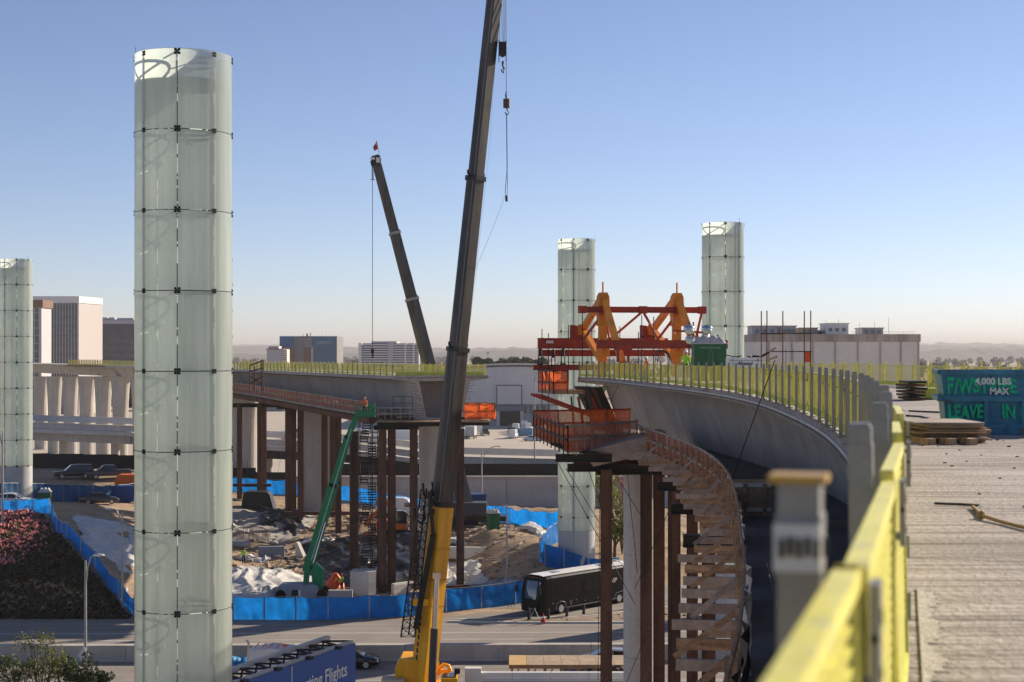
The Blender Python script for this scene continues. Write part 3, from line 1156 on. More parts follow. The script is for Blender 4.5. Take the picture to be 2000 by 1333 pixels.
PR, PH = 1.83, 3.0
HALF = math.pi / 8
gap = .015
q = MB()
na = 8
a0, a1 = -HALF + gap / PR, HALF - gap / PR
for r0, z0, z1 in ((PR, gap, PH - gap),):
    ring = lambda z, r: [Vector((math.sin(a0 + (a1 - a0) * i / na) * r, -math.cos(a0 + (a1 - a0) * i / na) * r, z)) for i in range(na + 1)]
    q.loft([ring(z0, r0), ring(z1, r0)], True, closed=False)
    q.loft([ring(z1, r0), ring(z1, r0 - .03)], False, closed=False)
    q.loft([ring(z0, r0 - .03), ring(z0, r0)], False, closed=False)
    for a in (a0, a1):
        p0, p1 = Vector((math.sin(a), -math.cos(a), 0)) * r0, Vector((math.sin(a), -math.cos(a), 0)) * (r0 - .03)
        q.quad(p0 + UP * z0, p0 + UP * z1, p1 + UP * z1, p1 + UP * z0)
PANE = q.mesh("glass_pane", GPY)
q = MB()          # four-armed clamp at a seam crossing, local to the seam (facing -Y)
for sx in (-1, 1):
    for sz in (-1, 1):
        q.box((sx * .075, -.004, sz * .075), (.1, .03, .1))
        q.tube((sx * .075, -.03, sz * .075), (sx * .075, 0, sz * .075), .025, n=6)
q.box((0, .03, 0), (.16, .03, .16))
q.beam((0, .06, 0), (0, .42, .0), .05, .05)
CLAMP = q.mesh("clamp", mat("clamp_black", (.018, .02, .02), .5, .3))
q = MB()
nn = 24
for k in range(nn):
    aa, ab = 2 * math.pi * k / nn, 2 * math.pi * (k + 1) / nn
    q.beam((math.cos(aa) * 1.36, math.sin(aa) * 1.36, 0), (math.cos(ab) * 1.36, math.sin(ab) * 1.36, 0), .06, .09)
for k in range(4):
    an = k * math.pi / 2 + math.pi / 4
    q.beam((0, 0, .0), (math.cos(an) * 1.36, math.sin(an) * 1.36, 0), .05, .08)
RINGM = q.mesh("ring_frame", DSTEEL)
SEAMS = []
for v_ in range(3):                     # dark dashes added behind a vertical seam, light leaks between them
    q = MB()
    rs_ = random.Random(40 + v_)
    z_ = .1
    while z_ < PH - .2:
        ln_ = rs_.choice([.12, .25, .5, .9])
        q.box((0, .03, min(z_ + ln_ / 2, PH - .1)), (.03, .012, ln_))
        z_ += ln_ + rs_.choice([.08, .3, .6])
    SEAMS.append(q.mesh("seam_dash", DSTEEL))
q = MB()
for f0, f1 in ((-.96, -.42), (.3, .5), (.62, .97)):  # dark arcs added so a level seam shows light only between them
    for i in range(4):
        aa, ab = HALF * (f0 + (f1 - f0) * i / 4), HALF * (f0 + (f1 - f0) * (i + 1) / 4)
        q.beam((math.sin(aa) * (PR - .02), -math.cos(aa) * (PR - .02), 0), (math.sin(ab) * (PR - .02), -math.cos(ab) * (PR - .02), 0), .02, .026)
HDASH = q.mesh("level_dash", DSTEEL)
PLB = mat("plinth_panel", (.42, .42, .42), .7, var=.06, scale=.5, fine=.05)


def pylon(x, y, ztop, rows, zbase, yaw, label, part=0.):
    """yaw: angle of one seam with a post, degrees to the right of facing the camera"""
    e = thing("glass_pylon", label, "pylon", (x, y, zbase), R(yaw), group="glass pylons")
    zb = ztop - (rows + part) * PH - zbase
    for r_ in range(rows + (1 if part else 0)):
        z = ztop - zbase - (r_ + 1) * PH
        sc = None
        if r_ >= rows:
            z, sc = zb, (1, 1, part)
        for k in range(8):
            put("glass_pane", PANE, e, local=True, loc=(0, 0, z), rz=k * math.pi / 4 + HALF, scale=sc)
            if r_ < rows:
                a = k * math.pi / 4
                put("level_dash", HDASH, e, local=True, kind="stuff", loc=(0, 0, z), rz=k * math.pi / 4 + HALF)
                put("seam_dash", SEAMS[(r_ + k) % 3], e, local=True, kind="stuff", loc=(math.sin(a) * PR, -math.cos(a) * PR, z), rz=a)
        if r_ < rows:
            put("ring_frame", RINGM, e, local=True, loc=(0, 0, z + PH - (.22 if r_ == 0 else 0)))
    for r_ in range(rows + 1):
        z = ztop - zbase - r_ * PH - (.14 if r_ == 0 else 0)
        for k in range(8):
            a = k * math.pi / 4
            put("clamp", CLAMP, e, local=True, loc=(math.sin(a) * (PR + .006), -math.cos(a) * (PR + .006), z), rz=a, scale=(.68, 1, .68) if k % 2 == 0 else (.92, 1, .92))
    for k in range(4):
        a = k * math.pi / 2
        q = MB()
        q.tube((math.sin(a) * 1.66, -math.cos(a) * 1.66, 0), (math.sin(a) * 1.66, -math.cos(a) * 1.66, ztop - zbase - .25), .07, n=8)
        q.build("inner_post", DSTEEL, e, local=True)
    q = MB()
    q.tube((0, 0, ztop - zbase - 1.12), (0, 0, ztop - zbase - 1.05), PR - .09, n=40)
    q.build("roof_plate", PLB, e, local=True)
    for k in range(8):
        q = MB()
        ring = lambda z, r: [Vector((math.sin(k * math.pi / 4 + .006 + (math.pi / 4 - .012) * i / 6) * r, -math.cos(k * math.pi / 4 + .006 + (math.pi / 4 - .012) * i / 6) * r, z)) for i in range(7)]
        q.loft([ring(-1, PR - .03), ring(zb - .03, PR - .03)], True, closed=False)
        q.loft([ring(zb - .03, PR - .03), ring(zb - .03, PR - .2)], False, closed=False)
        q.build("plinth_panel", PLB, e, local=True)
    return e


PY = [(X_(358.5, 58.7), 58.7, 34.4, 10, 0., 50, "tall frosted glass pylon in the foreground, largest of the ring", 0),
      (X_(32, 179), 179, 34.16, 8, 5.0, -26, "frosted glass pylon cut by the edge beside the white striped tower", 0),
      (X_(423, 178), 178, 34.16, 9, 4.0, 50, "frosted glass pylon almost wholly hidden behind the largest one", 0),
      (X_(1126, 150), 150, 34.3, 9, 1.6, -11, "frosted glass pylon behind the red form traveller's raised end", .43),
      (X_(1412, 134), 134, 34.5, 10, 1.0, -46, "frosted glass pylon standing behind the green portable toilets", 0)]
for p in PY:
    pylon(*p)

# ------------------------------------------------------------------ edge protection: grey posts, yellow mesh panels
PL = 1.92
q = MB()
fr_ = .04
for z in (.0 + .02, 1.0):
    q.beam((0, 0, z), (PL, 0, z), fr_, fr_)
for x in (0.02, PL - .02):
    q.beam((x, 0, 0), (x, 0, 1.02), fr_ * 1.3, fr_)
for i in range(1, 16):
    x = PL * i / 16
    q.beam((x, .004, .2), (x, .004, 1.0), .009, .009)
for i in range(1, 22):
    z = .2 + .8 * i / 22
    q.beam((.03, -.005, z), (PL - .03, -.005, z), .009, .009)
q.cur = 1
q.box((PL / 2, .0, .115), (PL - .06, .012, .15))
PANEL = q.mesh("mesh_panel", [YEL, YELT])
q = MB()
q.box((0, 0, .54), (.08, .066, 1.12))
q.box((.0, 0, 1.103), (.07, .056, .012))
q.box((.0, 0, 1.0), (.086, .072, .1))
q.box((0.0, -.118, .85), (.075, .018, .19))
q.box((0.0, -.07, .78), (.05, .09, .02))
q.box((0.0, -.118, .25), (.075, .018, .12))
q.box((0.0, 0, .01), (.2, .2, .02))
q.cur = 1
q.tube((0, -.1275, .89), (0, -.1295, .89), .014, n=8)
q.tube((0, -.1275, .8), (0, -.1295, .8), .011, n=8)
q.tube((-.0385, -.118, .86), (-.0405, -.118, .86), .007, n=8)
POST = q.mesh("post", [GREYP, BLACK])
q = MB()
q.box((0, 0, .54), (.06, .06, 1.08))
q.box((0, 0, 1.1), (.08, .08, .06))
q.box((0.0, -.05, .86), (.09, .06, .1))
q.box((0, 0, .01), (.16, .16, .02))
POSTY = q.mesh("post", [YEL])


def railing(sa, sb, u, label, side=1, step=2.1, lo=0., post=None, name="edge_railing"):
    """posts along the guideway edge at offset u, panels on the deck side"""
    n = int(round((sb - sa) / step))
    e = thing(name, label, "railing", off(sa, u, 0))
    for i in range(n + 1):
        s = sa + (sb - sa) * i / n
        p, t, nn_, z = L(s)
        rz = math.atan2(t.y, t.x)
        jt = rnd.uniform(-.012, .012)
        put("post", post or POST, e, loc=off(s, u, lo), rot=(jt, jt * .7, rz + (math.pi if side < 0 else 0)))
        if i < n:
            a, b_ = off(s + .03, u + side * .085, lo + .05 + rnd.uniform(-.02, .02)), off(s + (sb - sa) / n - .0, u + side * (.07 if i % 2 else .1), lo + .05 + rnd.uniform(-.03, .02))
            dv = b_ - a
            put("mesh_panel", PANEL, e, loc=a, rot=(rnd.uniform(-.03, .03), -math.asin(dv.z / dv.length), math.atan2(dv.y, dv.x)), scale=(dv.length / PL, 1, .9))
    return e


railing(s_at_y(2.46) - 2.1, S1 - .4, .0, "yellow mesh railing on grey posts along the near guideway's inner edge")
railing(s_at_y(40), S1 - .4, WID - .12, "yellow mesh railing along the far side of the near guideway deck", side=-1, post=POSTY, step=2.2)
railing(S2 + .3, s_at_y(330), .12, "yellow mesh railing along the visible edge of the distant guideway", step=2.0)
railing(S2 + .3, s_at_y(250), WID - .12, "yellow mesh railing on the rear edge of the distant guideway", side=-1, post=POSTY, step=2.2)
# railing across the open end of the distant guideway
e = thing("end_railing", "bright yellow guard rail across the open end of the distant guideway", "railing", off(S2 + .3, 5, 0))
pe, te, ne, ze = L(S2 + .25)
for i in range(6):
    u = .4 + 1.84 * i
    put("post", POSTY, e, loc=off(S2 + .25, u, 0), rz=math.atan2(ne.y, ne.x))
    if i < 5:
        a = off(S2 + .32, u, .05)
        put("mesh_panel", PANEL, e, loc=a, rz=math.atan2(ne.y, ne.x), scale=(1.84 / PL, 1, 1))
for i in range(5):
    q = MB()
    a = off(S2 + .12, .45 + 1.84 * i, .15)
    q.beam(a, a + ne * 1.8, .04, .34)
    q.build("toe_board", YELT, e)

# ------------------------------------------------------------------ piers of both viaducts
def pier(name, x, y, z0, z1, wx, wy, rz, label, flare=1.0, cap=None, cm=None):
    e = thing(name, label, "pier", (x, y, z0), rz)
    q = MB()
    n = 20
    rings = []
    for f in (0, .3, .55, .72, .84, .92, 1.0):
        g = 1 + (flare - 1) * max(0, (f - .45) / .55) ** 2
        ring = []
        for i in range(n):
            an = 2 * math.pi * i / n
            ca, sa_ = math.cos(an), math.sin(an)
            r_ = (abs(ca) ** 3 + abs(sa_) ** 3) ** (-1 / 3)
            ring.append(Vector((ca * r_ * wx / 2 * g, sa_ * r_ * wy / 2, (z1 - z0) * f)))
        rings.append(ring)
    q.loft(rings, False)
    q.build("shaft", cm or CONC, e, local=True)
    for zz in (.33, .66):
        q = MB()
        q.loft([[Vector((math.cos(2 * math.pi * i / n) * (abs(math.cos(2 * math.pi * i / n)) ** 3 + abs(math.sin(2 * math.pi * i / n)) ** 3) ** (-1 / 3) * (wx / 2 + .006), math.sin(2 * math.pi * i / n) * (abs(math.cos(2 * math.pi * i / n)) ** 3 + abs(math.sin(2 * math.pi * i / n)) ** 3) ** (-1 / 3) * (wy / 2 + .006), (z1 - z0) * zz + dz)) for i in range(n)] for dz in (0, .03)], caps=False)
        q.build("formwork_joint", CONC_D, e, local=True)
    return e


p = off(S2 + 7, 5)
pier("bridge_pier", X_(847, 153), 153.5, -.5, 16.2, 2.9, 2.4, 0, "pale round-cornered pier under the open cantilever end", 1.05, cm=CONC_L)
pier("bridge_pier", X_(625, 196), 196, 2, 17.2, 4.3, 2.4, -.35, "broad concrete pier of the distant guideway behind the green boom lift", 1.12)
pier("bridge_pier", X_(478, 226), 226, 2.5, 18.2, 3.6, 2.4, -.4, "flared concrete pier of the distant guideway just right of the big pylon", 1.25)
for i, (x, d) in enumerate([(252, 283), (213, 299), (180, 313), (148, 327), (117, 342), (86, 356), (60, 371)]):
    pier("bridge_pier", X_(x, d) + 1.2, d + 4, 0, Z_(736, d), 3.0, 2.2, -.5, "%s of the row of flared concrete piers left of the big pylon" % ["first, nearest the pylon,", "second from the pylon", "third from the pylon", "fourth from the pylon", "fifth from the pylon", "sixth from the pylon", "last and farthest"][i], 1.45)
pier("bridge_pier", X_(1256, 86), 88, 0, 17.7, 1.9, 2.6, -.1, "tall pale pier under the timber walkway of the near guideway", 1.0, cm=CONC_L)  # paler concrete puts the sunlight on this pier into its colour
pier("bridge_pier", X_(1400, 52) + 4.5, 56, 0, 18.1, 2.4, 2.4, -.1, "concrete pier hidden in shade below the near guideway's box", 1.0)
# ------------------------------------------------------------------ timber walkway hung along the near guideway at soffit level
ZW = -3.55                                  # walkway level below the deck
SW0, SW1 = s_at_y(17), s_at_y(84.5)
UR = lambda s: float(np.interp(L(s)[0].y, [15, 33, 57, 86], [-1.6, -1.6, -.8, -.1]))   # line of its outer rail
wk = thing("timber_walkway", "timber walkway with joists, braces and netted rail below the near guideway's edge", "walkway", off(SW0, -1.6, ZW))
n = int((SW1 - SW0) / 1.9)
# deck boards running along, each a board
for j in range(10):
    jz = rnd.uniform(0, .012)
    for k in range(5):
        sa, sb = SW0 + (SW1 - SW0) * k / 5 + .02, SW0 + (SW1 - SW0) * (k + 1) / 5 - .02
        q = MB()
        q.loft([[off(s, UR(s) + .05 + (5.0 - UR(s)) * f, v) for f, v in ((j / 10, ZW + jz), ((j + .97) / 10, ZW + jz), ((j + .97) / 10, ZW - .05), (j / 10, ZW - .05))] for s in np.linspace(sa, sb, 9)])
        q.build("deck_board", DECKB, wk)
q = MB()
q.box((0, 0, 0), (3.5, .09, .19))
JST = [q.mesh("joist", m_) for m_ in (TIMB_G, TIMB)]
q = MB()
q.box((0, 0, .55), (.09, .1, 1.35))
RPOST = q.mesh("rail_post", TIMB)
for i in range(n + 1):
    s = SW0 + (SW1 - SW0) * i / n
    p, t, nn_, z = L(s)
    rz = math.atan2(nn_.y, nn_.x) + rnd.uniform(-.03, .03)
    put("joist", JST[rnd.random() < .3], wk, loc=off(s, UR(s) + .62 + rnd.uniform(-.35, .2), ZW - .16), rz=rz)
    if i % 3 == 0:
        put("joist", JST[0], wk, loc=off(s + .4, UR(s) + 1.1 + rnd.uniform(-.3, .3), ZW - .36), rz=rz + rnd.uniform(-.1, .1))
    put("rail_post", RPOST, wk, loc=off(s, UR(s) - .02, ZW - .12), rot=(0, 0, rz))
    if i % 2:
        continue
    q = MB()
    q.beam(off(s + .08, UR(s) - .95 + rnd.uniform(-.15, .2), ZW - .05), off(s + .08, UR(s) - .08, ZW + .72), .05, .1)
    q.build("brace", TIMB if i % 3 else TIMB_G, wk)
for i in range(n):
    s, s2 = SW0 + (SW1 - SW0) * i / n, SW0 + (SW1 - SW0) * (i + 1) / n
    far = L(s)[0].y > 53
    for v in (.5, 1.12):
        q = MB()
        q.beam(off(s, UR(s) + .04, ZW + v), off(s2, UR(s2) + .04, ZW + v + rnd.uniform(-.02, .02)), .04, .11)
        q.build("rail", TIMB_G if far else TIMB, wk)
    q = MB()
    if far:
        q.grid(4, 4, lambda a, b_: off(s + (s2 - s) * a, UR(s + (s2 - s) * a) + .08 + .05 * math.sin(7 * a + 5 * b_ + i), ZW + .02 + 1.1 * b_))
        q.build("netting_panel", BRNET, wk)
    elif i % 3 != 1:
        top = rnd.uniform(.75, 1.2)
        q.grid(5, 5, lambda a, b_: off(s + (s2 - s) * a, UR(s + (s2 - s) * a) + .1 + .07 * math.sin(9 * a + 4 * b_ + i * 2), ZW + .02 + top * b_))
        q.build("sheeting", TARPW if i % 2 else TARPB, wk)
# plywood end screen standing across the walkway
q = MB()
s = s_at_y(47)
q.beam(off(s, UR(s), ZW + .5), off(s, UR(s) + 1.25, ZW + .5), .03, 1.25)
ps = q.build("plywood_screen", PLY, wk)
for v in (.2, .95):
    q = MB()
    q.beam(off(s - .04, UR(s), ZW + v), off(s - .04, UR(s) + 1.25, ZW + v), .04, .12)
    q.build("batten", mat("white_batten", (.6, .58, .54), .7), ps)
for u in (UR(s) + .45, UR(s) + 1.05):
    q = MB()
    q.beam(off(s - .1, u, ZW), off(s - .1, u, ZW + 1.0), .1, .08)
    q.build("stud", TIMB, ps)

# corner platform round the pier head with netted sides
A, B, C, D_ = Vector((7.0, 86, 18.0)), Vector((2.9, 79.6, 18.0)), Vector((1.35, 96, 18.0)), Vector((7.6, 99, 18.0))
pf = thing("pier_platform", "netted timber platform at the pier head, orange mesh glowing on its outer side", "platform", (4, 90, 17))
for k in range(14):
    f0, f1 = k / 14, (k + .96) / 14
    q = MB()
    P4 = [B.lerp(A, f0), B.lerp(A, f1), C.lerp(D_, f1), C.lerp(D_, f0)]
    q.loft([[p - UP * .08 for p in P4], P4])
    q.build("deck_board", TIMB, pf)


def netside(parent, a, b_, h, m_, posts, pm, rails=(.55, 1.1), rm=None, bulge=.05):
    ln = (b_ - a).length
    npos = max(2, int(ln / posts) + 1)
    for i in range(npos):
        p = a.lerp(b_, i / (npos - 1))
        q = MB()
        q.beam(p - UP * .25, p + UP * (h + .08), .07, .07)
        q.build("rail_post", pm, parent)
    nrm = (b_ - a).cross(UP).normalized()
    for i in range(npos - 1):
        p0, p1 = a.lerp(b_, i / (npos - 1)), a.lerp(b_, (i + 1) / (npos - 1))
        q = MB()
        q.grid(4, 5, lambda u, v: p0.lerp(p1, u) + nrm * (.06 + bulge * math.sin(3.1 * u * 2 + i + 5 * v)) + UP * (h * v))
        q.build("netting_panel", m_, parent)
    for v in rails:
        q = MB()
        q.beam(a + UP * v - nrm * .06, b_ + UP * v - nrm * .06, .045, .12)
        q.build("rail", rm or pm, parent)


netside(pf, A, B, 1.35, BRNET, .8, TIMB_G, (.62, 1.3), TIMB_G)  # browner netting: this side's shade is put into the colour
netside(pf, B, C, 1.3, ORNET, 1.7, DSTEEL, (.6, 1.25), DSTEEL)
netside(pf, C, D_, 1.5, ORNET, 1.6, TRAVR, (.7, 1.5), TRAVR)
for i, (xa, xb, d, y, h) in enumerate([(1085, 1195, 81, 895, .42), (1108, 1335, 82.5, 914, .42), (1150, 1335, 85, 900, .5), (1120, 1260, 90, 900, .5)]):
    q = MB()
    q.ibeam((X_(xa, d), d, Z_(y, d)), (X_(xb, d), d, Z_(y, d)), .35, h)
    q.build("carrier_beam", DSTEEL if i < 2 else RUST, pf)
q = MB()
q.prism([(0, 0), (4.4, 1.1), (4.4, .1), (.6, -.75)], W(1137, 884, 81), (1, 0, 0), (0, 0, 1), (0, 3.5, 0))
q.build("wedge_beam", TIMB_G, pf)
q = MB()
for k in range(9):
    a = W(1075 + k * 8, 868 + k * 2.2, 83 - k * .3)
    q.beam(a, a + Vector((.9, 0, -.02)), .12, .14)
q.build("outrigger", DSTEEL, pf, kind="stuff")


def bent(label, piles, ztop, capz, parent_loc, sill=None, w=.5, m_=RUST, braces=()):
    e = thing("falsework_bent", label, "falsework", parent_loc)
    for (x, d, z0) in piles:
        q = MB()
        xx = X_(x, d)
        q.ibeam((xx, d, z0), (xx, d, ztop), w * .95, w, .03, .03, up=Vector((0, 1, 0)))
        q.box((xx + w * .24, d, (z0 + ztop) / 2), (.02, w * .9, ztop - z0 - .02))
        q.box((xx - w * .24, d, (z0 + ztop) / 2), (.02, w * .9, ztop - z0 - .02))
        q.build("pile", m_, e)
    for (a, b_, h) in capz:
        q = MB()
        q.ibeam(a, b_, .35, h)
        q.build("cap_beam", DSTEEL, e)
    for (a, b_) in (sill or ()):
        q = MB()
        q.ibeam(a, b_, .4, .4)
        q.build("sill_beam", RUST, e)
    for (a, b_) in braces:
        q = MB()
        q.tube(a, b_, .018, n=5)
        q.build("brace_rod", DSTEEL, e)
    return e


bent("tall rusty falsework bent under the near walkway's corner platform", [(1184, 82, 0), (1262, 83.5, 0), (1287, 86, 0), (1316, 84, 0)], 16.9,
     [(W(1165, 921, 82), W(1335, 921, 84), .35)], (X_(1184, 82), 82, 0), w=.62,
     braces=[(W(1090, 905, 83), W(1240, 1180, 83)), (W(1105, 915, 83.2), W(1170, 1020, 83.2)), (W(1150, 920, 83), W(1180, 1010, 83.1)), (W(1200, 925, 83), W(1260, 1020, 83)), (W(1225, 925, 82), W(1245, 1120, 82)), (W(1224, 1333, 82), W(1262, 1240, 82)), (W(1172, 930, 81), W(1168, 1330, 81)), (W(1310, 990, 78), W(1240, 1150, 82))])
bent("row of rusty falsework columns under the joists of the near walkway", [(1320, 68, 0), (1352, 58, 0), (1384, 48, 0)], 17.0,
     [(Vector((X_(x_, d_) - .8, d_, 17.2)), Vector((X_(x_, d_) + 2.2, d_, 17.2)), .4) for x_, d_ in ((1320, 68), (1352, 58), (1384, 48))], (X_(1352, 58), 58, 0), w=.4)
bent("paired rusty columns and sill beams of the falsework left of the cantilever pier", [(747, 149, 0), (765, 150, 0), (808, 150.5, 0), (899, 150, 0)], Z_(838, 150),
     [(W(737, 830, 149), W(955, 826, 149), .5), (W(745, 822, 152), W(940, 819, 152), .5), (W(730, 836, 156), W(900, 834, 156), .45)], (X_(760, 149), 149, 0),
     [(W(738, 1146, 148.6), W(815, 1143, 148.6)), (W(860, 1150, 148.8), W(960, 1143, 148.8))], w=.78)
bent("rusty columns carrying the distant walkway just right of the big pylon", [(468, 205, 2.8), (507, 205, 2.8), (516, 213, 2.8)], Z_(790, 205),
     [(W(452, 792, 205), W(560, 792, 206), .55)], (X_(507, 205), 205, 2.8), [(W(455, 948, 206), W(530, 948, 206))], w=.62,
     braces=[(W(478, 960, 206), W(492, 830, 206)), (W(560, 830, 207), W(540, 940, 207))])
bent("rusty twin columns of the distant falsework before the broad pier", [(563, 190, 2.4), (573, 196, 2.4), (587, 188, 2.2)], Z_(795, 190),
     [(W(540, 795, 189), W(660, 797, 190), .55)], (X_(563, 190), 190, 2.4), [(W(555, 1003, 188), W(720, 1003, 187))], w=.72)
bent("rusty columns standing between the broad pier and the green boom", [(634, 187, 2.2), (650, 193, 2.2), (661, 183, 1.8)], Z_(800, 187),
     [(W(640, 805, 185), W(735, 822, 170), .5)], (X_(634, 187), 187, 2.2), w=.7)

# walkway along the distant guideway
w2 = thing("far_timber_walkway", "brown netted timber walkway along the foot of the distant guideway", "walkway", off(s_at_y(155), -1.4, -3.8))
sA, sB = s_at_y(152), s_at_y(232)
n = int((sB - sA) / 1.7)
zw2 = lambda s: 17.15 + (s - sA) * .012
o2 = lambda s, u, v: Vector((*off(s, u)[:2], zw2(s) + v))
for i in range(n):
    s, s2 = sA + (sB - sA) * i / n, sA + (sB - sA) * (i + 1) / n
    q = MB()
    q.beam(o2(s, -1.5, -.2), o2(s, -1.5, 1.25), .09, .09)
    q.build("rail_post", TIMB_G, w2)
    for v in (.05, .6, 1.2):
        q = MB()
        q.beam(o2(s, -1.5, v), o2(s2, -1.5, v), .05, .12)
        q.build("rail", TIMB_G, w2)
    q = MB()
    q.quad(o2(s, -1.44, .05), o2(s2, -1.44, .05), o2(s2, -1.44, 1.2), o2(s, -1.44, 1.2))
    q.build("netting_panel", BRNET, w2)
    q = MB()
    q.loft([[o2(ss_, u, v) for u, v in ((-1.7, -.0), (3, .0), (3, -.12), (-1.7, -.12))] for ss_ in (s + .01, s2 - .01)])
    q.build("deck_board", TIMB_G, w2)
for k in range(10):
    s, s2 = sA + (sB - sA) * k / 10, sA + (sB - sA) * (k + 1) / 10 - .1
    q = MB()
    q.tube(o2(s, -1.0, -.55), o2(s2, -1.0, -.55), .42, n=10)
    q.build("edge_pipe", RUST, w2)
    q = MB()
    q.ibeam(o2(s, 1.5, -.6), o2(s2, 1.5, -.6), .4, .8)
    q.build("carrier_beam", DSTEEL, w2)

# platform under the cantilever tip
tp = thing("tip_platform", "plank platform with rails and orange mesh under the cantilever tip", "platform", W(850, 826, 150))
for k in range(12):
    q = MB()
    x0 = X_(738 + k * 18.3, 150)
    q.box((x0 + .43, 150.6, Z_(822, 150)), (.87, 6.4, .09))
    q.build("deck_board", TIMB, tp)
fa, fb = W(738, 817, 147.6), W(785, 818, 147.6)
z0 = Z_(819, 148)
netp = lambda x: Vector((X_(x, 147.8), 147.8, z0))
for x in (738, 752, 765, 782, 800):
    q = MB()
    q.beam(netp(x), netp(x) + UP * 1.15, .07, .07)
    q.build("rail_post", TIMB_G, tp)
for v in (.55, 1.1):
    q = MB()
    q.beam(netp(738) + UP * v, netp(812) + UP * v, .05, .1)
    q.build("rail", TIMB_G, tp)
for x in (766, 787):                       # small ladder frames
    q = MB()
    for dx in (0, .85):
        q.tube(netp(x) + Vector((dx, 1, 0)), netp(x) + Vector((dx, 1, 2.2)), .03, n=5)
    for v in (.3, .9, 1.5, 2.15):
        q.tube(netp(x) + Vector((0, 1, v)), netp(x) + Vector((.85, 1, v)), .025, n=5)
    q.build("ladder_frame", DSTEEL, tp)
pa, pb, pc = Vector((X_(908, 147.8), 147.8, z0)), Vector((X_(966, 148), 148.3, z0)), Vector((X_(952, 153), 153, z0))
netside(tp, pa, pb, 1.5, ORNET, 1.3, TIMB, (.1, .75, 1.5), TIMB, .12)
netside(tp, pb, pc, 1.4, ORNET, 1.3, TIMB, (.75, 1.4), TIMB, .1)
netside(tp, Vector((X_(905, 152), 152.5, z0)), pc, 1.4, ORNET, 1.3, TIMB, (.75, 1.4), TIMB, .1)

# ------------------------------------------------------------------ form traveller at the tip of the near guideway
ft = thing("form_traveller", "red and orange steel form traveller standing on the tip of the near guideway", "form traveller", off(s_at_y(105), 3.7, 0))
sT = s_at_y(105)


def fr(u, f, z):
    """point at offset u, f metres forward along the bridge, absolute height z"""
    p, t, nn_, zz = L(sT)
    q = p + nn_ * u + t * f
    q.z = z
    return q


dz = L(sT)[3]
for u in (1.15, 6.4):
    pk, nd, ba, fo = fr(u, 0, 27.05), fr(u, 6.3, 24.85), fr(u, 0.2, dz + .1), fr(u, -5.6, dz + .9)
    q = MB()
    q.beam(ba, pk, .52, .56, up=L(sT)[1])
    q.box(fr(u, 0, dz + 1.9), (.8, .75, 1.0), rz=math.atan2(L(sT)[1].y, L(sT)[1].x))
    q.box(fr(u, 0, 25.6), (.8, .75, 1.2), rz=math.atan2(L(sT)[1].y, L(sT)[1].x))
    po = q.build("main_post", TRAVY, ft)
    place_text("X", .5, fr(u, -.4, dz + 1.75) + Vector((-.16, -.05, 0)), (1, .15, 0), UP, RED, po)
    q = MB()
    q.beam(pk, fo, .38, .42)
    q.build("rear_strut", TRAVY, ft)
    q = MB()
    q.beam(pk, nd, .36, .42)
    q.build("front_tie", TRAVY, ft)
    q = MB()
    q.beam(nd, fr(u, .5, dz + 1.2), .36, .42)
    q.build("front_strut", TRAVY, ft)
    q = MB()
    q.box(nd, (.6, .5, .75), rz=.2)
    q.build("node_plate", TRAVY, ft)
    q = MB()                                  # rounded head with pin
    q.prism([(-.42, -.9), (.42, -.9), (.36, .4), (.22, .68), (-.22, .68), (-.36, .4)], fr(u, 0, 26.6) - L(sT)[1] * .4, L(sT)[2], UP, L(sT)[1] * .8)
    q.tube(pk + UP * .2, pk + UP * .95, .06, n=6)
    q.build("post_head", TRAVY, ft)
    q = MB()
    q.prism([(-.75, 0), (.75, 0), (.45, -.75), (.3, -1.0), (-.3, -1.0), (-.45, -.75)], fr(u, -5.9, dz + 1.0), L(sT)[2], UP, L(sT)[1] * .7)
    q.build("rear_foot", TRAVY, ft)
    q = MB()
    q.prism([(-.2, 0), (-.2, 1.0), (.25, .95), (.9, .0)], fr(u, 6.6, 24.2) - L(sT)[2] * .6, L(sT)[2], UP, L(sT)[1] * .4)
    q.build("gusset", TRAVR, ft)
    q = MB()
    q.box(fr(u, -5.6, dz + 2.0), (1.1, .5, .3), rz=math.atan2(L(sT)[2].y, L(sT)[2].x))
    for a in (-.35, .35):
        q.box(fr(u + a, -5.6, dz + 1.5), (.16, .3, .9))
    q.build("jack_frame", TRAVR, ft)
for k, (ua, ub, f, z, w, h) in enumerate([(-.45, 8.1, -.45, 26.1, .34, .36), (-2.1, 7.6, 6.6, 23.85, .45, .72), (-1.9, 7.6, 7.4, 23.15, .4, .42), (-.6, 8.2, -5.6, 23.7, .35, .5), (-2.3, 6.0, 7.2, 22.1, .4, .35)]):
    q = MB()
    q.beam(fr(ua, f, z), fr(ub, f, z), w * .6, h)
    for zz in (-1, 1):
        q.beam(fr(ua, f, z + zz * h / 2), fr(ub, f, z + zz * h / 2), w, .05)
    q.build("cross_beam", TRAVR, ft)
for u in (-.4, 1.15, 3.85, 6.4, 8.05):
    q = MB()
    q.box(fr(u, -.45, 26.1), (.5, .5, .5), rz=.2)
    q.build("coupling", TRAVR, ft)
for (ua, za), (ub, zb) in [((3.85, 26.0), (1.9, 24.0)), ((3.85, 26.0), (5.6, 24.0)), ((1.15, 26.0), (2.0, 24.0)), ((1.15, 26.0), (-.0, 23.9)), ((6.4, 26.0), (5.3, 23.9)), ((8.05, 26.0), (8.05, 23.5)), ((6.4, 24.0), (8.2, 22.2))]:
    q = MB()
    q.beam(fr(ua, -.45, za), fr(ub, 1.5, zb), .13, .13)
    q.build("diagonal", TRAVR, ft)
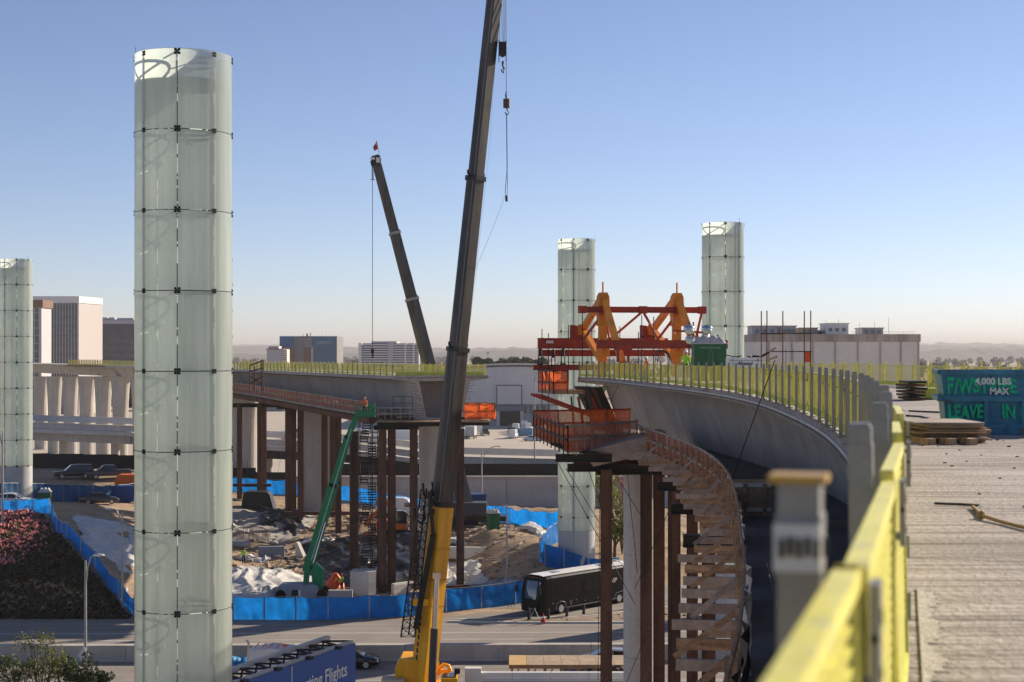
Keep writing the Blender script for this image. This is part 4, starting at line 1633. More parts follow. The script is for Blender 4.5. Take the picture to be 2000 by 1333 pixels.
for (u, f, z0, z1) in [(-1.8, 6.6, 18.2, 24.9), (-1.3, 6.7, 18.2, 24.6), (.2, 6.8, 20.5, 25.2), (1.9, 6.6, 22, 25.0), (3.2, 6.6, 22, 25.4), (4.0, 6.6, 22, 25.1), (5.4, 6.6, 22, 24.7), (-.4, -.45, 22.2, 26), (2.4, -5.6, 22, 25.6), (3.2, -5.6, 22, 25.5), (7.6, -1, 22, 24.6)]:
    q = MB()
    q.tube(fr(u, f, z0), fr(u, f, z1), .035, n=5)
    q.box(fr(u, f, min(z1 - .5, 24.2)), (.14, .14, .12))
    q.build("hanger_rod", DSTEEL, ft)
for (u, f, z) in [(-1.9, 6.8, 22.3), (-.2, 6.8, 22.3), (-.9, 6.9, 22.2)]:
    q = MB()
    for a in (-.13, .13):
        q.tube(fr(u + a, f, z), fr(u + a, f, z + .6), .04, n=5)
    q.tube(fr(u, f, z + .6), fr(u, f, z + 1.2), .14, .1, n=8)
    q.tube(fr(u, f, z + 1.2), fr(u, f, z + 1.45), .03, n=5)
    q.box(fr(u, f, z + .05), (.4, .3, .12))
    q.build("hydraulic_jack", DSTEEL, ft)
for u, f, z in ((-1.3, 6.2, 23.95), (5.2, 5.6, 24.0)):
    q = MB()
    q.box(fr(u, f, z), (.5, .15, .2), rz=.2)
    q.build("work_lamp", WHITE, ft)
q = MB()                                     # hose loops hanging at the middle
for k in range(3):
    c = fr(3.6 + k * .12, -5.9, dz + 1.2 - .15 * k)
    q.path([c + L(sT)[2] * (math.cos(a) * .5) + UP * (math.sin(a) * (.65 + .12 * k)) for a in np.linspace(0, 6.28, 15)], .03, 5)
q.build("hose_loop", BLACK, ft, kind="stuff")
q = MB()
for k in range(2):
    c = fr(7.0, -.6 - .1 * k, 25.6)
    q.path([c + L(sT)[2] * (-.6 * math.sin(a) * .3 - .9) + UP * (-1.2 * a / 3.1) for a in np.linspace(0, 3.1, 8)], .02, 4)
q.build("rope", GREYP, ft, kind="stuff")
# upper and lower netted working platforms of the traveller
for (ua, ub, fa, fb, z, h) in [(-2.0, .2, 1.5, 6.8, 20.55, 1.35)]:
    q = MB()
    for k in range(6):
        f0, f1 = fa + (fb - fa) * k / 6, fa + (fb - fa) * (k + .95) / 6
        P4 = [fr(ua, f0, z), fr(ub, f0, z), fr(ub, f1, z), fr(ua, f1, z)]
        q.loft([[p - UP * .25 for p in P4], P4])
    q.build("platform_deck", TIMB, ft, kind="stuff")
    netside(ft, fr(ua, fa, z), fr(ua, fb, z), h, ORNET, 1.3, DSTEEL, (.55, h), DSTEEL, .04)
    netside(ft, fr(ua, fb, z), fr(ub, fb, z), h, ORNET, .9, TRAVR, (.55, h), TRAVR, .04)
    netside(ft, fr(ua, fa, z), fr(ub - 1.2, fa, z), h, ORNET, .8, DSTEEL, (.55, h), DSTEEL, .04)
for k in range(5):
    q = MB()
    q.beam(fr(-2.8, 2 + k * .9, 20.2), fr(2.2, 2.6 + k * .7, 18.4 + .0 * k), .16, .2)
    q.build("bracket_strut", TRAVR, ft)
for k in range(4):
    q = MB()
    q.beam(fr(-.6 + k * .5, 2.2, 20.1), fr(-.3 + k * .7, 2.4, 17.6), .12, .14)
    q.build("bracket_post", TRAVR if k % 2 else DSTEEL, ft)
for k in range(9):                           # steel side form hung beside the web
    q = MB()
    q.beam(fr(.9 + .12 * k, 2.0 + .5 * k, 20.7), fr(2.4 + .12 * k, 2.0 + .5 * k, 17.5), .14, .22)
    q.build("side_form_rib", RUST, ft)
q = MB()
q.prism([(0, 0), (1.0, 0), (2.5, -3.2), (1.6, -3.2)], fr(.6, 2.2, 20.75), L(sT)[2], UP, L(sT)[1] * 4.6)
q.build("side_form", DSTEEL, ft)
# ------------------------------------------------------------------ vehicles
def wheel(parent, x, y, r, w, sd):
    q = MB()
    q.tube((x, y - w / 2, r), (x, y + w / 2, r), r, n=20)
    t = q.build("wheel", TYRE, parent, local=True)
    q = MB()
    yo = y + sd * (w / 2 + .012)
    q.tube((x, yo - .02, r), (x, yo + .012, r), r * .64, n=14)
    q.cur = 1
    for k in range(5):
        a = k * 2 * math.pi / 5
        q.beam((x + math.cos(a) * r * .2, yo + .02, r + math.sin(a) * r * .2), (x + math.cos(a) * r * .56, yo + .02, r + math.sin(a) * r * .56), .02, r * .12, up=Vector((0, 1, 0)))
    q.build("rim", [RIM, BLACK], t, local=True)


def car(name, label, loc, rz, paint, kind="sedan", cat="car", group=None, parts=True):
    """built nose towards +x, origin on the ground under its middle"""
    e = thing(name, label, cat, loc, rz, group)
    spec = {
        "sedan": dict(L=4.7, W=1.82, st=[(-2.35, .72, .35, .82), (-2.2, .86, .28, .98), (-1.3, .91, .2, 1.0), (0, .91, .2, .96), (1.0, .91, .2, .94), (1.9, .88, .22, .82), (2.25, .78, .3, .68), (2.35, .66, .38, .58)],
                      gh=[(-1.95, .72, .7, .99, 1.0), (-1.05, .78, .6, .99, 1.40), (-.2, .8, .62, .97, 1.45), (.45, .8, .61, .96, 1.40), (1.25, .76, .7, .93, .95)], roof=(1, 3)),
        "suv": dict(L=5.2, W=2.0, st=[(-2.6, .9, .45, 1.1), (-2.5, .98, .4, 1.15), (-1, 1, .38, 1.15), (.6, 1, .38, 1.12), (1.5, .98, .4, 1.08), (2.4, .93, .42, .98), (2.6, .86, .5, .8)],
                    gh=[(-2.55, .88, .78, 1.15, 1.2), (-2.3, .88, .74, 1.15, 1.86), (-.5, .9, .76, 1.15, 1.9), (.35, .9, .75, 1.13, 1.85), (1.15, .88, .8, 1.1, 1.12)], roof=(1, 3)),
        "pickup": dict(L=5.8, W=2.0, st=[(-2.9, .95, .5, 1.1), (-2.8, .98, .48, 1.15), (-.75, 1, .45, 1.15), (.6, 1, .45, 1.14), (1.6, .98, .45, 1.12), (2.6, .95, .45, 1.04), (2.9, .86, .5, .85)],
                       gh=[(-.95, .88, .78, 1.15, 1.2), (-.75, .88, .74, 1.15, 1.86), (.2, .9, .75, 1.14, 1.9), (.75, .9, .74, 1.14, 1.84), (1.55, .88, .8, 1.12, 1.14)], roof=(1, 3)),
        "van": dict(L=5.6, W=2.0, st=[(-2.8, .97, .4, 1.2), (-2.7, 1, .35, 1.25), (0, 1, .35, 1.25), (1.6, 1, .35, 1.2), (2.4, .95, .38, 1.05), (2.8, .85, .45, .8)],
                    gh=[(-2.78, .97, .92, 1.25, 2.35), (-2.0, .97, .93, 1.25, 2.45), (.8, .97, .9, 1.22, 2.42), (1.4, .95, .86, 1.2, 2.2), (2.35, .9, .85, 1.05, 1.08)], roof=(0, 3)),
    }[kind]
    q = MB()
    rings = []
    for (x, hw, zb, zt) in spec["st"]:
        zm = zb + (zt - zb) * .55
        ring = [(hw * .9, zb), (hw, zb + .12), (hw * 1.0, zm), (hw * .97, zt - .06), (hw * .88, zt)]
        rings.append([Vector((x, y, z)) for y, z in ring] + [Vector((x, -y, z)) for y, z in ring[::-1]])
    q.loft(rings, True)
    if kind == "pickup":
        q.box((-1.85, 0, 1.2), (1.9, 1.9, .06))
    body = q.build("body", paint, e, local=True)
    if kind == "pickup":
        q = MB()
        q.box((-1.85, 0, 1.19), (1.75, 1.6, .1))
        q.build("load_bed", BLACK, body, local=True)
    g = spec["gh"]
    q = MB()
    rings = []
    for (x, wb, wt, zb, zt) in g:
        rings.append([Vector((x, wb, zb - .03)), Vector((x, wt, zt - .04)), Vector((x, wt * .85, zt)), Vector((x, -wt * .85, zt)), Vector((x, -wt, zt - .04)), Vector((x, -wb, zb - .03))])
    q.loft(rings)
    q.build("cabin_glass" if kind != "van" else "cargo_body", GLASSD if kind != "van" else paint, e, local=True)
    q = MB()
    a, b_ = spec["roof"]
    rings = []
    for (x, wb, wt, zb, zt) in g[a:b_ + 1]:
        rings.append([Vector((x, wt + .015, zt - .05)), Vector((x, wt * .85, zt + .02)), Vector((x, -wt * .85, zt + .02)), Vector((x, -wt - .015, zt - .05)), Vector((x, 0, zt - .06))])
    q.loft(rings, True)
    q.build("roof", paint, e, local=True)
    if kind != "van":
        for sd in (-1, 1):
            q = MB()
            for i in range(len(g) - 1):
                if i in (0, len(g) - 2) or i == 1:
                    A_ = Vector((g[i][0], sd * (g[i][2] + .012), g[i][4] - .04))
                    B_ = Vector((g[i + 1][0], sd * (g[i + 1][2] + .012), g[i + 1][4] - .04))
                    q.beam(A_, B_, .06, .07)
            xm = (g[1][0] + g[3][0]) / 2
            q.beam((xm, sd * (g[2][1] + .005), g[2][3]), (xm, sd * (g[2][2] + .01), g[2][4] - .05), .05, .09)
            q.build("window_pillar", paint, e, local=True)
    else:
        q = MB()
        for sd in (-1, 1):
            q.box((1.35, sd * .945, 1.6), (.75, .05, .55))
        q.build("side_window", GLASSD, e, local=True)
        q = MB()
        q.quad(Vector((1.46, .8, 2.1)), Vector((1.46, -.8, 2.1)), Vector((2.3, -.82, 1.16)), Vector((2.3, .82, 1.16)))
        q.build("windscreen", GLASSD, e, local=True)
    if parts:
        xf, xr = spec["st"][-1][0], spec["st"][0][0]
        zf = spec["st"][-2][3]
        for sd in (-1, 1):
            q = MB()
            q.box((xf - .1, sd * .62, zf - .1), (.2, .32, .14))
            q.build("headlight", CHROME, e, local=True)
            q = MB()
            q.box((xr + .06, sd * .7, spec["st"][1][3] - .16), (.14, .3, .18))
            q.build("tail_light", RED, e, local=True)
            q = MB()
            q.box((g[-2][0] + .25, sd * (spec["W"] / 2 + .06), spec["st"][3][3] + .06), (.12, .2, .14))
            q.build("mirror", paint, e, local=True)
        q = MB()
        q.box((xr - .0, 0, .62), (.03, .5, .14))
        q.build("number_plate", WHITE, e, local=True)
        q = MB()
        q.box((xf - .02, 0, .5), (.1, 1.3, .16))
        q.build("grille", BLACK, e, local=True)
    Lh = spec["L"]
    r_ = .33 if kind == "sedan" else .39
    for x in (-Lh * .29, Lh * .3):
        for sd in (-1, 1):
            wheel(e, x, sd * (spec["W"] / 2 - .12), r_, .24, sd)
    return e


PBLK = mat("black_car_paint", (.012, .012, .014), .2, var=.1, coat=.8)
PGRY = mat("dark_grey_car_paint", (.05, .05, .055), .25, var=.1, coat=.7)
PMAR = mat("dark_brown_car_paint", (.03, .017, .016), .25, var=.1, coat=.7)
PSIL = mat("silver_car_paint", (.5, .52, .55), .25, .4, var=.05, coat=.5)
PWHT = mat("white_car_paint", (.7, .7, .7), .3, var=.04, coat=.5)
PBLU = mat("pale_blue_van_paint", (.12, .25, .38), .35, var=.1)

car("black_sedan", "black sedan driving past the end of the blue sign", (-12.1, 113.2, 0), 0, PBLK)
car("silver_sedan", "pale silver sedan half hidden behind the formwork table", (X_(1188, 113), 113, 0), math.pi, PSIL)
car("dark_suv", "dark brown sport utility vehicle parked nose-left before the black screen", (X_(131, 203), 206, hz(X_(131, 203), 206) - .02), R(200), PMAR, "suv")
car("pickup_truck", "dark grey crew-cab pickup parked beside the brown SUV", (X_(205, 205), 207, hz(X_(205, 205), 207) - .02), R(198), PGRY, "pickup", "truck")
car("dark_sedan", "dark sedan parked tail to the road in front of the teal fence", (X_(202, 190), 188, hz(X_(202, 190), 188)), R(20), PGRY)
car("white_van", "white van with sloping nose parked behind the rusty columns", (X_(778, 196), 196, hz(X_(778, 196), 196)), R(-8), PWHT, "van", "van")
car("white_car", "white car whose roof shows over the blue fence on the bank", (X_(28, 171), 170, hz(X_(28, 171), 170)), R(5), PWHT)
car("service_pickup", "pale pickup with ladder rack behind the blue fence by the retaining wall", (X_(1056, 192), 196, hz(X_(1056, 192), 196)), R(10), PSIL, "pickup", "truck")

# vehicles far off in the lot: four kinds copied
protos = [car("lot_van", "white van parked in the far lot before the warehouse", (X_(868, 430), 432, .02), R(80), PWHT, "van", "van", "vehicles in the far lot", False),
          car("lot_pickup", "grey pickup parked in the far lot before the warehouse", (X_(895, 415), 415, .02), R(95), PGRY, "pickup", "truck", "vehicles in the far lot", False),
          car("lot_sedan", "pale sedan parked in the far lot before the warehouse", (X_(1038, 412), 412, .02), R(175), PWHT, "sedan", "car", "vehicles in the far lot", False),
          car("lot_blue_van", "blue van parked in the far lot facing the cantilever gap", (X_(1022, 432), 432, .02), R(170), PBLU, "van", "van", "vehicles in the far lot", False)]
rv = random.Random(21)
for k, (x, d) in enumerate([(855, 425), (862, 440), (880, 440), (888, 425), (905, 440), (915, 448), (925, 436), (935, 452), (940, 470), (905, 470), (880, 470), (1000, 448), (1008, 462), (1018, 455), (1030, 466), (1042, 450), (1052, 440), (1060, 455), (1000, 480), (1025, 485), (1045, 478), (1003, 425), (1012, 440), (1052, 425), (1035, 440), (947, 440), (912, 430), (898, 455), (1064, 415), (780, 420), (795, 430), (560, 420), (575, 440), (700, 430), (715, 445), (735, 425), (1080, 430)]):
    pr_ = protos[[0, 1, 2, 0, 1, 0, 2][k % 7]]
    copy_tree(pr_, (X_(x, d), d, .02), R(rv.choice([80, 95, 100, 85])))


def box_truck(name, label, loc, rz, L_, body, cat="truck", group=None):
    e = thing(name, label, cat, loc, rz, group)
    q = MB()
    q.box((-.6, 0, 2.2), (L_ - 2.4, 2.4, 2.5))
    q.build("cargo_box", body, e, local=True)
    q = MB()
    q.prism([(0, .6), (2.0, .6), (2.05, 1.3), (1.5, 2.5), (0, 2.6)], (L_ / 2 - 1.75, -1.1, 0), (1, 0, 0), UP, (0, 2.2, 0))
    q.build("cab", PWHT, e, local=True)
    q = MB()
    q.box((L_ / 2 + .15, 0, 1.85), (.5, 1.9, .7))
    q.build("windscreen", GLASSD, e, local=True)
    for x in (-L_ * .3, L_ * .36):
        for sd in (-1, 1):
            wheel(e, x, sd * 1.0, .48, .3, sd)
    return e


box_truck("box_truck", "white box truck seen between the rusty columns in the far lot", (X_(788, 400), 400, .02), R(0), 8, PWHT)
box_truck("box_truck", "white box truck parked left in the far lot beneath the cantilever", (X_(920, 420), 424, .02), R(85), 8, UNITM)
box_truck("tool_truck", "small blue box truck behind the rusty column right of the yellow boom", (X_(905, 182), 184, hz(X_(905, 182), 184)), R(200), 6, mat("truck_blue", (.02, .05, .16), .5))

# white tractor unit behind the sign gantry
e = thing("tractor_unit", "white truck tractor with exhaust stack half hidden behind the sign truss", "truck", (X_(545, 106), 106.5, 0))
q = MB()
q.prism([(-2.2, .7), (1.0, .7), (1.1, 1.7), (.9, 2.7), (-.6, 2.85), (-2.1, 2.6)], (0, -1.15, 0), (1, 0, 0), UP, (0, 2.3, 0))
q.build("cab", PWHT, e, local=True)
q = MB()
q.prism([(1.0, .7), (3.0, .7), (3.1, 1.3), (2.8, 1.65), (1.05, 1.75)], (0, -1.0, 0), (1, 0, 0), UP, (0, 2.0, 0))
q.build("bonnet", PWHT, e, local=True)
q = MB()
q.quad((.93, -.95, 1.8), (.93, .95, 1.8), (.8, .9, 2.6), (.8, -.9, 2.6))
q.build("windscreen", GLASSD, e, local=True)
q = MB()
q.tube((-2.0, -1.1, .8), (-2.0, -1.1, 3.3), .08, n=8)
q.tube((-2.0, -1.1, 3.3), (-2.15, -1.1, 3.45), .08, n=8)
q.build("exhaust_stack", CHROME, e, local=True)
q = MB()
for k in range(4):
    q.box((-1.6 + k * .5, 0, 2.88), (.06, 1.6, .06))
q.box((.4, -.3, 2.92), (.3, .3, .12))
q.build("roof_rack", ORANGE, e, local=True)
for x in (-1.5, 2.1):
    for sd in (-1, 1):
        wheel(e, x, sd * 1.0, .5, .3, sd)

# ------------------------------------------------------------------ black coach
TH = R(46)
bus = thing("coach", "long black coach with white roof turning out beside the rubble island", "bus", (1.62, 135.5, 0), TH)
BB = mat("coach_black", (.004, .0035, .0035), .3, var=.2, coat=.1, scale=.3, spec=.15)


def bring(x, hw, z0, z1, rr=.22):
    pts = [(hw * .97, z0), (hw, z0 + .35), (hw, z1 - rr - .5), (hw * .985, z1 - rr), (hw * .9, z1 - .06), (hw * .75, z1)]
    return [Vector((x, -y, z)) for y, z in pts] + [Vector((x, y, z)) for y, z in pts[::-1]]


q = MB()
st = [(.0, 1.0, .45, 1.55), (.02, 1.12, .4, 1.7), (.12, 1.2, .36, 2.4), (.42, 1.26, .33, 3.3), (.75, 1.29, .32, 3.46), (1.4, 1.3, .32, 3.5), (7, 1.3, .32, 3.5), (13.2, 1.3, .34, 3.5), (13.6, 1.26, .4, 3.42), (13.7, 1.18, .5, 3.3)]
q.loft([bring(*s_) for s_ in st], False)
q.build("body", BB, bus, local=True)
q = MB()
q.loft([[Vector((x, -1.05 * w, 3.5 + (.012 if 1 < x < 13.3 else -.03))), Vector((x, -.5, 3.545)), Vector((x, .5, 3.545)), Vector((x, 1.05 * w, 3.5 + (.012 if 1 < x < 13.3 else -.03)))] for x, w in ((.7, .85), (1.3, .97), (4, 1), (9, 1), (13.3, 1), (13.55, .9))], caps=False, closed=False)
rf = q.build("roof", WHITE, bus, local=True)
for x in (3.2, 9.5):
    q = MB()
    q.box((x, 0, 3.57), (.75, .65, .07))
    q.build("roof_hatch", LGREY, rf, local=True)
q = MB()


def nose(y, z):
    f = np.interp(z, [.4, 1.55, 1.7, 2.4, 3.3], [0.0, 0, .02, .12, .42])
    return float(f) + .28 * (y / 1.2) ** 4 - .035


q.grid(9, 7, lambda a, b_: Vector((nose(-1.1 + 2.2 * a, 1.5 + 1.55 * b_), -1.1 + 2.2 * a, 1.5 + 1.55 * b_)))
q.build("windscreen", mat("windscreen_glass", (.05, .07, .1), .03, var=.15, spec=1.0, coat=1.), bus, local=True)
q = MB()
for i in range(6):
    z = 1.72
q.box((6.9, -1.306, 2.2), (9.6, .012, 1.05))
q.box((6.9, 1.306, 2.2), (9.6, .012, 1.05))
q.build("side_glass", mat("coach_tinted_glass", (.006, .006, .007), .12, spec=.3), bus, local=True)
for i in range(5):
    for sd in (-1, 1):
        q = MB()
        q.box((3.7 + i * 1.6, sd * 1.315, 2.2), (.05, .012, 1.05))
        q.build("window_pillar", BB, bus, local=True)
for sd in (-1, 1):
    q = MB()
    q.box((7, sd * 1.31, .52), (9.5, .02, .035))
    q.build("side_trim", CHROME, bus, local=True)
    q = MB()
    q.box((.26, sd * 1.02, .92), (.2, .3, .2))
    q.build("headlight", CHROME, bus, local=True)
    q = MB()
    q.path([(.1, sd * 1.1, 3.0), (-.25, sd * 1.35, 2.95), (-.3, sd * 1.42, 2.5)], .04, 6)
    q.box((-.28, sd * 1.42, 2.3), (.14, .22, .55))
    q.build("mirror", BLACK, bus, local=True)
    for x in (2.6, 10.6, 11.9):
        wheel(bus, x, sd * 1.14, .5, .32, sd)
    for x in (2.6, 11.25):
        q = MB()
        w_ = .68 if x < 5 else 1.4
        q.path([(x - w_, sd * 1.315, .45), (x - w_ * .8, sd * 1.315, 1.0), (x, sd * 1.315, 1.16), (x + w_ * .8, sd * 1.315, 1.0), (x + w_, sd * 1.315, .45)], .025, 5)
        q.build("wheel_arch", CHROME, bus, local=True)
q = MB()
q.box((.03, 0, .62), (.06, .5, .16))
q.build("number_plate", WHITE, bus, local=True)
for y in (-.7, -.35, 0, .35, .7):
    q = MB()
    q.box((.46 + .12 * abs(y), y, 3.34), (.08, .12, .05))
    q.build("marker_lamp", ORANGE, bus, local=True)
for x, z in ((1.5, 1.05), (4.6, 1.05), (5.8, .85), (7.6, .9), (9.2, 1.35), (9.2, .8)):
    q = MB()
    q.tube((x, -1.3, z), (x, -1.335, z), .05, n=8)
    q.build("side_marker", CHROME, bus, local=True)
me = text_mesh("VIP", .62, .004, 1., .25)
me.materials.clear()
me.materials.append(WHITE)
put("lettering", me, bus, local=True, loc=(9.35, -1.33, 2.02), rot=(R(90), 0, 0))
me = text_mesh("V", .7, .004, 1.)
me.materials.clear()
me.materials.append(mat("dull_gold_print", (.2, .18, .14), .5))
put("lettering", me, bus, local=True, loc=(3.7, -1.33, .62), rot=(R(90), 0, 0))

# ------------------------------------------------------------------ cranes
def boom_section(q, a, b_, w0, w1, view):
    """oval-bottomed box section between two points; view = direction the flat top faces"""
    a, b_ = Vector(a), Vector(b_)
    t = (b_ - a).normalized()
    sd = t.cross(view).normalized()
    up = sd.cross(t)
    rings = []
    for p, w in ((a, w0), (b_, w1)):
        pts = [(-.5, .5), (.5, .5), (.56, .38), (.56, -.25), (.48, -.48), (.28, -.64), (0, -.7), (-.28, -.64), (-.48, -.48), (-.56, -.25), (-.56, .38)]
        rings.append([p + sd * (x * w * .9) + up * (y * w) for x, y in pts])
    q.loft(rings)
    return t, sd, up


d = 95.
cr1 = thing("mobile_crane", "yellow mobile crane with long black telescopic boom in the middle foreground", "crane", (X_(830, d), d, 0))
bx = lambda y: 826 + (967 - 826) * (1333 - y) / 1353.
VW = Vector((.75, -.66, 0))
secs = [("base_boom", 1335, 985, 1.22, 1.16, CRANE), ("boom_section", 992, 680, 1.0, .98, BOOM), ("boom_section", 690, 346, .88, .85, BOOM), ("boom_section", 354, -60, .76, .73, BOOM)]
for nm, ya, yb, w0, w1, m_ in secs:
    q = MB()
    t, sd, up = boom_section(q, W(bx(ya), ya, d), W(bx(yb), yb, d), w0, w1, VW)
    part_ = q.build(nm, m_, cr1)
    if m_ is BOOM:
        q = MB()
        for k in (-1, 1):
            q.beam(W(bx(ya), ya, d) + up * w0 * .3 + sd * k * w0 * .52, W(bx(yb), yb, d) + up * w1 * .3 + sd * k * w1 * .52, .05, .05)
        q.build("edge_strip", mat("pale_boom_edge", (.22, .2, .18), .4, .3), part_)
for y, w in ((985, 1.3), (683, 1.12), (349, 1.0)):
    q = MB()
    c = W(bx(y), y, d)
    boom_section(q, c - t * .14, c + t * .14, w, w, VW)
    for k in (-1, 1):
        q.beam(c + sd * k * w * .5, c + sd * k * w * .75 + t * .35, .08, .1)
        q.box(c + sd * k * w * .72 + t * .3, (.12, .12, .25))
    q.build("boom_collar", BLACK, cr1)
for y in (1180, 1130, 1070):
    q = MB()
    c = W(bx(y), y, d)
    boom_section(q, c - t * .03, c + t * .03, 1.235, 1.235, VW)
    q.build("boom_band", mat("crane_yellow_dark", (.6, .26, .006), .5), cr1)
q = MB()
for k in range(7):
    c = W(bx(1000 + k * 17) - 14, 1000 + k * 17, d - .75)
    q.box(c, (.12, .03, .34))
q.build("warning_lettering", BLACK, cr1, kind="stuff")
q = MB()
for k in range(9):
    c = W(bx(1180 + k * 13) - 17.5, 1180 + k * 13, d - .8)
    q.box(c, (.1, .03, .28))
q.build("side_lettering", BLACK, cr1, kind="stuff")
q = MB()
q.tube(W(843, 1345, d - 1.3), W(848.5, 1228, d - 1.2), .24, n=14)
ba_ = q.build("luffing_cylinder", mat("cylinder_grey", (.06, .06, .065), .4, .2), cr1)
q = MB()
q.tube(W(848.5, 1230, d - 1.2), W(853, 1128, d - 1.1), .17, n=14)
q.box(W(853.5, 1124, d - 1.1), (.5, .5, .35))
q.build("piston_rod", CHROME, ba_)
# stowed lattice jib beside the boom
q = MB()
ja, jb = W(833, 955, d - .6), W(797, 1243, d - .6)
jn = 17
corner = [Vector((-.42, -.3, 0)), Vector((.42, -.3, 0)), Vector((0, .45, 0))]
for c in corner:
    q.tube(ja + c * .75, jb + c, .055, n=5)
for k in range(jn):
    f0, f1 = k / jn, (k + 1) / jn
    for i in range(3):
        j = (i + 1) % 3
        q.tube(ja.lerp(jb, f0) + corner[i] * (.75 + .25 * f0), ja.lerp(jb, f1) + corner[j] * (.75 + .25 * f1), .025, n=4)
        q.tube(ja.lerp(jb, f1) + corner[i] * (.75 + .25 * f1), ja.lerp(jb, f1) + corner[j] * (.75 + .25 * f1), .02, n=4)
q.build("lattice_jib", BLACK, cr1)
q = MB()
q.beam(W(846, 1045, d - .8), W(812, 1228, d - .8), .34, .4, up=Vector((0, -1, 0)))
q.beam(W(838, 960, d - .8), W(846, 1045, d - .8), .2, .25, up=Vector((0, -1, 0)))
q.build("jib_extension", BLACK, cr1)
q = MB()
for x, y in ((822, 1000), (838, 952)):
    q.path([W(x - 12, y - 8, d - .5), W(x - 10, y + 15, d - .5), W(x, y + 22, d - .5), W(x + 8, y + 14, d - .5), W(x + 6, y - 10, d - .5)], .09, 6)
q.build("jib_bracket", BLACK, cr1)
q = MB()
q.box(W(822, 1176, d - .7), (.95, .5, .4))
for k in range(3):
    q.box(W(812 + k * 7, 1167, d - .7), (.08, .3, .35))
q.build("jib_support", CRANE, cr1)
# superstructure and carrier
q = MB()
q.prism([(-1.35, -.9), (-1.45, .5), (-1.1, 1.05), (-.1, 1.05), (.3, .2), (.3, -.9)], W(817, 1322, d - .5), (1, 0, 0), UP, (0, 2.6, 0))
q.build("counterweight", CRANE, cr1)
q = MB()
q.box((X_(826, d), d, 2.2), (3.4, 2.6, .9))
q.tube((X_(826, d), d, 1.4), (X_(826, d), d, 1.8), 1.1, n=20)
q.build("turntable", CRANE, cr1)
q = MB()
q.box((X_(880, d), d - 1.2, 2.55), (1.0, 1.7, 1.75))
cb = q.build("operator_cab", CRANE, cr1)
q = MB()
q.box((X_(880, d), d - 2.065, 2.7), (.86, .03, 1.0))
q.box((X_(880, d) + .515, d - 1.2, 2.7), (.03, 1.4, 1.0))
q.build("cab_window", GLASSD, cb)
q = MB()
q.box((X_(880, d), d - 1.2, 3.45), (.8, 1.3, .06))
q.build("cab_roof_glass", GLASSD, cb)
q = MB()
q.box(W(893, 1311, d - .6), (.35, .3, .3))
q.build("camera_box", BLACK, cr1)
q = MB()
q.path([W(856, 1308, d + .6), W(866, 1298, d + .6), W(876, 1301, d + .6), W(880, 1312, d + .6)], .13, 7)
q.box(W(862, 1312, d + .6), (.9, .5, .25))
q.tube(W(856, 1292, d + .6), W(856, 1330, d + .6), .05, n=6)
q.build("winch_guard", CRANE, cr1)
q = MB()
q.box((X_(770, d), d - .6, 2.72), (1.4, 1.2, .9))
q.build("side_locker", mat("tan_locker", (.5, .42, .3), .6), cr1)
q = MB()
q.box((X_(850, d), d, 1.15), (13, 2.7, .55))
q.build("carrier_deck", CRANE, cr1)
for k in range(5):
    for sd in (-1, 1):
        q = MB()
        q.tube((X_(850, d) - 5.2 + k * 2.5, d + sd * 1.2 - .2, .7), (X_(850, d) - 5.2 + k * 2.5, d + sd * 1.2 + .2, .7), .7, n=18)
        q.build("wheel", TYRE, cr1)
# boom head, ropes, hook block, ball hook
q = MB()
c = W(bx(-55), -55, d)
q.box(c + Vector((.35, 0, -.1)), (1.4, .7, .9))
q.tube(c + Vector((.75, -.3, .1)), c + Vector((.75, .3, .1)), .5, n=14)
q.build("boom_head", BLACK, cr1)
q = MB()
for xa, xb in ((976, 976), (979, 981), (983, 983), (987, 985)):
    q.tube(W(xa, -50, d), W(xb, 84, d), .014, n=4)
q.tube(W(988, -50, d), W(989, 195, d), .018, n=4)
q.build("hoist_rope", BLACK, cr1, kind="stuff")
for nm, lab, x, y0_, y1_, w in (("hook_block", "dark pulley hook block hanging close under the tall boom's head", 981.5, 82, 122, .5),):
    h = thing(nm, lab, "hook", W(x, y1_, d))
    q = MB()
    q.box(W(x, 96, d), (.42, .3, .85))
    for k in (-1, 1):
        q.box(W(x + k * 7, 100, d), (.05, .4, 1.35))
    q.build("block_body", BLACK, h)
    q = MB()
    for zz in (92, 106):
        q.tube(W(x, zz, d) - Vector((0, .2, 0)), W(x, zz, d) + Vector((0, .2, 0)), .17, n=12)
    q.build("sheave", DSTEEL, h)
    q = MB()
    q.path([W(982, 120, d), W(982, 128, d), W(984.5, 134, d), W(983, 143, d), W(980.5, 141, d), W(980, 135, d)], .07, 7, .04)
    q.build("hook", DSTEEL, h)
h = thing("ball_hook", "small overhaul weight and hook with slings on the tall crane's second line", "hook", W(989, 215, d))
q = MB()
q.tube(W(989.5, 194, d), W(989.5, 211, d), .21, n=14)
q.build("overhaul_weight", mat("brown_weight", (.1, .065, .045), .6), h)
q = MB()
q.path([W(988.5, 180, d), W(988, 186, d), W(989, 194, d)], .06, 6)
q.path([W(989.5, 211, d), W(991, 216, d), W(994, 219, d), W(992, 224, d), W(988, 223, d), W(987, 219, d)], .045, 6)
q.build("hook", BLACK, h)
q = MB()
q.tube(W(989.5, 224, d), W(990.5, 330, d), .03, n=5)
q.path([W(990.5, 330, d), W(988.5, 352, d), W(986.5, 378, d), W(988, 386, d)], .02, 5)
q.path([W(990.5, 330, d), W(991, 355, d), W(990.5, 384, d)], .02, 5)
q.tube(W(989, 382, d), W(989.5, 394, d), .08, n=7)
q.build("sling", BLACK, h, kind="stuff")
q = MB()
q.path([W(986, 384, d), W(965, 440, d), W(938, 505, d), W(915, 556, d), W(893, 598, d - .7)], .009, 4)
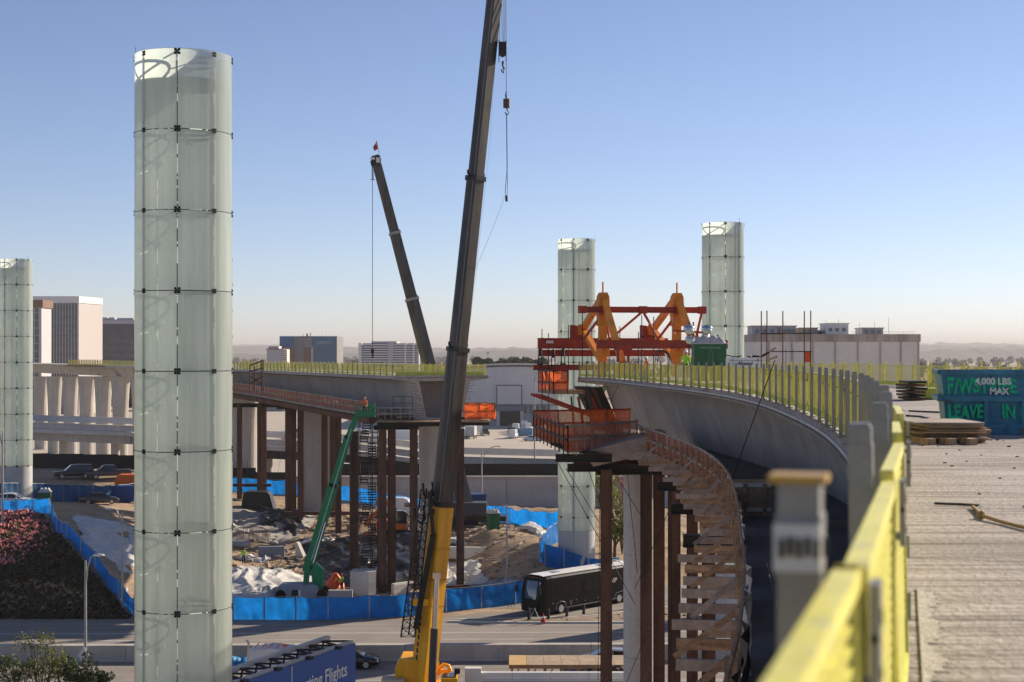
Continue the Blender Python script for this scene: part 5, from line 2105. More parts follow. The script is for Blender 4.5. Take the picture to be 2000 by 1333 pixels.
q.build("tag_line", GREYP, h)
q = MB()
q.path([W(975, 20, d + .6), W(955, 300, d + .6), W(930, 530, d + .6), W(912, 680, d + .6)], .007, 4)
q.build("whip_line", GREYP, cr1)

d = 180.
cr2 = thing("distant_crane", "smaller crane behind the distant guideway, black boom leaning left with flag on top", "crane", (X_(918, d), d, hz(X_(918, d), d)))
bx2 = lambda y: 735 + (835 - 735) * (y - 318) / (703 - 318.)
for nm, ya, yb, w0, w1 in (("boom_section", 1030, 800, 1.5, 1.45), ("boom_section", 810, 583, 1.3, 1.2), ("boom_section", 592, 455, 1.08, 1.0), ("boom_section", 462, 322, .9, .86)):
    q = MB()
    t, sd, up = boom_section(q, W(bx2(ya), ya, d), W(bx2(yb), yb, d), w0, w1, Vector((.6, -.8, 0)))
    q.build(nm, BOOM, cr2)
for y, w in ((800, 1.6), (585, 1.35), (456, 1.15)):
    q = MB()
    c = W(bx2(y), y, d)
    boom_section(q, c - t * .15, c + t * .15, w, w, Vector((.6, -.8, 0)))
    q.box(c + sd * w * .6 + t * .2, (.2, .2, .35))
    q.build("boom_collar", mat("pale_collar", (.3, .28, .26), .5), cr2)
q = MB()
c = W(735, 316, d)
q.prism([(-.6, -.5), (.5, -.6), (.55, .3), (.1, .75), (-.5, .6)], c - Vector((0, .4, 0)), (1, 0, 0), UP, (0, .8, 0))
for x, y in ((729, 318), (738, 308)):
    q.tube(W(x, y, d) - Vector((0, .35, 0)), W(x, y, d) + Vector((0, .35, 0)), .32, n=10)
q.build("boom_head", DSTEEL, cr2)
q = MB()
q.box(W(738, 313, d - .5), (.4, .1, .6))
q.box(W(728, 310, d - .5), (.5, .3, .25))
q.build("head_plate", WHITE, cr2)
q = MB()
q.tube(W(741, 302, d), W(735, 274, d), .03, n=5)
pl_ = q.build("flag_pole", DSTEEL, cr2)
q = MB()
q.grid(7, 5, lambda a, b_: W(735.2 + 3.4 * b_ - a * 7, 276 + a * 13 + b_ * 14 * (1 - .5 * a), d) + Vector((0, .15 * math.sin(6 * a), 0)))
q.build("flag", mat("faded_red_flag", (.32, .06, .05), .7, var=.4, scale=3, transl=.3), pl_)
q = MB()
q.tube(W(726.5, 322, d), W(726.5, 352, d), .03, n=4)
q.tube(W(729.5, 322, d), W(729.5, 352, d), .03, n=4)
q.tube(W(727.5, 322, d), W(727.5, 690, d), .035, n=4)
q.build("hoist_rope", BLACK, cr2, kind="stuff")
q = MB()
q.box(W(728, 351, d), (.5, .1, .06))
q.tube(W(728, 682, d), W(728, 691, d), .22, .3, n=10)
q.tube(W(728, 691, d), W(728, 700, d), .12, n=8)
q.build("hook_block", BLACK, cr2)
zb = hz(X_(918, d), d)
q = MB()
q.box((X_(905, d), d - .5, zb + 2.2), (5.5, 2.6, 1.5))
q.build("superstructure", mat("crane_dark_grey", (.06, .06, .07), .5), cr2)
q = MB()
q.box((X_(905, d), d - .5, zb + 1.1), (10, 2.6, .6))
q.build("carrier_deck", BLACK, cr2)
for k in range(4):
    q = MB()
    q.tube((X_(905, d) - 3.8 + k * 2.4, d - 2, zb + .6), (X_(905, d) - 3.8 + k * 2.4, d + 1, zb + .6), .62, n=16)
    q.build("wheel", TYRE, cr2)

# ------------------------------------------------------------------ people: one continuous skinned body, clothes coloured by height
def person(label, loc, rz, h=1.76, vest=HIVIS, hat=WHITE, trousers=NAVY, pose="stand", cat="person"):
    k = h / 1.76
    J = {"pel": (0, 0, .95), "spi": (0, .0, 1.15), "che": (0, .0, 1.36), "nec": (0, .01, 1.5), "hed": (0, .03, 1.62), "top": (0, .03, 1.72)}
    arm = {"stand": ((.06, .12), (.12, .18)), "reach": ((.25, .35), (.3, .42))}[pose]
    vs, ed, rad = [], [], []

    def nd(p, r_):
        vs.append(Vector(p) * k)
        rad.append(r_ * k)
        return len(vs) - 1

    pel = nd(J["pel"], .15)
    spi = nd(J["spi"], .135)
    che = nd(J["che"], .155)
    nec = nd(J["nec"], .06)
    hed = nd(J["hed"], .092)
    top = nd(J["top"], .07)
    for a, b_ in ((pel, spi), (spi, che), (che, nec), (nec, hed), (hed, top)):
        ed.append((a, b_))
    for sd in (-1, 1):
        sh = nd((sd * .19, 0, 1.42), .07)
        el = nd((sd * .27, -.02, 1.16), .05)
        wr = nd((sd * .25, arm[1][0] + .1, .96 if pose == "stand" else 1.15), .038)
        ha = nd((sd * .24, arm[1][0] + .17, .88 if pose == "stand" else 1.16), .045)
        ed += [(che, sh), (sh, el), (el, wr), (wr, ha)]
        hp = nd((sd * .1, 0, .88), .105)
        kn = nd((sd * .12, .03 * (1 + sd), .5), .07)
        an = nd((sd * .13, -.03 * sd, .09), .05)
        to = nd((sd * .14, .14 - .03 * sd, .04), .042)
        ed += [(pel, hp), (hp, kn), (kn, an), (an, to)]
    me = bpy.data.meshes.new("body")
    me.from_pydata(vs, ed, [])
    ob = bpy.data.objects.new("body_tmp", me)
    col.objects.link(ob)
    md = ob.modifiers.new("skin", 'SKIN')
    for i, v in enumerate(me.skin_vertices[0].data):
        v.radius = (rad[i], rad[i] * (.78 if i in (0, 1, 2) else 1))
        v.use_root = (i == 0)
    sb = ob.modifiers.new("sub", 'SUBSURF')
    sb.levels = sb.render_levels = 1
    bpy.context.view_layer.update()
    m2_ = bpy.data.meshes.new_from_object(ob.evaluated_get(bpy.context.evaluated_depsgraph_get()))
    bpy.data.objects.remove(ob)
    m2_.materials.clear()
    for m_ in (SKIN, vest, trousers, BLACK):
        m2_.materials.append(m_)
    for p in m2_.polygons:
        z = p.center.z / k
        p.use_smooth = True
        x = abs(p.center.x) / k
        p.material_index = 3 if z < .11 else 2 if z < .98 and x < .21 else 0 if z > 1.49 or (x > .2 and z < 1.0) else 1
    e = thing("person", label, cat, loc, rz)
    put("body", m2_, e, local=True)
    q = MB()
    q.ball((0, .03 * k, 1.67 * k), .125 * k, 12, 5, (1, 1.12, 1), 0.05)
    q.tube((0, .06 * k, 1.67 * k), (0, .06 * k, 1.685 * k), .15 * k, n=14)
    q.build("hard_hat", hat, e, local=True)
    q = MB()
    q.ball((0, .125 * k, 1.6 * k), .016, 6, 4)
    for sd in (-1, 1):
        q.ball((sd * .035 * k, .105 * k, 1.635 * k), .012, 6, 4)
        q.ball((sd * .092 * k, .03 * k, 1.615 * k), .02, 6, 4, (.5, 1, 1.4))
    q.build("face", SKIN, e, local=True)
    return e


person("worker in lime shirt and dark trousers walking on the pale tarpaulin", (X_(476, 166), 166, hz(X_(476, 166), 166) + .35), R(200), trousers=NAVY, hat=NAVY)
z_ = lambda s, u: off(s, u, 0)
sP = s_at_y(88)
person("worker in lime vest and white hard hat behind the yellow railing", off(sP, 3.2, 0), R(170), h=1.7)
person("worker in dark clothes and green hard hat next to the portable toilets", off(sP - 1, 3.55, 0), R(215), h=1.66, vest=NAVY, hat=GREEN)
person("worker in orange vest stooping by the railing under the form traveller", off(s_at_y(91), 1.4, -.25), R(120), h=1.6, vest=ORANGE, pose="reach")
# ------------------------------------------------------------------ green boom lift with worker
d = 145.
gl_ = thing("boom_lift", "green articulated boom lift reaching up to the cantilever walkway", "lift", (X_(585, d), d, 0))
q = MB()
q.prism([(-2.0, 0), (-2.05, .9), (-1.6, 1.25), (1.6, 1.25), (1.95, 1.0), (1.95, 0)], W(580, 1170, d - 1.3), (1, 0, 0), UP, (0, 2.4, 0))
tt = q.build("turntable_cover", LGREY, gl_)
q = MB()
q.box(W(578, 1159, d - 1.33), (.8, .03, .6))
q.build("panel_marking", BLACK, tt)
q = MB()
q.box(W(585, 1159, d - 1.34), (.25, .03, .6))
q.build("panel_marking", WHITE, tt)
q = MB()
q.box((X_(590, d), d, .42), (3.6, 2.0, .4))
q.build("chassis", BLACK, gl_)
for x in (552, 632):
    for sd in (-1, 1):
        q = MB()
        q.tube((X_(x, d), d + sd * 1.1 - .2, .52), (X_(x, d), d + sd * 1.1 + .2, .52), .52, n=16)
        q.build("wheel", TYRE, gl_)
for a, b_, w0 in ((W(597, 1150, d), W(601, 1098, d), .55), (W(626, 1165, d), W(612, 1105, d), .6)):
    q = MB()
    q.beam(a, b_, .5, w0)
    q.build("riser_arm", GREEN, gl_)
q = MB()
q.prism([(-.25, -2.6), (.55, -2.4), (.75, .2), (-.05, .9), (-.45, .2)], W(617, 1118, d - .35), (1, 0, 0), UP, (0, .7, 0))
q.build("upright", GREEN, gl_)
pts_ = [(602, 1112, .95), (655, 935, .78), (690, 832, .5)]
for i, (nm, a, b_, w) in enumerate([("main_boom", (600, 1118), (652, 945), .95), ("boom_extension", (650, 952), (680, 852), .7), ("jib_arm", (678, 858), (700, 806), .5)]):
    q = MB()
    q.beam(W(*a, d), W(*b_, d), .5, w)
    q.build(nm, GREEN, gl_)
q = MB()
q.beam(W(608, 1095, d - .3), W(686, 838, d - .3), .06, .12)
q.build("hose_track", mat("pale_green_track", (.25, .45, .36), .5), gl_)
q = MB()
q.tube(W(612, 1100, d - .35), W(636, 1020, d - .35), .07, n=8)
q.build("lift_cylinder", CHROME, gl_)
bk = W(714, 814, d)
q = MB()
for z in (0, .55, 1.15):
    for a, b_ in (((-.9, -.45), (.9, -.45)), ((.9, -.45), (.9, .45)), ((.9, .45), (-.9, .45)), ((-.9, .45), (-.9, -.45))):
        q.tube(bk + Vector((a[0], a[1], z)), bk + Vector((b_[0], b_[1], z)), .035, n=5)
for k in range(5):
    for y in (-.45, .45):
        q.tube(bk + Vector((-.9 + .45 * k, y, 0)), bk + Vector((-.9 + .45 * k, y, 1.15)), .03, n=5)
q.box(bk + Vector((0, 0, .02)), (1.8, .9, .05))
q.box(bk + Vector((0, -.46, .3)), (1.7, .02, .5))
q.box(bk + Vector((.5, .2, .9)), (.4, .3, .35))
q.build("basket", GREEN, gl_)
person("worker with orange hard hat standing in the green lift basket", bk + Vector((-.1, 0, .05)), R(180), vest=ORANGE, hat=ORANGE)

# ------------------------------------------------------------------ stair tower, rebar column, footing
d = 149.
ft_ = thing("concrete_footing", "tall pale concrete block footing behind the front blue fence", "footing", (X_(709, d), d - 1.5, 0))
q = MB()
q.prism([(-1.2, -.9), (.6, -1.15), (1.25, -.6), (1.1, 1.1), (-1.1, 1.1)], (X_(709, 147), 147.5, -.1), (1, 0, 0), (0, 1, 0), (0, 0, 2.45))
q.build("block", CONC_L, ft_)
q = MB()
q.prism([(-1.21, -.91), (.605, -1.16), (1.26, -.605), (1.11, 1.11), (-1.11, 1.11)], (X_(709, 147), 147.5, 1.15), (1, 0, 0), (0, 1, 0), (0, 0, .03))
q.build("joint_line", CONC_D, ft_)
rc = thing("lattice_column", "brown latticed steel column rising beside the stair tower", "column", (X_(690, d), d + 1, 0))
q = MB()
xa, xb = X_(684, d), X_(698, d)
for x in (xa, xb):
    for y in (d, d + .7):
        q.beam((x, y, 0), (x, y, 15.6), .12, .12)
q.build("chord", RUST, rc)
q = MB()
z = 0.
k = 0
while z < 15:
    for y in (d - .05, d + .75):
        q.beam((xa, y, z), (xb, y, z + 1.25), .06, .05)
        q.beam((xb, y, z), (xa, y, z + 1.25), .06, .05)
        q.beam((xa, y, z + 1.25), (xb, y, z + 1.25), .06, .05)
    q.quad((xa, d + .4, z), (xb, d + .4, z), (xb, d + .4, z + 1.25), (xa, d + .4, z + 1.25))
    z += 1.3
q.build("lacing", RUST, rc, kind="stuff")
sc = thing("stair_tower", "black scaffold stair tower climbing to the cantilever platform", "scaffold", (X_(720, 151), 151, 0))
x0, x1, y0_, y1_ = X_(701, 151), X_(739, 151), 150.2, 152.0
for x in (x0, (x0 + x1) / 2 + .3, x1):
    for y in (y0_, y1_):
        q = MB()
        q.tube((x, y, .2), (x, y, 16.4), .05, n=5)
        q.build("standard", DSTEEL, sc)
for k in range(9):
    z = .4 + k * 2.0
    q = MB()
    for y in (y0_, y1_):
        for dz_ in (0, .5, 1.0):
            if z + dz_ < 16.4:
                q.tube((x0, y, z + dz_), (x1, y, z + dz_), .032, n=4)
    q.tube((x0, y0_, z), (x0, y1_, z), .02, n=4)
    q.tube((x1, y0_, z), (x1, y1_, z), .02, n=4)
    q.build("ledger", DSTEEL, sc, kind="stuff")
    if k < 8:
        xc_, ln_ = (x0 + .5, .25) if k % 2 else (x1 - .5, -.25)
        q = MB()
        for dx in (-.36, .36):
            q.beam((xc_ + dx, y0_ + .2, z), (xc_ + dx + ln_, y1_ - .2, z + 2), .05, .08)
        for s_ in range(8):
            f = (s_ + .5) / 8
            q.box((xc_ + ln_ * f, y0_ + .2 + 1.4 * f, z + 2 * f), (.72, .2, .1))
        q.build("stair_flight", DSTEEL, sc)
        q = MB()
        q.tube((x0, y1_, z), (x1, y1_, z + 2), .018, n=4)
        q.build("cross_brace", DSTEEL, sc)

# scaffold by the near bridge end of the distant deck, and site oddments on that deck
d = 176.
e = thing("access_scaffold", "small brown access scaffold rising past the distant deck edge", "scaffold", W(500, 760, d))
q = MB()
for x in (488, 497, 511, 514):
    q.beam(W(x, 765, d), W(x, 706 if x > 500 else 716, d), .12, .12)
q.build("upright", RUST, e, kind="stuff")
for a, b_ in (((487, 715), (515, 704)), ((488, 726), (514, 719)), ((487, 750), (514, 735)), ((488, 735), (512, 750))):
    q = MB()
    q.beam(W(*a, d), W(*b_, d), .1, .16)
    q.build("stair_rail", RUST, e)
sD = s_at_y(162)
for k, (s, u, a, b_, h, lab) in enumerate([(s_at_y(158), 2.5, 3.6, .9, .9, "brown timber trestle on the distant deck behind the railing"), (s_at_y(196), 3.5, 2.2, 1.2, .8, "weathered timber stack on the distant deck near the access scaffold")]):
    t_ = thing("timber_trestle", lab, "trestle", off(s, u, 0))
    c = off(s, u, 0)
    q = MB()
    q.box(c + UP * h, (a, b_, .1))
    q.build("top", TIMB, t_)
    for dx in (-a / 2 + .1, a / 2 - .1):
        for dy in (-.3, .3):
            q = MB()
            q.beam(c + Vector((dx, dy, 0)), c + Vector((dx, dy, h - .05)), .12, .12)
            q.build("leg", TIMB, t_)
sE = s_at_y(318)
e = thing("timber_enclosure", "brown plank enclosure hung on the distant deck edge near the pylon", "enclosure", off(sE, 0, 0))
for k in range(16):
    q = MB()
    a = off(sE - 18 + k * 2.2, -.25, -.9)
    q.beam(a, a + UP * 2.1, 2.1, .05, up=Vector((1, .3, 0)))
    q.build("plank", TIMB_G, e)


# ------------------------------------------------------------------ blue fences
def fence(label, pts, h, m_, name="screened_fence", step=3.0, topwave=.07):
    e = thing(name, label, "fence", (pts[0][0], pts[0][1], hz(*pts[0])))
    P_ = [Vector((p[0], p[1], 0)) for p in pts]
    run = []
    for i in range(len(P_) - 1):
        n = max(1, int(round((P_[i + 1] - P_[i]).length / step)))
        run += [P_[i].lerp(P_[i + 1], k / n) for k in range(n)]
    run.append(P_[-1])
    for i, p in enumerate(run):
        z = hz(p.x, p.y)
        q = MB()
        q.tube((p.x, p.y, z - .3), (p.x, p.y, z + h + .06), .04, n=6)
        q.build("post", GALV, e)
        if i == len(run) - 1:
            break
        n_ = run[i + 1]
        nr = Vector((n_.y - p.y, -(n_.x - p.x), 0)).normalized()
        sg = rnd.uniform(0, 6)

        def fn(a, b_, p=p, n_=n_, nr=nr, sg=sg):
            c = p.lerp(n_, .012 + .976 * a)
            z = hz(c.x, c.y) - .05
            wv = (.05 * math.sin(13 * a + sg + 3 * b_) + .08 * math.sin(4 * a + 5 * b_ + sg) + .04 * math.sin(21 * a * (1 - .5 * b_) + 7 * b_ + 2 * sg)) * math.sin(math.pi * a)
            return c + nr * (.05 + wv) + UP * (z + (h + .05) * b_ - topwave * 1.6 * math.sin(math.pi * a) * b_)
        q = MB()
        q.grid(15, 8, fn)
        q.build("screen_panel", m_, e)
        q = MB()
        q.tube(p + UP * (hz(p.x, p.y) + h), n_ + UP * (hz(n_.x, n_.y) + h), .022, n=5)
        q.build("top_rail", GALV, e)
    return e


fence("bright blue screened fence along the road in front of the site", [(-33.2, 135), (-29, 134.2), (-24.2, 133.6), (-16, 133.5), (-9, 135.3), (-2.8, 139.3), (0.3, 141.9), (3.2, 143.9)], 2.0, BLUE)
fence("blue screened fence climbing the bank behind the pink flowers", [(-33.2, 135.1), (-35.1, 137), (-37.9, 139.6), (-41.5, 143.2), (-44.5, 150), (-46.7, 155), (-53.3, 160), (-62, 161), (-74, 161)], 1.5, BLUE)
fence("teal blue fence at the back of the parking behind the green toilet", [(-62, 171), (-58, 175), (-55, 182), (-50.7, 192.5), (-48.6, 200), (-42, 205)], 2.1, BLUED)
fence("bright blue fence along the rear of the site before the retaining wall", [(-41, 215), (-25, 214), (-18, 210), (-12, 203), (-6, 192), (0, 183), (5.4, 173), (7, 166)], 2.0, BLUE)
fence("short blue fence curving round the pylon plinth behind the coach", [(10.5, 150.8), (7.4, 148.4), (5, 147.4), (3.2, 148.6), (2.7, 151), (3.6, 156), (5, 160)], 2.2, BLUE)


# ------------------------------------------------------------------ tarpaulins draped over the ground
def tarp(name, label, c4, m_, amp, fr_, seed, lift=.12, n=64, cat="tarpaulin", hump=0.):
    c4 = [Vector((*c, 0)) for c in c4]
    vs = []
    for j in range(n):
        for i in range(n):
            a, b_ = i / (n - 1), j / (n - 1)
            p = c4[0].lerp(c4[1], a).lerp(c4[3].lerp(c4[2], a), b_)
            vs.append((p.x, p.y, a, b_))
    v = np.array(vs)
    x = v[:, 0] + (fbm(v[:, 0] * .5 + seed, v[:, 1] * .5, 3) - .5) * 2.0
    y = v[:, 1] + (fbm(v[:, 0] * .5, v[:, 1] * .5 + seed, 3) - .5) * 2.0
    wx, wy = v[:, 0] + 3 * (fbm(v[:, 0] * .3 + seed, v[:, 1] * .3, 3) - .5), v[:, 1] + 3 * (fbm(v[:, 0] * .3, v[:, 1] * .3 + seed, 3) - .5)
    w01, l01 = (c4[1] - c4[0]).length, (c4[3] - c4[0]).length
    ph = v[:, 2] * w01 * fr_ + 2.6 * (fbm(v[:, 0] * .22 + seed, v[:, 1] * .22, 3) - .5) * fr_ + v[:, 3] * l01 * fr_ * .22
    rid = 1 - np.abs(np.sin(ph + seed))
    rid2 = 1 - np.abs(np.sin(ph * 2.3 + v[:, 3] * l01 * .5 + 2 * seed))
    edge = np.minimum(1, 6 * np.minimum(np.minimum(v[:, 2], 1 - v[:, 2]), np.minimum(v[:, 3], 1 - v[:, 3])) + .12)
    z = hz_np(v[:, 0], v[:, 1]) + lift * edge + amp * edge * (.5 * rid ** 1.5 * (.3 + 1.2 * fbm(v[:, 0] * .2, v[:, 1] * .2 + seed)) + .16 * rid2 ** 2 + .9 * fbm(v[:, 0] * .25 + seed, v[:, 1] * .25, 2)) + hump * np.sin(np.pi * v[:, 2]) * np.sin(np.pi * v[:, 3])
    q = MB()
    q.add(list(zip(x.tolist(), y.tolist(), z.tolist())), [(j * n + i, j * n + i + 1, (j + 1) * n + i + 1, (j + 1) * n + i) for j in range(n - 1) for i in range(n - 1)], True)
    return q.build(name, m_, label=label, cat=cat)


tarp("tarpaulin", "large white tarpaulin covering the slope behind the climbing blue fence", [(-34.2, 138.5), (-40.8, 146), (-47.2, 164.5), (-39.5, 166)], TARPW, .35, 1.1, 3, n=60)
tarp("tarpaulin", "white folded tarpaulin spread over the mound left of the boom lift", [(-28, 138.5), (-22.6, 141), (-17.6, 158), (-31, 163)], TARPW, .55, 2.2, 5, hump=1.2, n=70)
tarp("tarpaulin", "glossy black tarpaulin on the mound behind the green boom lift", [(-19.5, 150.5), (-9.5, 151), (-8.5, 182), (-24.5, 181)], TARPB, .6, 2.0, 8, hump=1.0, n=60)
tarp("tarpaulin", "black sheeting lying between the rusty columns and the yellow boom", [(-9.5, 152), (-6.6, 151.5), (-5.8, 172), (-9, 180)], TARPB, .5, 1.5, 12, n=40)
tarp("tarpaulin", "pale tarpaulin draped on the dirt slope right of the rusty column", [(-6.8, 150.2), (-2.6, 148.4), (-3.3, 157.5), (-7.2, 160)], TARPW, .35, 1.7, 15, lift=.15, n=44)
tarp("tarpaulin", "dusty grey tarpaulin on the upper terrace beside the big pylon", [(-34, 178), (-25.5, 178), (-24, 194), (-37, 196)], mat("dusty_tarp", (.36, .33, .3), .7, var=.25, scale=.5, transl=.1), .55, 1.2, 19, n=50)
tarp("tarpaulin", "black sheet trailing from the covered crate on the upper terrace", [(-30.5, 184), (-25.5, 182), (-25, 197), (-33, 198)], TARPB, .7, 1.5, 23, lift=.25, n=40)
tarp("tarpaulin", "torn white plastic along the crest of the dirt mound", [(0.2, 171), (3.6, 160), (4.6, 162), (2.2, 173)], TARPW, .35, 2.2, 27, lift=.2, n=30)
tarp("tarpaulin", "white sheet on the site floor between stair tower and pier", [(-9.5, 166), (-4.5, 163), (-6, 172), (-12, 176)], TARPW, .4, 1.4, 31, n=34)
tarp("tarpaulin", "blue-grey plastic sheeting on the ground behind the front fence's bend", [(-3.2, 143.6), (1.2, 144.6), (0, 147.2), (-4.2, 146.2)], mat("blue_grey_plastic", (.2, .22, .27), .4, var=.2), .25, 2.4, 33, n=30)
for k, (x, y, d, w, h, lab) in enumerate([(655, 1100, 151, 1.0, 1.7, "crumpled orange tarpaulin bundle standing beside the lift boom"), (668, 1147, 146.5, .9, .6, "low orange tarpaulin heap on the pallet near the footing"), (722, 1000, 178, 1.3, 1.2, "orange sheeting heap behind the stair tower")]):
    q = MB()
    c = W(x, y, d)
    z0 = hz(c.x, c.y)
    rr = random.Random(k)
    rings = []
    for j in range(7):
        f = j / 6
        rings.append([Vector((c.x + math.cos(a) * w * (1 - f ** 2 * .8) * rr.uniform(.7, 1.15), c.y + math.sin(a) * w * (1 - f ** 2 * .8) * rr.uniform(.7, 1.1), z0 + h * f)) for a in np.linspace(0, 6.28, 13)[:-1]])
    q.loft(rings, False)
    q.build("tarpaulin_bundle", TARPO, label=lab, cat="bundle")
q = MB()
c = W(503, 975, 198)
z0 = hz(c.x, c.y)
q.prism([(-2.0, -.4), (-1.7, 1.9), (-1.3, 2.2), (1.4, 2.1), (1.7, 1.8), (2.3, -.4)], (c.x, c.y - 1, z0), (1, 0, 0), UP, (0, 2.4, 0))
q.build("covered_crate", TARPB, label="boxy crate wrapped in black sheeting before the rear blue fence", cat="crate")
q = MB()
rr = random.Random(4)
for k in range(7):
    c = Vector((X_(460, 111) + rr.uniform(-.4, .9), 110.6 + rr.uniform(-.4, .4), .45 + rr.uniform(-.1, .6)))
    q.ball(c, rr.uniform(.35, .6), 8, 5, (1, 1, .8))
q.build("tarpaulin_bundle", TARPBL, label="crumpled blue tarpaulin bundle at the foot of the big pylon by the near road", cat="bundle")

# concrete odds: barriers, slabs, planks on the site
for k, (x, y, d, sx, sy, sz, rz, m_, lab) in enumerate([
        (530, 1066, 172, 2.9, .9, 1.3, .12, mat("blue_grey_block", (.22, .24, .29), .8), "blue-grey concrete block lying on the site beyond the tarpaulin"),
        (588, 1062, 172, 1.3, .5, 1.7, -.6, CONC_L, "tilted pale precast wedge next to the blue-grey block"),
        (912, 1050, 160, 4.0, .7, 1.2, -.16, CONC_L, "long pale concrete barrier on the brow of the dirt slope"),
        (786, 1147, 148, 2.4, .5, 1.2, .75, CONC_L, "pale concrete slab leaning beside the rusty columns"),
        (475, 1175, 140, 2.2, .8, .9, .2, CONC_L, "low pale concrete beam just behind the front blue fence"),
        (470, 1055, 176, 2.0, .6, .9, -.1, LGREY, "grey pipe section lying near the worker in lime"),
        (665, 1165, 143, 2.2, .8, 1.1, .0, CONC, "grey concrete plinth at the foot of the boom lift"),
        (790, 1022, 176, 1.6, 1.2, 1.0, .1, CONC, "grey concrete cube beside the orange excavator"),
        (915, 1012, 176, 3.2, 1.4, .7, .05, BLACK, "black skid of steel parts behind the rusty column on the terrace")]):
    c = W(x, y, d)
    z0 = hz(c.x, c.y)
    q = MB()
    ca, sa_ = math.cos(rz), math.sin(rz)
    ux, uy = Vector((ca, sa_, 0)), Vector((-sa_, ca, 0))
    if k == 1:
        q.prism([(-sx / 2, 0), (sx / 2, 0), (-sx / 2 + .25, sz), (-sx / 2, sz)], Vector((c.x, c.y, z0)) - uy * sy / 2, ux, UP, uy * sy)
    elif k == 5:
        q.tube(Vector((c.x, c.y, z0 + .4)) - ux * 1.1, Vector((c.x, c.y, z0 + .4)) + ux * 1.1, .42, n=14)
    else:
        q.prism([(-sy / 2, 0), (sy / 2, 0), (sy * .42, sz * .85), (sy * .3, sz), (-sy * .3, sz), (-sy * .42, sz * .85)], Vector((c.x, c.y, z0 - .08)) - ux * sx / 2, uy, UP, ux * sx)
    q.build(["concrete_block", "precast_wedge", "concrete_barrier", "concrete_slab", "concrete_beam", "pipe_section", "concrete_plinth", "concrete_cube", "steel_skid"][k], m_, label=lab, cat="steel parts" if k == 8 else "pipe" if k == 5 else "concrete")
q = MB()
rr = random.Random(9)
for k in range(900):
    x, y = rr.uniform(-32, 1), rr.choice([rr.uniform(142, 172), rr.uniform(170, 198)])
    z0 = hz(x, y)
    ty = rr.random()
    an = rr.uniform(0, 3.14)
    if ty < .5:
        q.box((x, y, z0 + .08), (rr.uniform(.5, 2.6), .14, .1), rz=an)
    elif ty < .75:
        q.box((x, y, z0 + .12), (rr.uniform(.3, .8), rr.uniform(.2, .6), rr.uniform(.1, .4)), rz=an)
    else:
        q.cur = 1
        q.tube((x, y, z0 + .1), (x + math.cos(an) * 1.6, y + math.sin(an) * 1.6, z0 + .12 + rr.uniform(0, .4)), .035, n=4)
        q.cur = 0
q.build("site_debris", [TIMB_G, RUST], kind="stuff", label="loose planks, bars and offcuts scattered across the site floor", cat="debris")
q = MB()
rr = random.Random(10)
for k in range(1500):
    x, y = rr.uniform(-32, 4), rr.uniform(142, 205)
    z0 = hz(x, y)
    r_ = rr.choice([.05, .07, .1, .16])
    q.ball((x, y, z0 + r_ * .2), r_, 5, 3, (1, rr.uniform(.7, 1.4), .7))
q.build("dirt_clods", DIRT, kind="stuff", label="clods and stones strewn over the bare earth", cat="stones")
# rebar mat standing by the worker
e = thing("rebar_cage", "tangle of rusty starter bars standing beyond the worker in lime", "rebar", (X_(480, 178), 178, hz(X_(480, 178), 178)))
q = MB()
for k in range(46):
    x, y = X_(462, 178) + (k % 23) * .17, 178 + (k // 23) * 1.2
    z0 = hz(x, y)
    q.tube((x, y, z0 - .1), (x + rr.uniform(-.1, .1), y, z0 + rr.uniform(.9, 1.7)), .025, n=4)
q.build("bars", RUST, e, kind="stuff")
# orange excavator
e = thing("excavator", "orange excavator half hidden behind the rusty twin columns", "excavator", (X_(770, 180), 180, hz(X_(770, 180), 180)), R(10))
q = MB()
for sd in (-1, 1):
    q.prism([(-1.9, .15), (-1.6, 0), (1.6, 0), (1.9, .3), (1.7, .8), (-1.7, .8)], (0, sd * 1.1 - .25, 0), (1, 0, 0), UP, (0, .5, 0))
    q.build("track", BLACK, e, local=True)
    q = MB()
q.prism([(-2.1, .9), (1.3, .9), (1.3, 1.6), (-.2, 1.9), (-2.0, 1.9)], (0, -1.2, 0), (1, 0, 0), UP, (0, 2.4, 0))
q.build("house", ORANGE, e, local=True)
q = MB()
q.prism([(0, 0), (1.4, 0), (1.3, 1.3), (.9, 1.5), (0, 1.5)], (.0, -1.25, 1.6), (1, 0, 0), UP, (0, 1.0, 0))
q.build("cab", GLASSD, e, local=True)
q = MB()
q.beam((1.2, .3, 1.6), (-.6, .3, 4.0), .35, .5)
q.build("boom", ORANGE, e, local=True)
q = MB()
q.beam((-.6, .3, 4.0), (-3.0, .3, 2.0), .3, .4)
q.prism([(0, 0), (.8, .2), (.9, -.6), (.2, -.8)], (-3.6, -.1, 2.0), (1, 0, 0), UP, (0, .8, 0))
q.build("dipper", ORANGE, e, local=True)
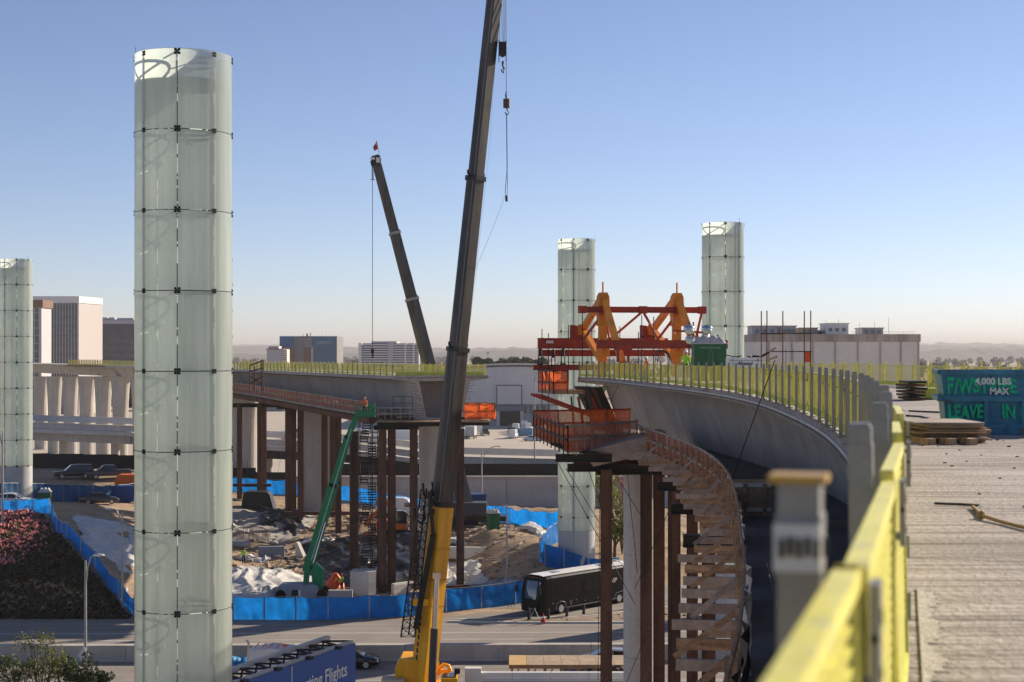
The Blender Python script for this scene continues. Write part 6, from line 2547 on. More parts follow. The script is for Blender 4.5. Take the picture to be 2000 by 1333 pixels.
# orange and blue plant beside the parked sedan
e = thing("orange_compressor", "orange rounded site machine behind the teal fence", "machine", (X_(252, 203), 203, hz(X_(252, 203), 203)))
q = MB()
q.prism([(-1.6, .2), (-1.7, 1.2), (-1.2, 2.0), (1.4, 2.0), (1.7, 1.4), (1.7, .2)], (0, -1, 0), (1, 0, 0), UP, (0, 2, 0))
q.build("housing", ORANGE, e, local=True)
q = MB()
for x in (-1, 1):
    q.tube((x, -1.15, .4), (x, 1.15, .4), .4, n=12)
q.build("wheels", TYRE, e, local=True)
e = thing("blue_dumpster", "blue waste container beside the parked dark sedan", "container", (X_(248, 196), 195, hz(X_(248, 196), 195)), .2)
q = MB()
q.prism([(-1.1, .1), (1.1, .1), (1.3, 2.1), (-1.3, 2.1)], (0, -1, 0), (1, 0, 0), UP, (0, 2, 0))
q.build("tub", mat("container_blue", (.01, .06, .25), .5, var=.2), e, local=True)
for x in (-1.0, -.35, .35, 1.0):
    q = MB()
    q.box((x, -1.05, 1.1), (.1, .1, 1.9))
    q.build("rib", mat("container_blue", (.01, .06, .25)), e, local=True)


# ------------------------------------------------------------------ portable toilets
TGRN = mat("toilet_green", (.02, .11, .04), .5, var=.12)
TROOF = mat("toilet_roof", (.55, .53, .52), .5, var=.08, transl=.2)


def toilet(label, loc, rz, w=1.15, big=False, green=TGRN):
    e = thing("portable_toilet", label, "toilet", loc, rz)
    q = MB()
    q.box((0, 0, 1.05), (w, 1.15, 2.1))
    q.build("cabin", green, e, local=True)
    for x in (-w / 2 + .04, -w * .17, w * .17, w / 2 - .04):
        q = MB()
        q.box((x, -.585, 1.05), (.07, .03, 2.08))
        q.build("corner_rib", green, e, local=True)
    q = MB()
    q.box((0, -.59, 1.0), (w * .56, .02, 1.8))
    dr = q.build("door", green, e, local=True)
    q = MB()
    q.box((w * .2, -.61, 1.05), (.06, .03, .14))
    q.build("handle", BLACK, dr, local=True)
    q = MB()
    n = 4 if big else 3

    def rfn(a, b_):
        y = -.62 + 1.24 * b_
        x = -(w / 2 + .05) + (w + .1) * a
        ed = min(1, 5 * min(a, 1 - a, b_, 1 - b_))
        return Vector((x, y, 2.1 + ed * (.2 + .16 * math.sin(math.pi * b_)) + .11 * ed * abs(math.sin(a * math.pi * n))))
    q.grid(25, 9, rfn)
    q.box((0, 0, 2.1), (w + .12, 1.26, .07))
    q.build("roof", TROOF, e, local=True)
    q = MB()
    q.tube((w * .3, .3, 2.2), (w * .3, .3, 2.6), .05, n=8)
    q.build("vent_pipe", BLACK, e, local=True)
    return e


c = W(88, 985, 168)
toilet("green portable toilet with rounded white roof behind the blue fence on the bank", (c.x, c.y, hz(c.x, c.y) - .1), .15, 1.25)
toilet("green portable toilet on the dirt mound before the rear blue fence", (X_(963, 165), 166, hz(X_(963, 165), 166) - .1), .3)
sT2 = s_at_y(86)
nz_ = math.atan2(L(sT2)[2].y, L(sT2)[2].x)
cc = off(sT2, 4.15, 0)
tl_ = toilet("wide green double portable toilet with pale bumpy roof on the near deck", cc, .02, 1.8, True)
q = MB()
q.tube((0, -.62, 2.5), (-.12, -.63, .9), .012, n=4)
q.tube((0, -.62, 2.5), (.14, -.63, .9), .012, n=4)
q.build("lifting_sling", GREYP, tl_, local=True)
q = MB()
for k in range(9):
    q.box((-.55 + k * .13, -.61, 1.86), (.09, .01, .12))
q.build("lettering", mat("pale_green_print", (.12, .25, .14), .6), tl_, local=True, kind="stuff")

# light tower with dish lamps beside the toilet
sL = s_at_y(90)
lt = thing("light_tower", "mobile light tower with four silver dish lamps next to the form traveller", "light tower", off(sL, 3.6, 0))
q = MB()
c = off(sL, 3.9, 0)
for dx in (-.13, .13):
    for dy in (-.13, .13):
        q.beam(c + Vector((dx, dy, .5)), c + Vector((dx, dy, 3.4)), .04, .04)
for k in range(10):
    q.beam(c + Vector((-.13, -.13, .6 + k * .28)), c + Vector((.13, -.13, .88 + k * .28)), .02, .02)
q.build("mast", BLACK, lt)
q = MB()
q.box(c + Vector((0, 0, .45)), (1.6, 1.0, .6))
q.build("generator", mat("generator_white", (.6, .6, .58), .5), lt)
q = MB()
q.beam(c + Vector((-1.1, 0, 2.9)), c + Vector((1.1, 0, 2.75)), .08, .12)
q.build("lamp_bar", TRAVR, lt)
for (x, y, r_) in ((1346, 645, .33), (1381, 645, .33), (1348, 665, .3), (1378, 661, .28)):
    p = W(x, y, off(sL, 3.9, 0).y - .3)
    q = MB()
    q.ball(p + Vector((0, .05, .05)), r_, 14, 6, (1.0, .75, .85))
    ll = q.build("lamp_dish", CHROME, lt)
    q = MB()
    q.ball(p + Vector((0, -.1, -.06)), r_ * .86, 14, 6, (1.0, .7, .72))
    q.build("lamp_lens", mat("lamp_lens", (.6, .58, .54), .3), ll)

# white welding generator with name plate
sG = s_at_y(78)
e = thing("welding_generator", "white boxy generator with dark roof clutter behind the yellow railing", "generator", off(sG, 4.2, 0))
c = off(sG, 4.35, 0)
q = MB()
q.box(c + UP * .68, (1.75, 1.0, 1.25))
q.build("cabinet", PWHT, e)
q = MB()
q.box(c + Vector((0, -.505, 1.16)), (1.7, .02, .03))
q.box(c + Vector((-.65, -.505, .68)), (.03, .02, 1.2))
q.box(c + Vector((.62, -.505, .68)), (.03, .02, 1.2))
q.build("panel_seam", LGREY, e, kind="stuff")
q = MB()
q.tube(c + Vector((.62, -.53, 1.18)), c + Vector((.62, -.5, 1.18)), .04, n=8)
q.build("latch", BLACK, e)
q = MB()
rr = random.Random(6)
for k in range(12):
    a = c + Vector((rr.uniform(-.8, .8), rr.uniform(-.4, .4), 1.34))
    q.tube(a, a + Vector((rr.uniform(-.6, .6), rr.uniform(-.2, .2), rr.uniform(0, .1))), .03, n=5)
q.build("hose_clutter", BLACK, e, kind="stuff")
place_text("Almond", .26, c + Vector((-.42, -.515, .93)), (1, 0, 0), UP, BLACK, e, sx=.9, shear=.2, offset=.005)

# pipe frame with orange flag panel
e = thing("pipe_scaffold", "tall frame of bare scaffold pipes with an orange panel on the near deck", "scaffold", W(1530, 720, 72))
d = 72.
for x, yt in ((1487, 608), (1498, 607), (1529, 608), (1571, 608), (1583.5, 607)):
    q = MB()
    q.tube(W(x, 728, d), W(x, yt, d), .028, n=6)
    q.build("upright", RUST, e)
for xa, xb, y in ((1486, 1585, 652), (1505, 1585, 687), (1487, 1531, 652.6)):
    q = MB()
    q.tube(W(xa, y, d - .06), W(xb, y, d - .06), .028, n=6)
    q.build("ledger", RUST, e)
q = MB()
q.box(W(1577, 697.5, d + .05), (.28, .02, .5))
q.build("orange_panel", TARPO, e)
for a, b_ in (((1483, 699), (1515, 680)), ((1487, 697), (1502, 689)), ((1499, 704), (1518, 697))):
    q = MB()
    q.beam(W(*a, d - .5), W(*b_, d - .5), .08, .09)
    q.build("stub_timber", TIMB, e)
for x in (1497, 1535, 1549):
    q = MB()
    q.tube(W(x, 728, d - .3), W(x, 681, d - .3), .012, n=4)
    q.build("rebar_stake", DSTEEL, e)

# ------------------------------------------------------------------ blue skip on the deck
SKB = mat("skip_blue", (.045, .19, .29), .55, var=.22, scale=1.6, fine=.15, fscale=9, c2=(.05, .08, .10), cov=(.58, .7))
d = 26.
sk = thing("blue_skip", "blue steel skip with green spray lettering on blocks on the near deck", "skip", (X_(1930, d), d, 21.66))
zd = L(s_at_y(26))[3]
zt, zm, z0 = Z_(724, d), Z_(779, d), Z_(835, d)
x0, x1 = X_(1842, d), X_(1842, d) + 2.6
q = MB()
dep = 1.7


def skring(z, ins, xo=0):
    return [Vector((x0 - xo + ins, d + ins, z)), Vector((x1 - ins, d + ins, z)), Vector((x1 + .36 - ins, d + dep - ins, z)), Vector((x0 + .36 - xo + ins, d + dep - ins, z))]


q.loft([skring(z0, .06), skring(zm - .03, .02), skring(zm + .03, .02), skring(zt, -.01, .03)], caps=False)
q.loft([skring(zt, .03), skring(zm, .08), skring(z0 + .03, .1)], caps=False)
q.add(skring(z0 + .03, .08), [(0, 1, 2, 3)])
q.add(skring(z0, .06), [(3, 2, 1, 0)])
q.build("tub", SKB, sk)
for z, h in ((zt - .03, .075), (zm, .09), (z0 + .02, .06)):
    q = MB()
    q.beam((x0 - .05, d - .03, z), (x1 + .03, d - .03, z), .06, h)
    q.beam((x0 - .06, d, z), (x0 + .3, d + dep, z), .06, h)
    q.build("rim_band", SKB, sk)
for x in (x0 + .72, x0 + 1.35, x0 + 2.3):
    q = MB()
    q.box((x, d - .02, (z0 + zm) / 2), (.07, .05, zm - z0 - .05))
    q.build("rib", SKB, sk)
q = MB()
q.box((x0 + 1.0, d + .1, z0 - .11), (1.0, .3, .2))
q.box((x0 + 1.0, d + 1.4, z0 - .11), (1.0, .3, .2))
q.build("fork_pocket", SKB, sk)
SPR = mat("green_spray_paint", (.01, .5, .2), .8, var=.3, scale=14)
WPT = mat("white_stencil_paint", (.7, .7, .68), .8, var=.1)
ux = (1, 0, 0)
px = lambda x, y: (X_(x, d), d - .012, Z_(y, d))
place_text("F/W", .40, px(1849, 770.5), ux, UP, SPR, sk, "spray_lettering", .002, .62, offset=.008)
place_text("STRIPE", .33, px(1899, 767), ux, UP, SPR, sk, "spray_lettering", .002, .78, offset=.006)
place_text("4,000 LBS", .155, (X_(1904, d), d - .018, Z_(751, d)), ux, UP, WPT, sk, "stencil_lettering", .002, .98, offset=.005)
place_text("MAX", .155, (X_(1932, d), d - .018, Z_(770.5, d)), ux, UP, WPT, sk, "stencil_lettering", .002, .98, offset=.005)
place_text("LEAVE", .32, px(1851, 817), ux, UP, SPR, sk, "spray_lettering", .002, .68, offset=.008)
place_text("IN P", .32, px(1957, 817), ux, UP, SPR, sk, "spray_lettering", .002, .68, offset=.008)
for x, y in ((1898, 851), (2005, 851)):
    q = MB()
    q.box((X_(x, d), d + .2, zd + .07), (.24, 1.2, .14), rz=.15)
    q.build("timber_block", TIMB, label="wood block under the skip's %s end" % ("nearer" if x < 1950 else "cut-off"), cat="block")
# ply stack beside it
ps_ = thing("plywood_stack", "flat stack of weathered plywood and battens next to the blue skip", "lumber", (X_(1835, 24), 24, zd))
rr = random.Random(12)
for k in range(11):
    q = MB()
    q.box((X_(1838, 24) + rr.uniform(-.05, .1), 24.1 + rr.uniform(-.1, .1), zd + .03 + k * .028), (.98 + rr.uniform(-.15, .12), 1.5, .022), rz=rr.uniform(-.05, .05))
    q.build("sheet", [TIMB, TIMB_G, PLY][rr.randrange(3)], ps_)
for k in range(3):
    q = MB()
    q.box((X_(1800 + 40 * k, 23.3), 23.2, zd + .05 + .0 * k), (.12, .7, .1), rz=.1)
    q.build("bearer", TIMB, ps_)
st_ = thing("form_panel_stack", "dark stack of steel form panels near the railing bend", "stack", (X_(1783, 47), 47, L(s_at_y(47))[3]))
zq = L(s_at_y(47))[3]
for k in range(6):
    q = MB()
    q.box((X_(1783, 47) + rr.uniform(-.05, .05), 47.2, zq + .06 + k * .1), (.52, 1.6, .07), rz=rr.uniform(-.06, .06))
    q.build("form_panel", DSTEEL if k % 2 else RUST, st_)
q = MB()
q.box((X_(1815, 48), 48, zq + .2), (.5, 1.0, .3))
q.box((X_(1822, 48), 48.2, zq + .08), (.55, .6, .14))
q.build("yellow_crate", YELT, label="yellow plastic crate next to the form panel stack", cat="crate")
# cables, rope and wire on the deck
q = MB()
zz = lambda y: L(s_at_y(y))[3] + .02
q.path([(X_(1825, 13.5), 13.5, zz(13.5)), (X_(1880, 13.4), 13.4, zz(13.4)), (X_(1915, 13.3), 13.3, zz(13.3)), (X_(1905, 12.9), 12.9, zz(12.9))], .012, 5)
q.build("steel_wire", DSTEEL, label="bent dark wire lying on the near deck", cat="wire")
q = MB()
q.path([(X_(1900, 13.2), 13.2, zz(13)), (X_(1912, 12.7), 12.7, zz(13)), (X_(1922, 12.3), 12.3, zz(12.3) + .01), (X_(1955, 12.0), 12.0, zz(12)), (X_(1975, 11.8), 11.8, zz(12)), (X_(2010, 11.5), 11.5, zz(11))], .016, 6)
q.ball((X_(1917, 12.4), 12.4, zz(12) + .01), .04, 6, 4)
q.build("deck_rope", mat("tan_rope", (.34, .22, .11), .8), label="twisted tan rope with a knot lying on the near deck", cat="rope")
q = MB()
q.path([(X_(1770, 34), 34, zz(34)), (X_(1800, 33.4), 33.4, zz(33)), (X_(1812, 32.6), 32.6, zz(33))], .02, 5)
q.path([(X_(1775, 37), 37, zz(37)), (X_(1840, 36), 36, zz(36))], .02, 5)
q.build("deck_cable", BLACK, label="black cable trailing across the deck before the skip", cat="cable")
# tar seams and saw cuts along the deck
q = MB()
for o_ in (4.6, 5.25):
    pts = [off(s_at_y(y), o_ - (27 - y) * .02, .004) for y in np.linspace(8, 34, 14)]
    for i in range(13):
        a, b_ = pts[i], pts[i + 1]
        sd = (b_ - a).cross(UP).normalized() * .035
        q.quad(a - sd, a + sd, b_ + sd, b_ - sd)
q.build("tar_seam", mat("tar_seam", (.09, .075, .06), .9, var=.3), gw, kind="stuff")
q = MB()
rr = random.Random(14)
for k in range(240):
    y = rr.uniform(5, 40)
    u = rr.uniform(.8, 8)
    p = off(s_at_y(y), u, .006)
    q.box(p, (rr.uniform(.01, .06), rr.uniform(.01, .03), .012), rz=rr.uniform(0, 3))
q.build("deck_litter", [DSTEEL], kind="stuff", label="nails, chips and bits of wire scattered over the near deck", cat="litter")
# crumbling mortar strip below the near railing
q = MB()
la, lb = [], []
for k in range(240):
    s_ = s_at_y(1.5 + k * .03)
    la.append(off(s_, .17, .012))
    lb.append(off(s_, .25 + rr.uniform(-.03, .05) + .03 * math.sin(k * .23), .004))
q.loft([la, lb], closed=False)
q.build("mortar_strip", mat("dry_mortar", (.5, .46, .41), .95, var=.15, scale=4, fine=.25, fscale=30, bump=.8, bscale=40), gw, kind="stuff")
# label and cap on the nearest post
p = off(s_at_y(2.46), 0, 0)
q = MB()
q.box(p + UP * 1.108, (.09, .09, .012), rz=math.atan2(L(s_at_y(2.46))[1].y, L(s_at_y(2.46))[1].x))
pc_ = q.build("post_cap", mat("amber_cap", (.5, .3, .05), .4), bpy.data.objects["edge_railing"])
q = MB()
q.box(p + Vector((0, -.0, 1.0)), (.0875, .0735, .075), rz=math.atan2(L(s_at_y(2.46))[1].y, L(s_at_y(2.46))[1].x))
pl2 = q.build("post_label", mat("label_white", (.6, .6, .6), .5), bpy.data.objects["edge_railing"])
q = MB()
for k in range(6):
    q.box(p + Vector((-.036 + k * .0135, -.043 - .002 * k, 1.0 + .003 * (k % 2))), (.008, .004, .03), rz=-.3)
q.build("faded_print", BLACK, pl2, kind="stuff")
# leaning rod and thin cables by the near girder
q = MB()
q.tube(W(1513, 705, 44), W(1423, 955, 56), .018, n=5)
q.build("leaning_rod", DSTEEL, label="thin dark rod leaning from the railing down to the walkway", cat="rod")
q = MB()
q.tube(W(1226, 712, 92), W(1181, 812, 95), .018, n=5)
q.build("guy_rod", DSTEEL, label="thin dark rod slanting below the railing near the form traveller", cat="rod")
# small heaps, pallets and drums that fill the site floor
for k, (x, y, m_, lab) in enumerate([(-28.5, 171, TARPW, "small crumpled white sheet beyond the worker in lime"), (-22, 178.5, TARPW, "crumpled pale sheet below the broad pier"), (-14.5, 186, TARPB, "black plastic heap at the foot of the terrace"), (-8, 188, TARPO, "orange mesh roll on the terrace behind the rusty columns"), (-31, 154, TARPW, "white sheet end lying next to the big pylon's edge")]):
    tarp("plastic_sheet", lab, [(x - 2.2, y - 1.4), (x + 1.9, y - 1.7), (x + 2.3, y + 1.6), (x - 1.8, y + 1.9)], m_, .5, 3.0, 60 + k, lift=.1, n=26, cat="sheet")
for k, (x, d, lab) in enumerate([(640, 158, "pallet of timber beside the crumpled orange bundle"), (520, 156, "pallet on the tarpaulin edge left of the boom lift"), (745, 172, "pallet of offcuts behind the stair tower"), (690, 186, "pallet under the far end of the rusty columns")]):
    c = Vector((X_(x, d), d, hz(X_(x, d), d)))
    e = thing("pallet", lab, "pallet", c, .3 * k)
    for j in range(5):
        q = MB()
        q.box((0, -.5 + j * .25, .5), (1.3, .14, .04))
        q.build("slat", TIMB, e, local=True)
    for j in range(3):
        q = MB()
        q.box((-.55 + j * .55, 0, .24), (.12, 1.1, .48))
        q.build("bearer", TIMB_G, e, local=True)
    for j in range(4):
        q = MB()
        q.box((0, -.36 + j * .24, .56 + .05), (1.9, .1, .1), rz=.04 * j)
        q.build("timber", TIMB if j % 2 else TIMB_G, e, local=True)

person("worker in lime vest with orange hat bending by the orange bundle", (X_(668, 149.5), 149.5, hz(X_(668, 149.5), 149.5)), R(120), hat=ORANGE, pose="reach")
person("worker in yellow vest standing next to the excavator's cab", (X_(806, 176), 176, hz(X_(806, 176), 176)), R(60), hat=WHITE)
# ------------------------------------------------------------------ overhead road sign
e = thing("road_sign", "large blue overhead direction sign with a box truss behind it", "sign", (-10, 76, 0))
A = Vector((-8.15, 80, 8.0))                 # far right end, top
Dv = Vector((-4.2, -9.8, 0)).normalized()    # towards the near end
Nn = Vector((-Dv.y, Dv.x, 0))                # facing the reader
if Nn.dot(Vector((0, 0, 23)) - A) < 0:
    Nn = -Nn
SGN = mat("sign_blue", (.012, .085, .34), .45, var=.08, scale=.4, fine=.05)
LENS = [(0, 6.3), (6.36, 12.6), (12.66, 19)]
for a, b_ in LENS:
    q = MB()
    p0, p1 = A + Dv * a, A + Dv * b_
    q.loft([[p0, p1, p1 - UP * 3.2, p0 - UP * 3.2], [p - Nn * .08 for p in (p0, p1, p1 - UP * 3.2, p0 - UP * 3.2)]])
    q.build("sign_panel", SGN, e)
me_u = -Dv
t0 = A + Dv * 10.9 - UP * 1.48 + Nn * .012
place_text("Departing Flights", 1.02, A + Dv * 7.05 - UP * 1.5 + Nn * .012, -Dv, UP, WHITE, e, "lettering", .006, .88, offset=.012)
q = MB()
q.beam(A + Dv * 6.33 + Nn * .02 - UP * .02, A + Dv * 6.33 + Nn * .02 - UP * 3.2, .05, .02)
q.build("panel_joint", WHITE, e)
TRM = mat("truss_tan", (.62, .54, .45), .6, var=.12)
for off_, zz in ((-.35, -.02), (-1.75, .12), (-.35, -1.5), (-1.75, -1.5)):
    q = MB()
    q.beam(A - Dv * .2 + Nn * off_ + UP * zz, A + Dv * 19 + Nn * off_ + UP * zz, .26, .22)
    q.build("truss_chord", TRM, e)
for k in range(15):
    for z1 in (0.08, -1.5):
        q = MB()
        a, b_ = A + Dv * (k * 1.27) + Nn * -.4 + UP * z1, A + Dv * (k * 1.27 + .64) + Nn * -1.7 + UP * z1
        q.beam(a, b_, .09, .09)
        q.build("truss_web", DSTEEL, e)
        q = MB()
        q.beam(b_, A + Dv * (k * 1.27 + 1.27) + Nn * -.4 + UP * z1, .09, .09)
        q.build("truss_web", DSTEEL, e)
    q = MB()
    q.beam(A + Dv * (k * 1.27 + .3) + Nn * -1.72 + UP * .1, A + Dv * (k * 1.27 + .9) + Nn * -1.72 - UP * 1.5, .08, .08)
    q.build("truss_web", DSTEEL, e)
for k in range(5):
    q = MB()
    q.box(A + Dv * (1.6 + k * 2.9) + Nn * -.12 + UP * .03, (.35, .3, .16), rz=1.1)
    q.build("hanger_clip", DSTEEL, e)
q = MB()
pp = A + Dv * 17 + Nn * -1.05
q.tube((pp.x, pp.y, 0), (pp.x, pp.y, 8), .4, n=16)
q.build("sign_column", TRM, e)

# ------------------------------------------------------------------ formwork table and white beam trailer on the near road
e = thing("formwork_table", "long timber formwork table with plywood top beside the near road", "formwork", (X_(1110, 101), 101, 0))
xa, xb = X_(994, 101), X_(1232, 101)
zt = Z_(1299, 99.4)
w_ = (xb - xa) / 7
for k in range(7):
    q = MB()
    q.box((xa + w_ * (k + .5), 101, zt - .02), (w_ - .02, 3.2, .05))
    q.build("plywood_sheet", mat("fresh_plywood", (.55, .36, .15), .8, var=.1) if k == 0 else PLY, e)
q = MB()
for y in (99.5, 102.5):
    q.beam((xa, y, zt - .16), (xb, y, zt - .16), .1, .2)
q.build("edge_beam", TIMB, e)
for k in range(8):
    x = xa + .2 + k * (xb - xa - .4) / 7
    for y in (99.5, 102.4):
        q = MB()
        q.beam((x, y, 0), (x, y, zt - .2), .14, .14)
        q.build("leg", TIMB, e)
    q = MB()
    q.beam((x + .05, 99.48, zt - 1.0), (x + .45, 99.48, zt - .3), .06, .1)
    q.build("brace", TIMB, e)
for y in (99.5, 102.4):
    for z in (.8, zt - .75):
        q = MB()
        q.beam((xa, y - .09, z), (xb, y - .09, z), .05, .12)
        q.build("rail", TIMB, e)
e = thing("beam_trailer", "white-sided low trailer along the near road beside the yellow crane", "trailer", (X_(1080, 95), 95, 0))
zt = Z_(1313, 95)
xa, xb = X_(926, 95), X_(1224, 95)
for k in range(4):
    f0, f1 = xa + (xb - xa) * k / 4, xa + (xb - xa) * (k + 1) / 4
    q = MB()
    q.box(((f0 + f1) / 2, 95, zt - .22), (f1 - f0 - .02, .35, .44))
    q.box(((f0 + f1) / 2, 94.8, zt - .5), (f1 - f0 - .02, .1, .06))
    q.build("side_beam", WHITE, e)
q = MB()
q.box(((xa + xb) / 2, 96.2, zt - .95), (xb - xa, 2.4, .25))
q.build("bed", DSTEEL, e)
for x, w, h in ((X_(917, 95), .55, .62), (X_(933, 95), .45, .55)):
    q = MB()
    q.box((x, 94.9, zt - .05 - h / 2 + .05), (w, .6, h + .6))
    q.build("end_box", WHITE, e)
for k in range(4):
    q = MB()
    q.tube((xa + 1.0 + k * 2.6, 95.0, .5), (xa + 1.0 + k * 2.6, 97.4, .5), .5, n=16)
    q.build("wheel", TYRE, e)
q = MB()
q.box(((xa + xb) / 2, 96, 1.2), (xb - xa - .5, 1.0, .5))
q.build("chassis", BLACK, e)
q = MB()
rr = random.Random(3)
for k in range(9):
    c = W(1206 + rr.uniform(-14, 12), 1318 + rr.uniform(-7, 10), 95.5)
    q.path([c + Vector((math.cos(a) * .35, .1 * k, math.sin(a) * .28)) for a in np.linspace(0, 6.2, 10)], .03, 4)
q.build("load_chain", DSTEEL, e, kind="stuff")


# ------------------------------------------------------------------ lamp posts
def lamp(label, x, ybase, ytop, d, arm, z0=None, name="street_lamp"):
    b_ = W(x, ybase, d)
    zb = hz(b_.x, b_.y) if z0 is None else z0
    e = thing(name, label, "lamp post", (b_.x, b_.y, zb))
    zt = Z_(ytop, d)
    q = MB()
    q.tube((b_.x, b_.y, zb), (b_.x, b_.y, zt), .12, .075, n=10)
    q.build("pole", GALV, e)
    q = MB()
    q.box((b_.x, b_.y, zb + .2), (.34, .34, .4))
    q.build("base", GALV, e)
    if arm:
        q = MB()
        s_ = 1 if arm > 0 else -1
        a = abs(arm)
        q.path([(b_.x + .04 * s_, b_.y, zt - 1.5), (b_.x + s_ * a * .25, b_.y - .1, zt - .45), (b_.x + s_ * a * .6, b_.y - .2, zt + .25), (b_.x + s_ * a, b_.y - .3, zt + .42)], .055, 7)
        q.build("arm", GALV, e)
        q = MB()
        q.ball((b_.x + s_ * (a + .3), b_.y - .3, zt + .4), .34, 10, 5, (1.2, .5, .32))
        q.build("luminaire", WHITE, e)
    return e


l1 = lamp("tall grey lamp post with curved arm in front of the flowering bank", 167, 1345, 1095, 106, .7, 0)
lamp("dark lamp post with small head behind the white tarpaulin slope", 239, 1200, 1002, 136, -.75)
lamp("lamp post cut by the picture edge before the left pylon", 5, 975, 842, 150, -.9)
lamp("lamp post with long curved arm before the far parking lot", 941, 990, 878, 205, 2.0, 2.5)
lamp("bare grey pole beside the coach behind the front fence", 990, 1180, 985, 143.5, 0)
lamp("tall bare pole rising beside the form traveller's platforms", 1044, 900, 727, 240, .9, 5)
lamp("lamp post with arched arm behind the coach's rear", 1226, 1215, 1103, 139, -1.0, 0)
e = thing("warning_sign", "diamond road sign seen from the back on the lamp post", "sign", W(163, 1275, 105.6))
q = MB()
c = W(163, 1280, 105.7)
q.prism([(-.4, 0), (0, -.55), (.4, 0), (0, .55)], c, (1, 0, 0), UP, (0, .03, 0))
q.build("plate", mat("sign_back", (.55, .53, .55), .4, .5), e)
q = MB()
q.box(c + Vector((0, .06, 0)), (.06, .05, 1.2))
q.build("bracket", GALV, e)
# traffic cone and easel by the bus
e = thing("traffic_cone", "red and white traffic cone on the island kerb before the coach", "cone", (X_(1061, 131.8), 131.5, .15))
q = MB()
q.tube((0, 0, .03), (0, 0, .35), .2, .12, n=12)
q.tube((0, 0, .5), (0, 0, .75), .085, .03, n=12)
q.box((0, 0, .02), (.42, .42, .04))
q.build("body", RED, e, local=True)
q = MB()
q.tube((0, 0, .35), (0, 0, .5), .122, .085, n=12)
q.build("sleeve", WHITE, e, local=True)
e = thing("sign_stand", "folding metal sign stand on the island before the coach's wheel", "stand", (X_(1044, 132), 132, .15))
q = MB()
for dx in (-.45, .45):
    q.tube((0, 0, 1.1), (dx, -.2, 0), .025, n=5)
    q.tube((0, 0, 1.1), (dx, .3, 0), .025, n=5)
q.build("legs", GALV, e, local=True)
for k, (x, d) in enumerate([(1033, 132.6), (1071, 133.2), (1107, 134.3), (1140, 135.6)]):
    c = Vector((X_(x, d), d, .14))
    q = MB()
    q.tube(c, c + UP * .8, .14, .12, n=10)
    q.ball(c + UP * .8, .12, 10, 4, (1, 1, .5), 0)
    q.build("bollard", DSTEEL, label="%s dark bollard in the row along the coach's near side" % ["first", "second", "third", "fourth"][k], cat="bollard", group="bollards on the island")

# ------------------------------------------------------------------ planting
def shrub(label, loc, rad, n, size, m_, seed, stems=7, name="shrub", lobes=8, cat="shrub"):
    rg_ = random.Random(seed)
    e = thing(name, label, cat, loc)
    q = MB()
    tips = []
    for k in range(stems):
        a = rg_.uniform(0, 6.28)
        r_ = rg_.uniform(.2, .95)
        tip = Vector((math.cos(a) * rad[0] * r_, math.sin(a) * rad[1] * r_, rad[2] * rg_.uniform(.7, 1.15)))
        q.path([(0, 0, -.1), tip * .5 + Vector((rg_.uniform(-.2, .2), 0, .1)), tip], .05, 5, .015)
        tips.append(tip)
    q.build("stems", BARK, e, local=True)
    q = MB()
    for k in range(lobes):
        t_ = tips[k % len(tips)] * rg_.uniform(.55, 1.05)
        leaf_cloud(q, t_, (rad[0] * .34, rad[1] * .34, rad[2] * .2), n // lobes, size, rg_, .45)
    q.build("foliage", m_, e, local=True)
    return e


LEAFY = mat("yellow_green_leaf", (.15, .16, .035), .6, var=.35, scale=1.2, transl=.3)
for k, (x, d, zc, rad, m_, lab) in enumerate([
        (30, 92, 2.25, (1.6, 1.4, 2.4), LEAF, "leafy shrub cut by the bottom left corner"),
        (80, 92, 2.25, (1.5, 1.3, 3.2), LEAFY, "tall yellow-green shrub with thin sprigs by the near road"),
        (125, 93, 2.25, (1.2, 1.1, 2.3), LEAF, "small green shrub between the sprigged one and the lamp post"),
        (165, 92, 2.25, (1.1, 1.0, 2.2), LEAFD, "dark shrub at the foot of the curved lamp post"),
        (190, 93, 2.25, (.9, .9, 1.5), LEAFD, "low dark shrub nearest the big pylon")]):
    shrub(lab, (X_(x, d), d, zc), rad, 1700, .085, m_, 50 + k, 12, lobes=14)
# raised planter the shrubs grow in
q = MB()
q.prism([(-32, 88), (-23.6, 88), (-23.6, 97), (-32, 97)], (0, 0, 0), (1, 0, 0), (0, 1, 0), (0, 0, 2.3))
q.build("planter_ground", DIRT, kind="structure")

# street tree behind the coach
e = thing("street_tree", "bushy yellow-green tree behind the coach and rusty columns", "tree", (X_(1200, 153), 153, hz(X_(1200, 153), 153)))
rg = random.Random(77)
q = MB()
q.tube((0, 0, -.2), (.1, 0, 3.2), .2, .13, n=8)
tips = []
for k in range(12):
    a = k * .9
    tip = Vector((math.cos(a) * rg.uniform(.6, 2.0), math.sin(a) * rg.uniform(.6, 1.8), rg.uniform(2.5, 8.8)))
    q.path([(.1, 0, min(2.8, tip.z * .4)), tip * .6 + Vector((0, 0, .6)), tip], .07, 5, .02)
    tips.append(tip)
q.build("trunk", BARK, e, local=True)
q = MB()
for k in range(26):
    t_ = tips[k % 12] * rg.uniform(.75, 1.08)
    leaf_cloud(q, t_, (.95, .95, .7), 150, .13, rg, .55)
q.build("crown", LEAFY, e, local=True)
shrub("pink-tipped bare bush rising behind the street tree", (X_(1215, 158), 158, hz(X_(1215, 158), 158)), (1.4, 1.2, 9.0), 900, .12, mat("dry_blossom", (.3, .15, .12), .8, var=.3, transl=.3), 91, 9)
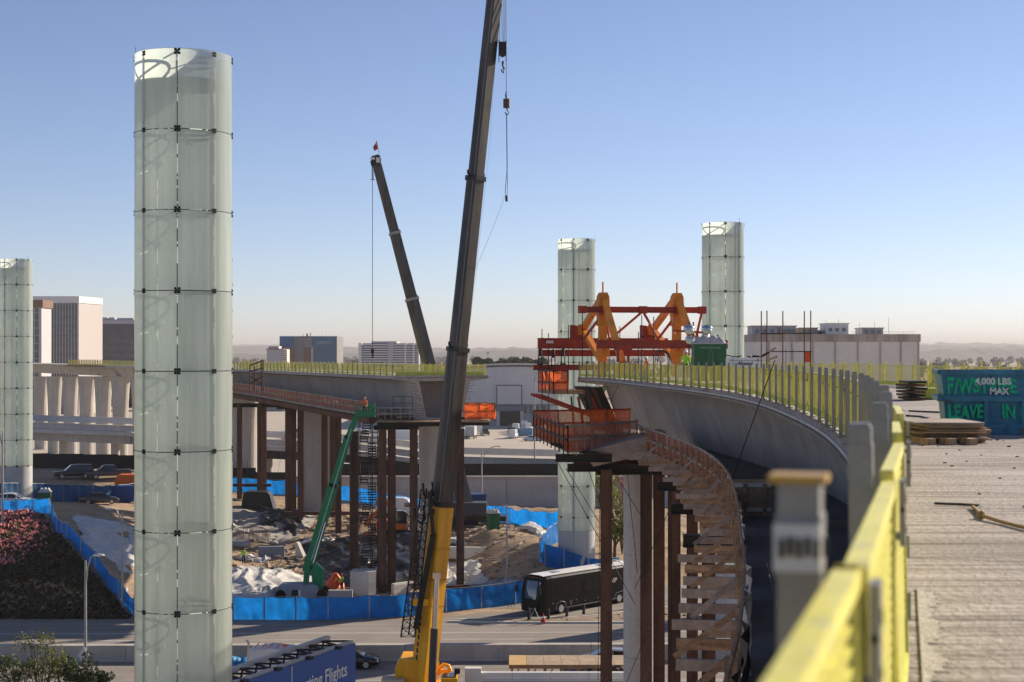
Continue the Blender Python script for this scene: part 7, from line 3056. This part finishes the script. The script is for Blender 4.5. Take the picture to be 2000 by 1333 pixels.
shrub("dry grassy bush inside the curved blue fence by the plinth", (X_(1083, 151), 150.6, hz(X_(1083, 151), 150.6)), (.9, .7, 1.3), 700, .14, mat("dry_grass", (.2, .17, .06), .9, var=.3, transl=.3), 92, 14)

# flowering bank: sun put into bright pink above, shade into dull growth below
rg = random.Random(33)


def bank(n, size, fn, m_, name, label, lift=.3):
    q = MB()
    k = 0
    while k < n:
        x, y = rg.uniform(-80, -33.5), rg.uniform(133.8, 161)
        if not fn(x, y):
            continue
        k += 1
        z = hz(x, y) + rg.uniform(0, lift) * (.7 + .5 * math.sin(x * 1.3 + 2 * math.sin(y * .9)) * math.sin(y * 1.1))
        a = Vector((rg.gauss(0, 1), rg.gauss(0, 1), rg.gauss(0, 1))).normalized()
        e_ = a.cross(Vector((rg.gauss(0, 1), rg.gauss(0, 1), rg.gauss(0, 1)))).normalized()
        s_ = size * rg.uniform(.6, 1.5)
        o = Vector((x, y, z))
        q.add([o - a * s_, o + e_ * s_ * .6, o + a * s_, o - e_ * s_ * .6], [(0, 1, 2, 3)])
    return q.build(name, m_, kind="stuff", label=label, cat="ground cover")


def below_fence(x, y):
    lim = np.interp(x, [-80, -62, -53.3, -46.7, -44.5, -41.5, -37.9, -35.1, -33.2], [160, 160, 159.2, 154, 149, 142.4, 139, 136.6, 134.8])
    return y < lim - .3


pinkz = lambda x, y: below_fence(x, y) and y > 138.2 and x < -43.6 + rg.uniform(-2, 0.8) + (y - 138) * .02
bank(13000, .17, pinkz, PINK, "bougainvillea_flowers", "mass of pink bougainvillea flowers on the upper bank", .75)
bank(3000, .17, pinkz, LEAF, "bougainvillea_leaves", "green leaves among the pink flowers on the bank", .6)
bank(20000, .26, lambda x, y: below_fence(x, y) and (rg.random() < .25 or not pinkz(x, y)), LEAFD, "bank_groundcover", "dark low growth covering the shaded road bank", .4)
bank(10000, .2, lambda x, y: below_fence(x, y) and (rg.random() < .3 or not pinkz(x, y)), BRACT, "dulled_groundcover", "reddish growth on the road bank, dulled in colour for its shade", .45)
q = MB()
for k in range(900):
    x = rg.uniform(-36, 6)
    y = rg.uniform(140, 146) if rg.random() < .3 else rg.uniform(184, 196)
    z = hz(x, y)
    a = rg.uniform(0, 6.28)
    for j in range(3):
        tip = Vector((x + math.cos(a + j) * .1, y + math.sin(a + j) * .1, z + rg.uniform(.12, .35)))
        q.add([(x - .02, y, z - .02), (x + .02, y, z - .02), tip], [(0, 1, 2)])
q.build("weeds", LEAFY, kind="stuff", label="thin weeds and grass along the fence feet and terrace", cat="weeds")
# ------------------------------------------------------------------ haze: one closed box of even, thin air-light round the whole place
hb = MB()
hb.box((0, 7750, 71), (29000, 17500, 160))
hm = bpy.data.materials.new("haze_air")
hm.use_nodes = True
hn = hm.node_tree
hn.nodes.remove(hn.nodes["Principled BSDF"])
pv = hn.nodes.new("ShaderNodeVolumePrincipled")
pv.inputs["Color"].default_value = (.82, .775, .775, 1)
pv.inputs["Density"].default_value = 1.15e-4
pv.inputs["Anisotropy"].default_value = 0.05
hn.links.new(pv.outputs[0], hn.nodes["Material Output"].inputs["Volume"])
hb.build("haze", hm, kind="stuff", label="thin pale haze filling the air over the whole site", cat="haze")
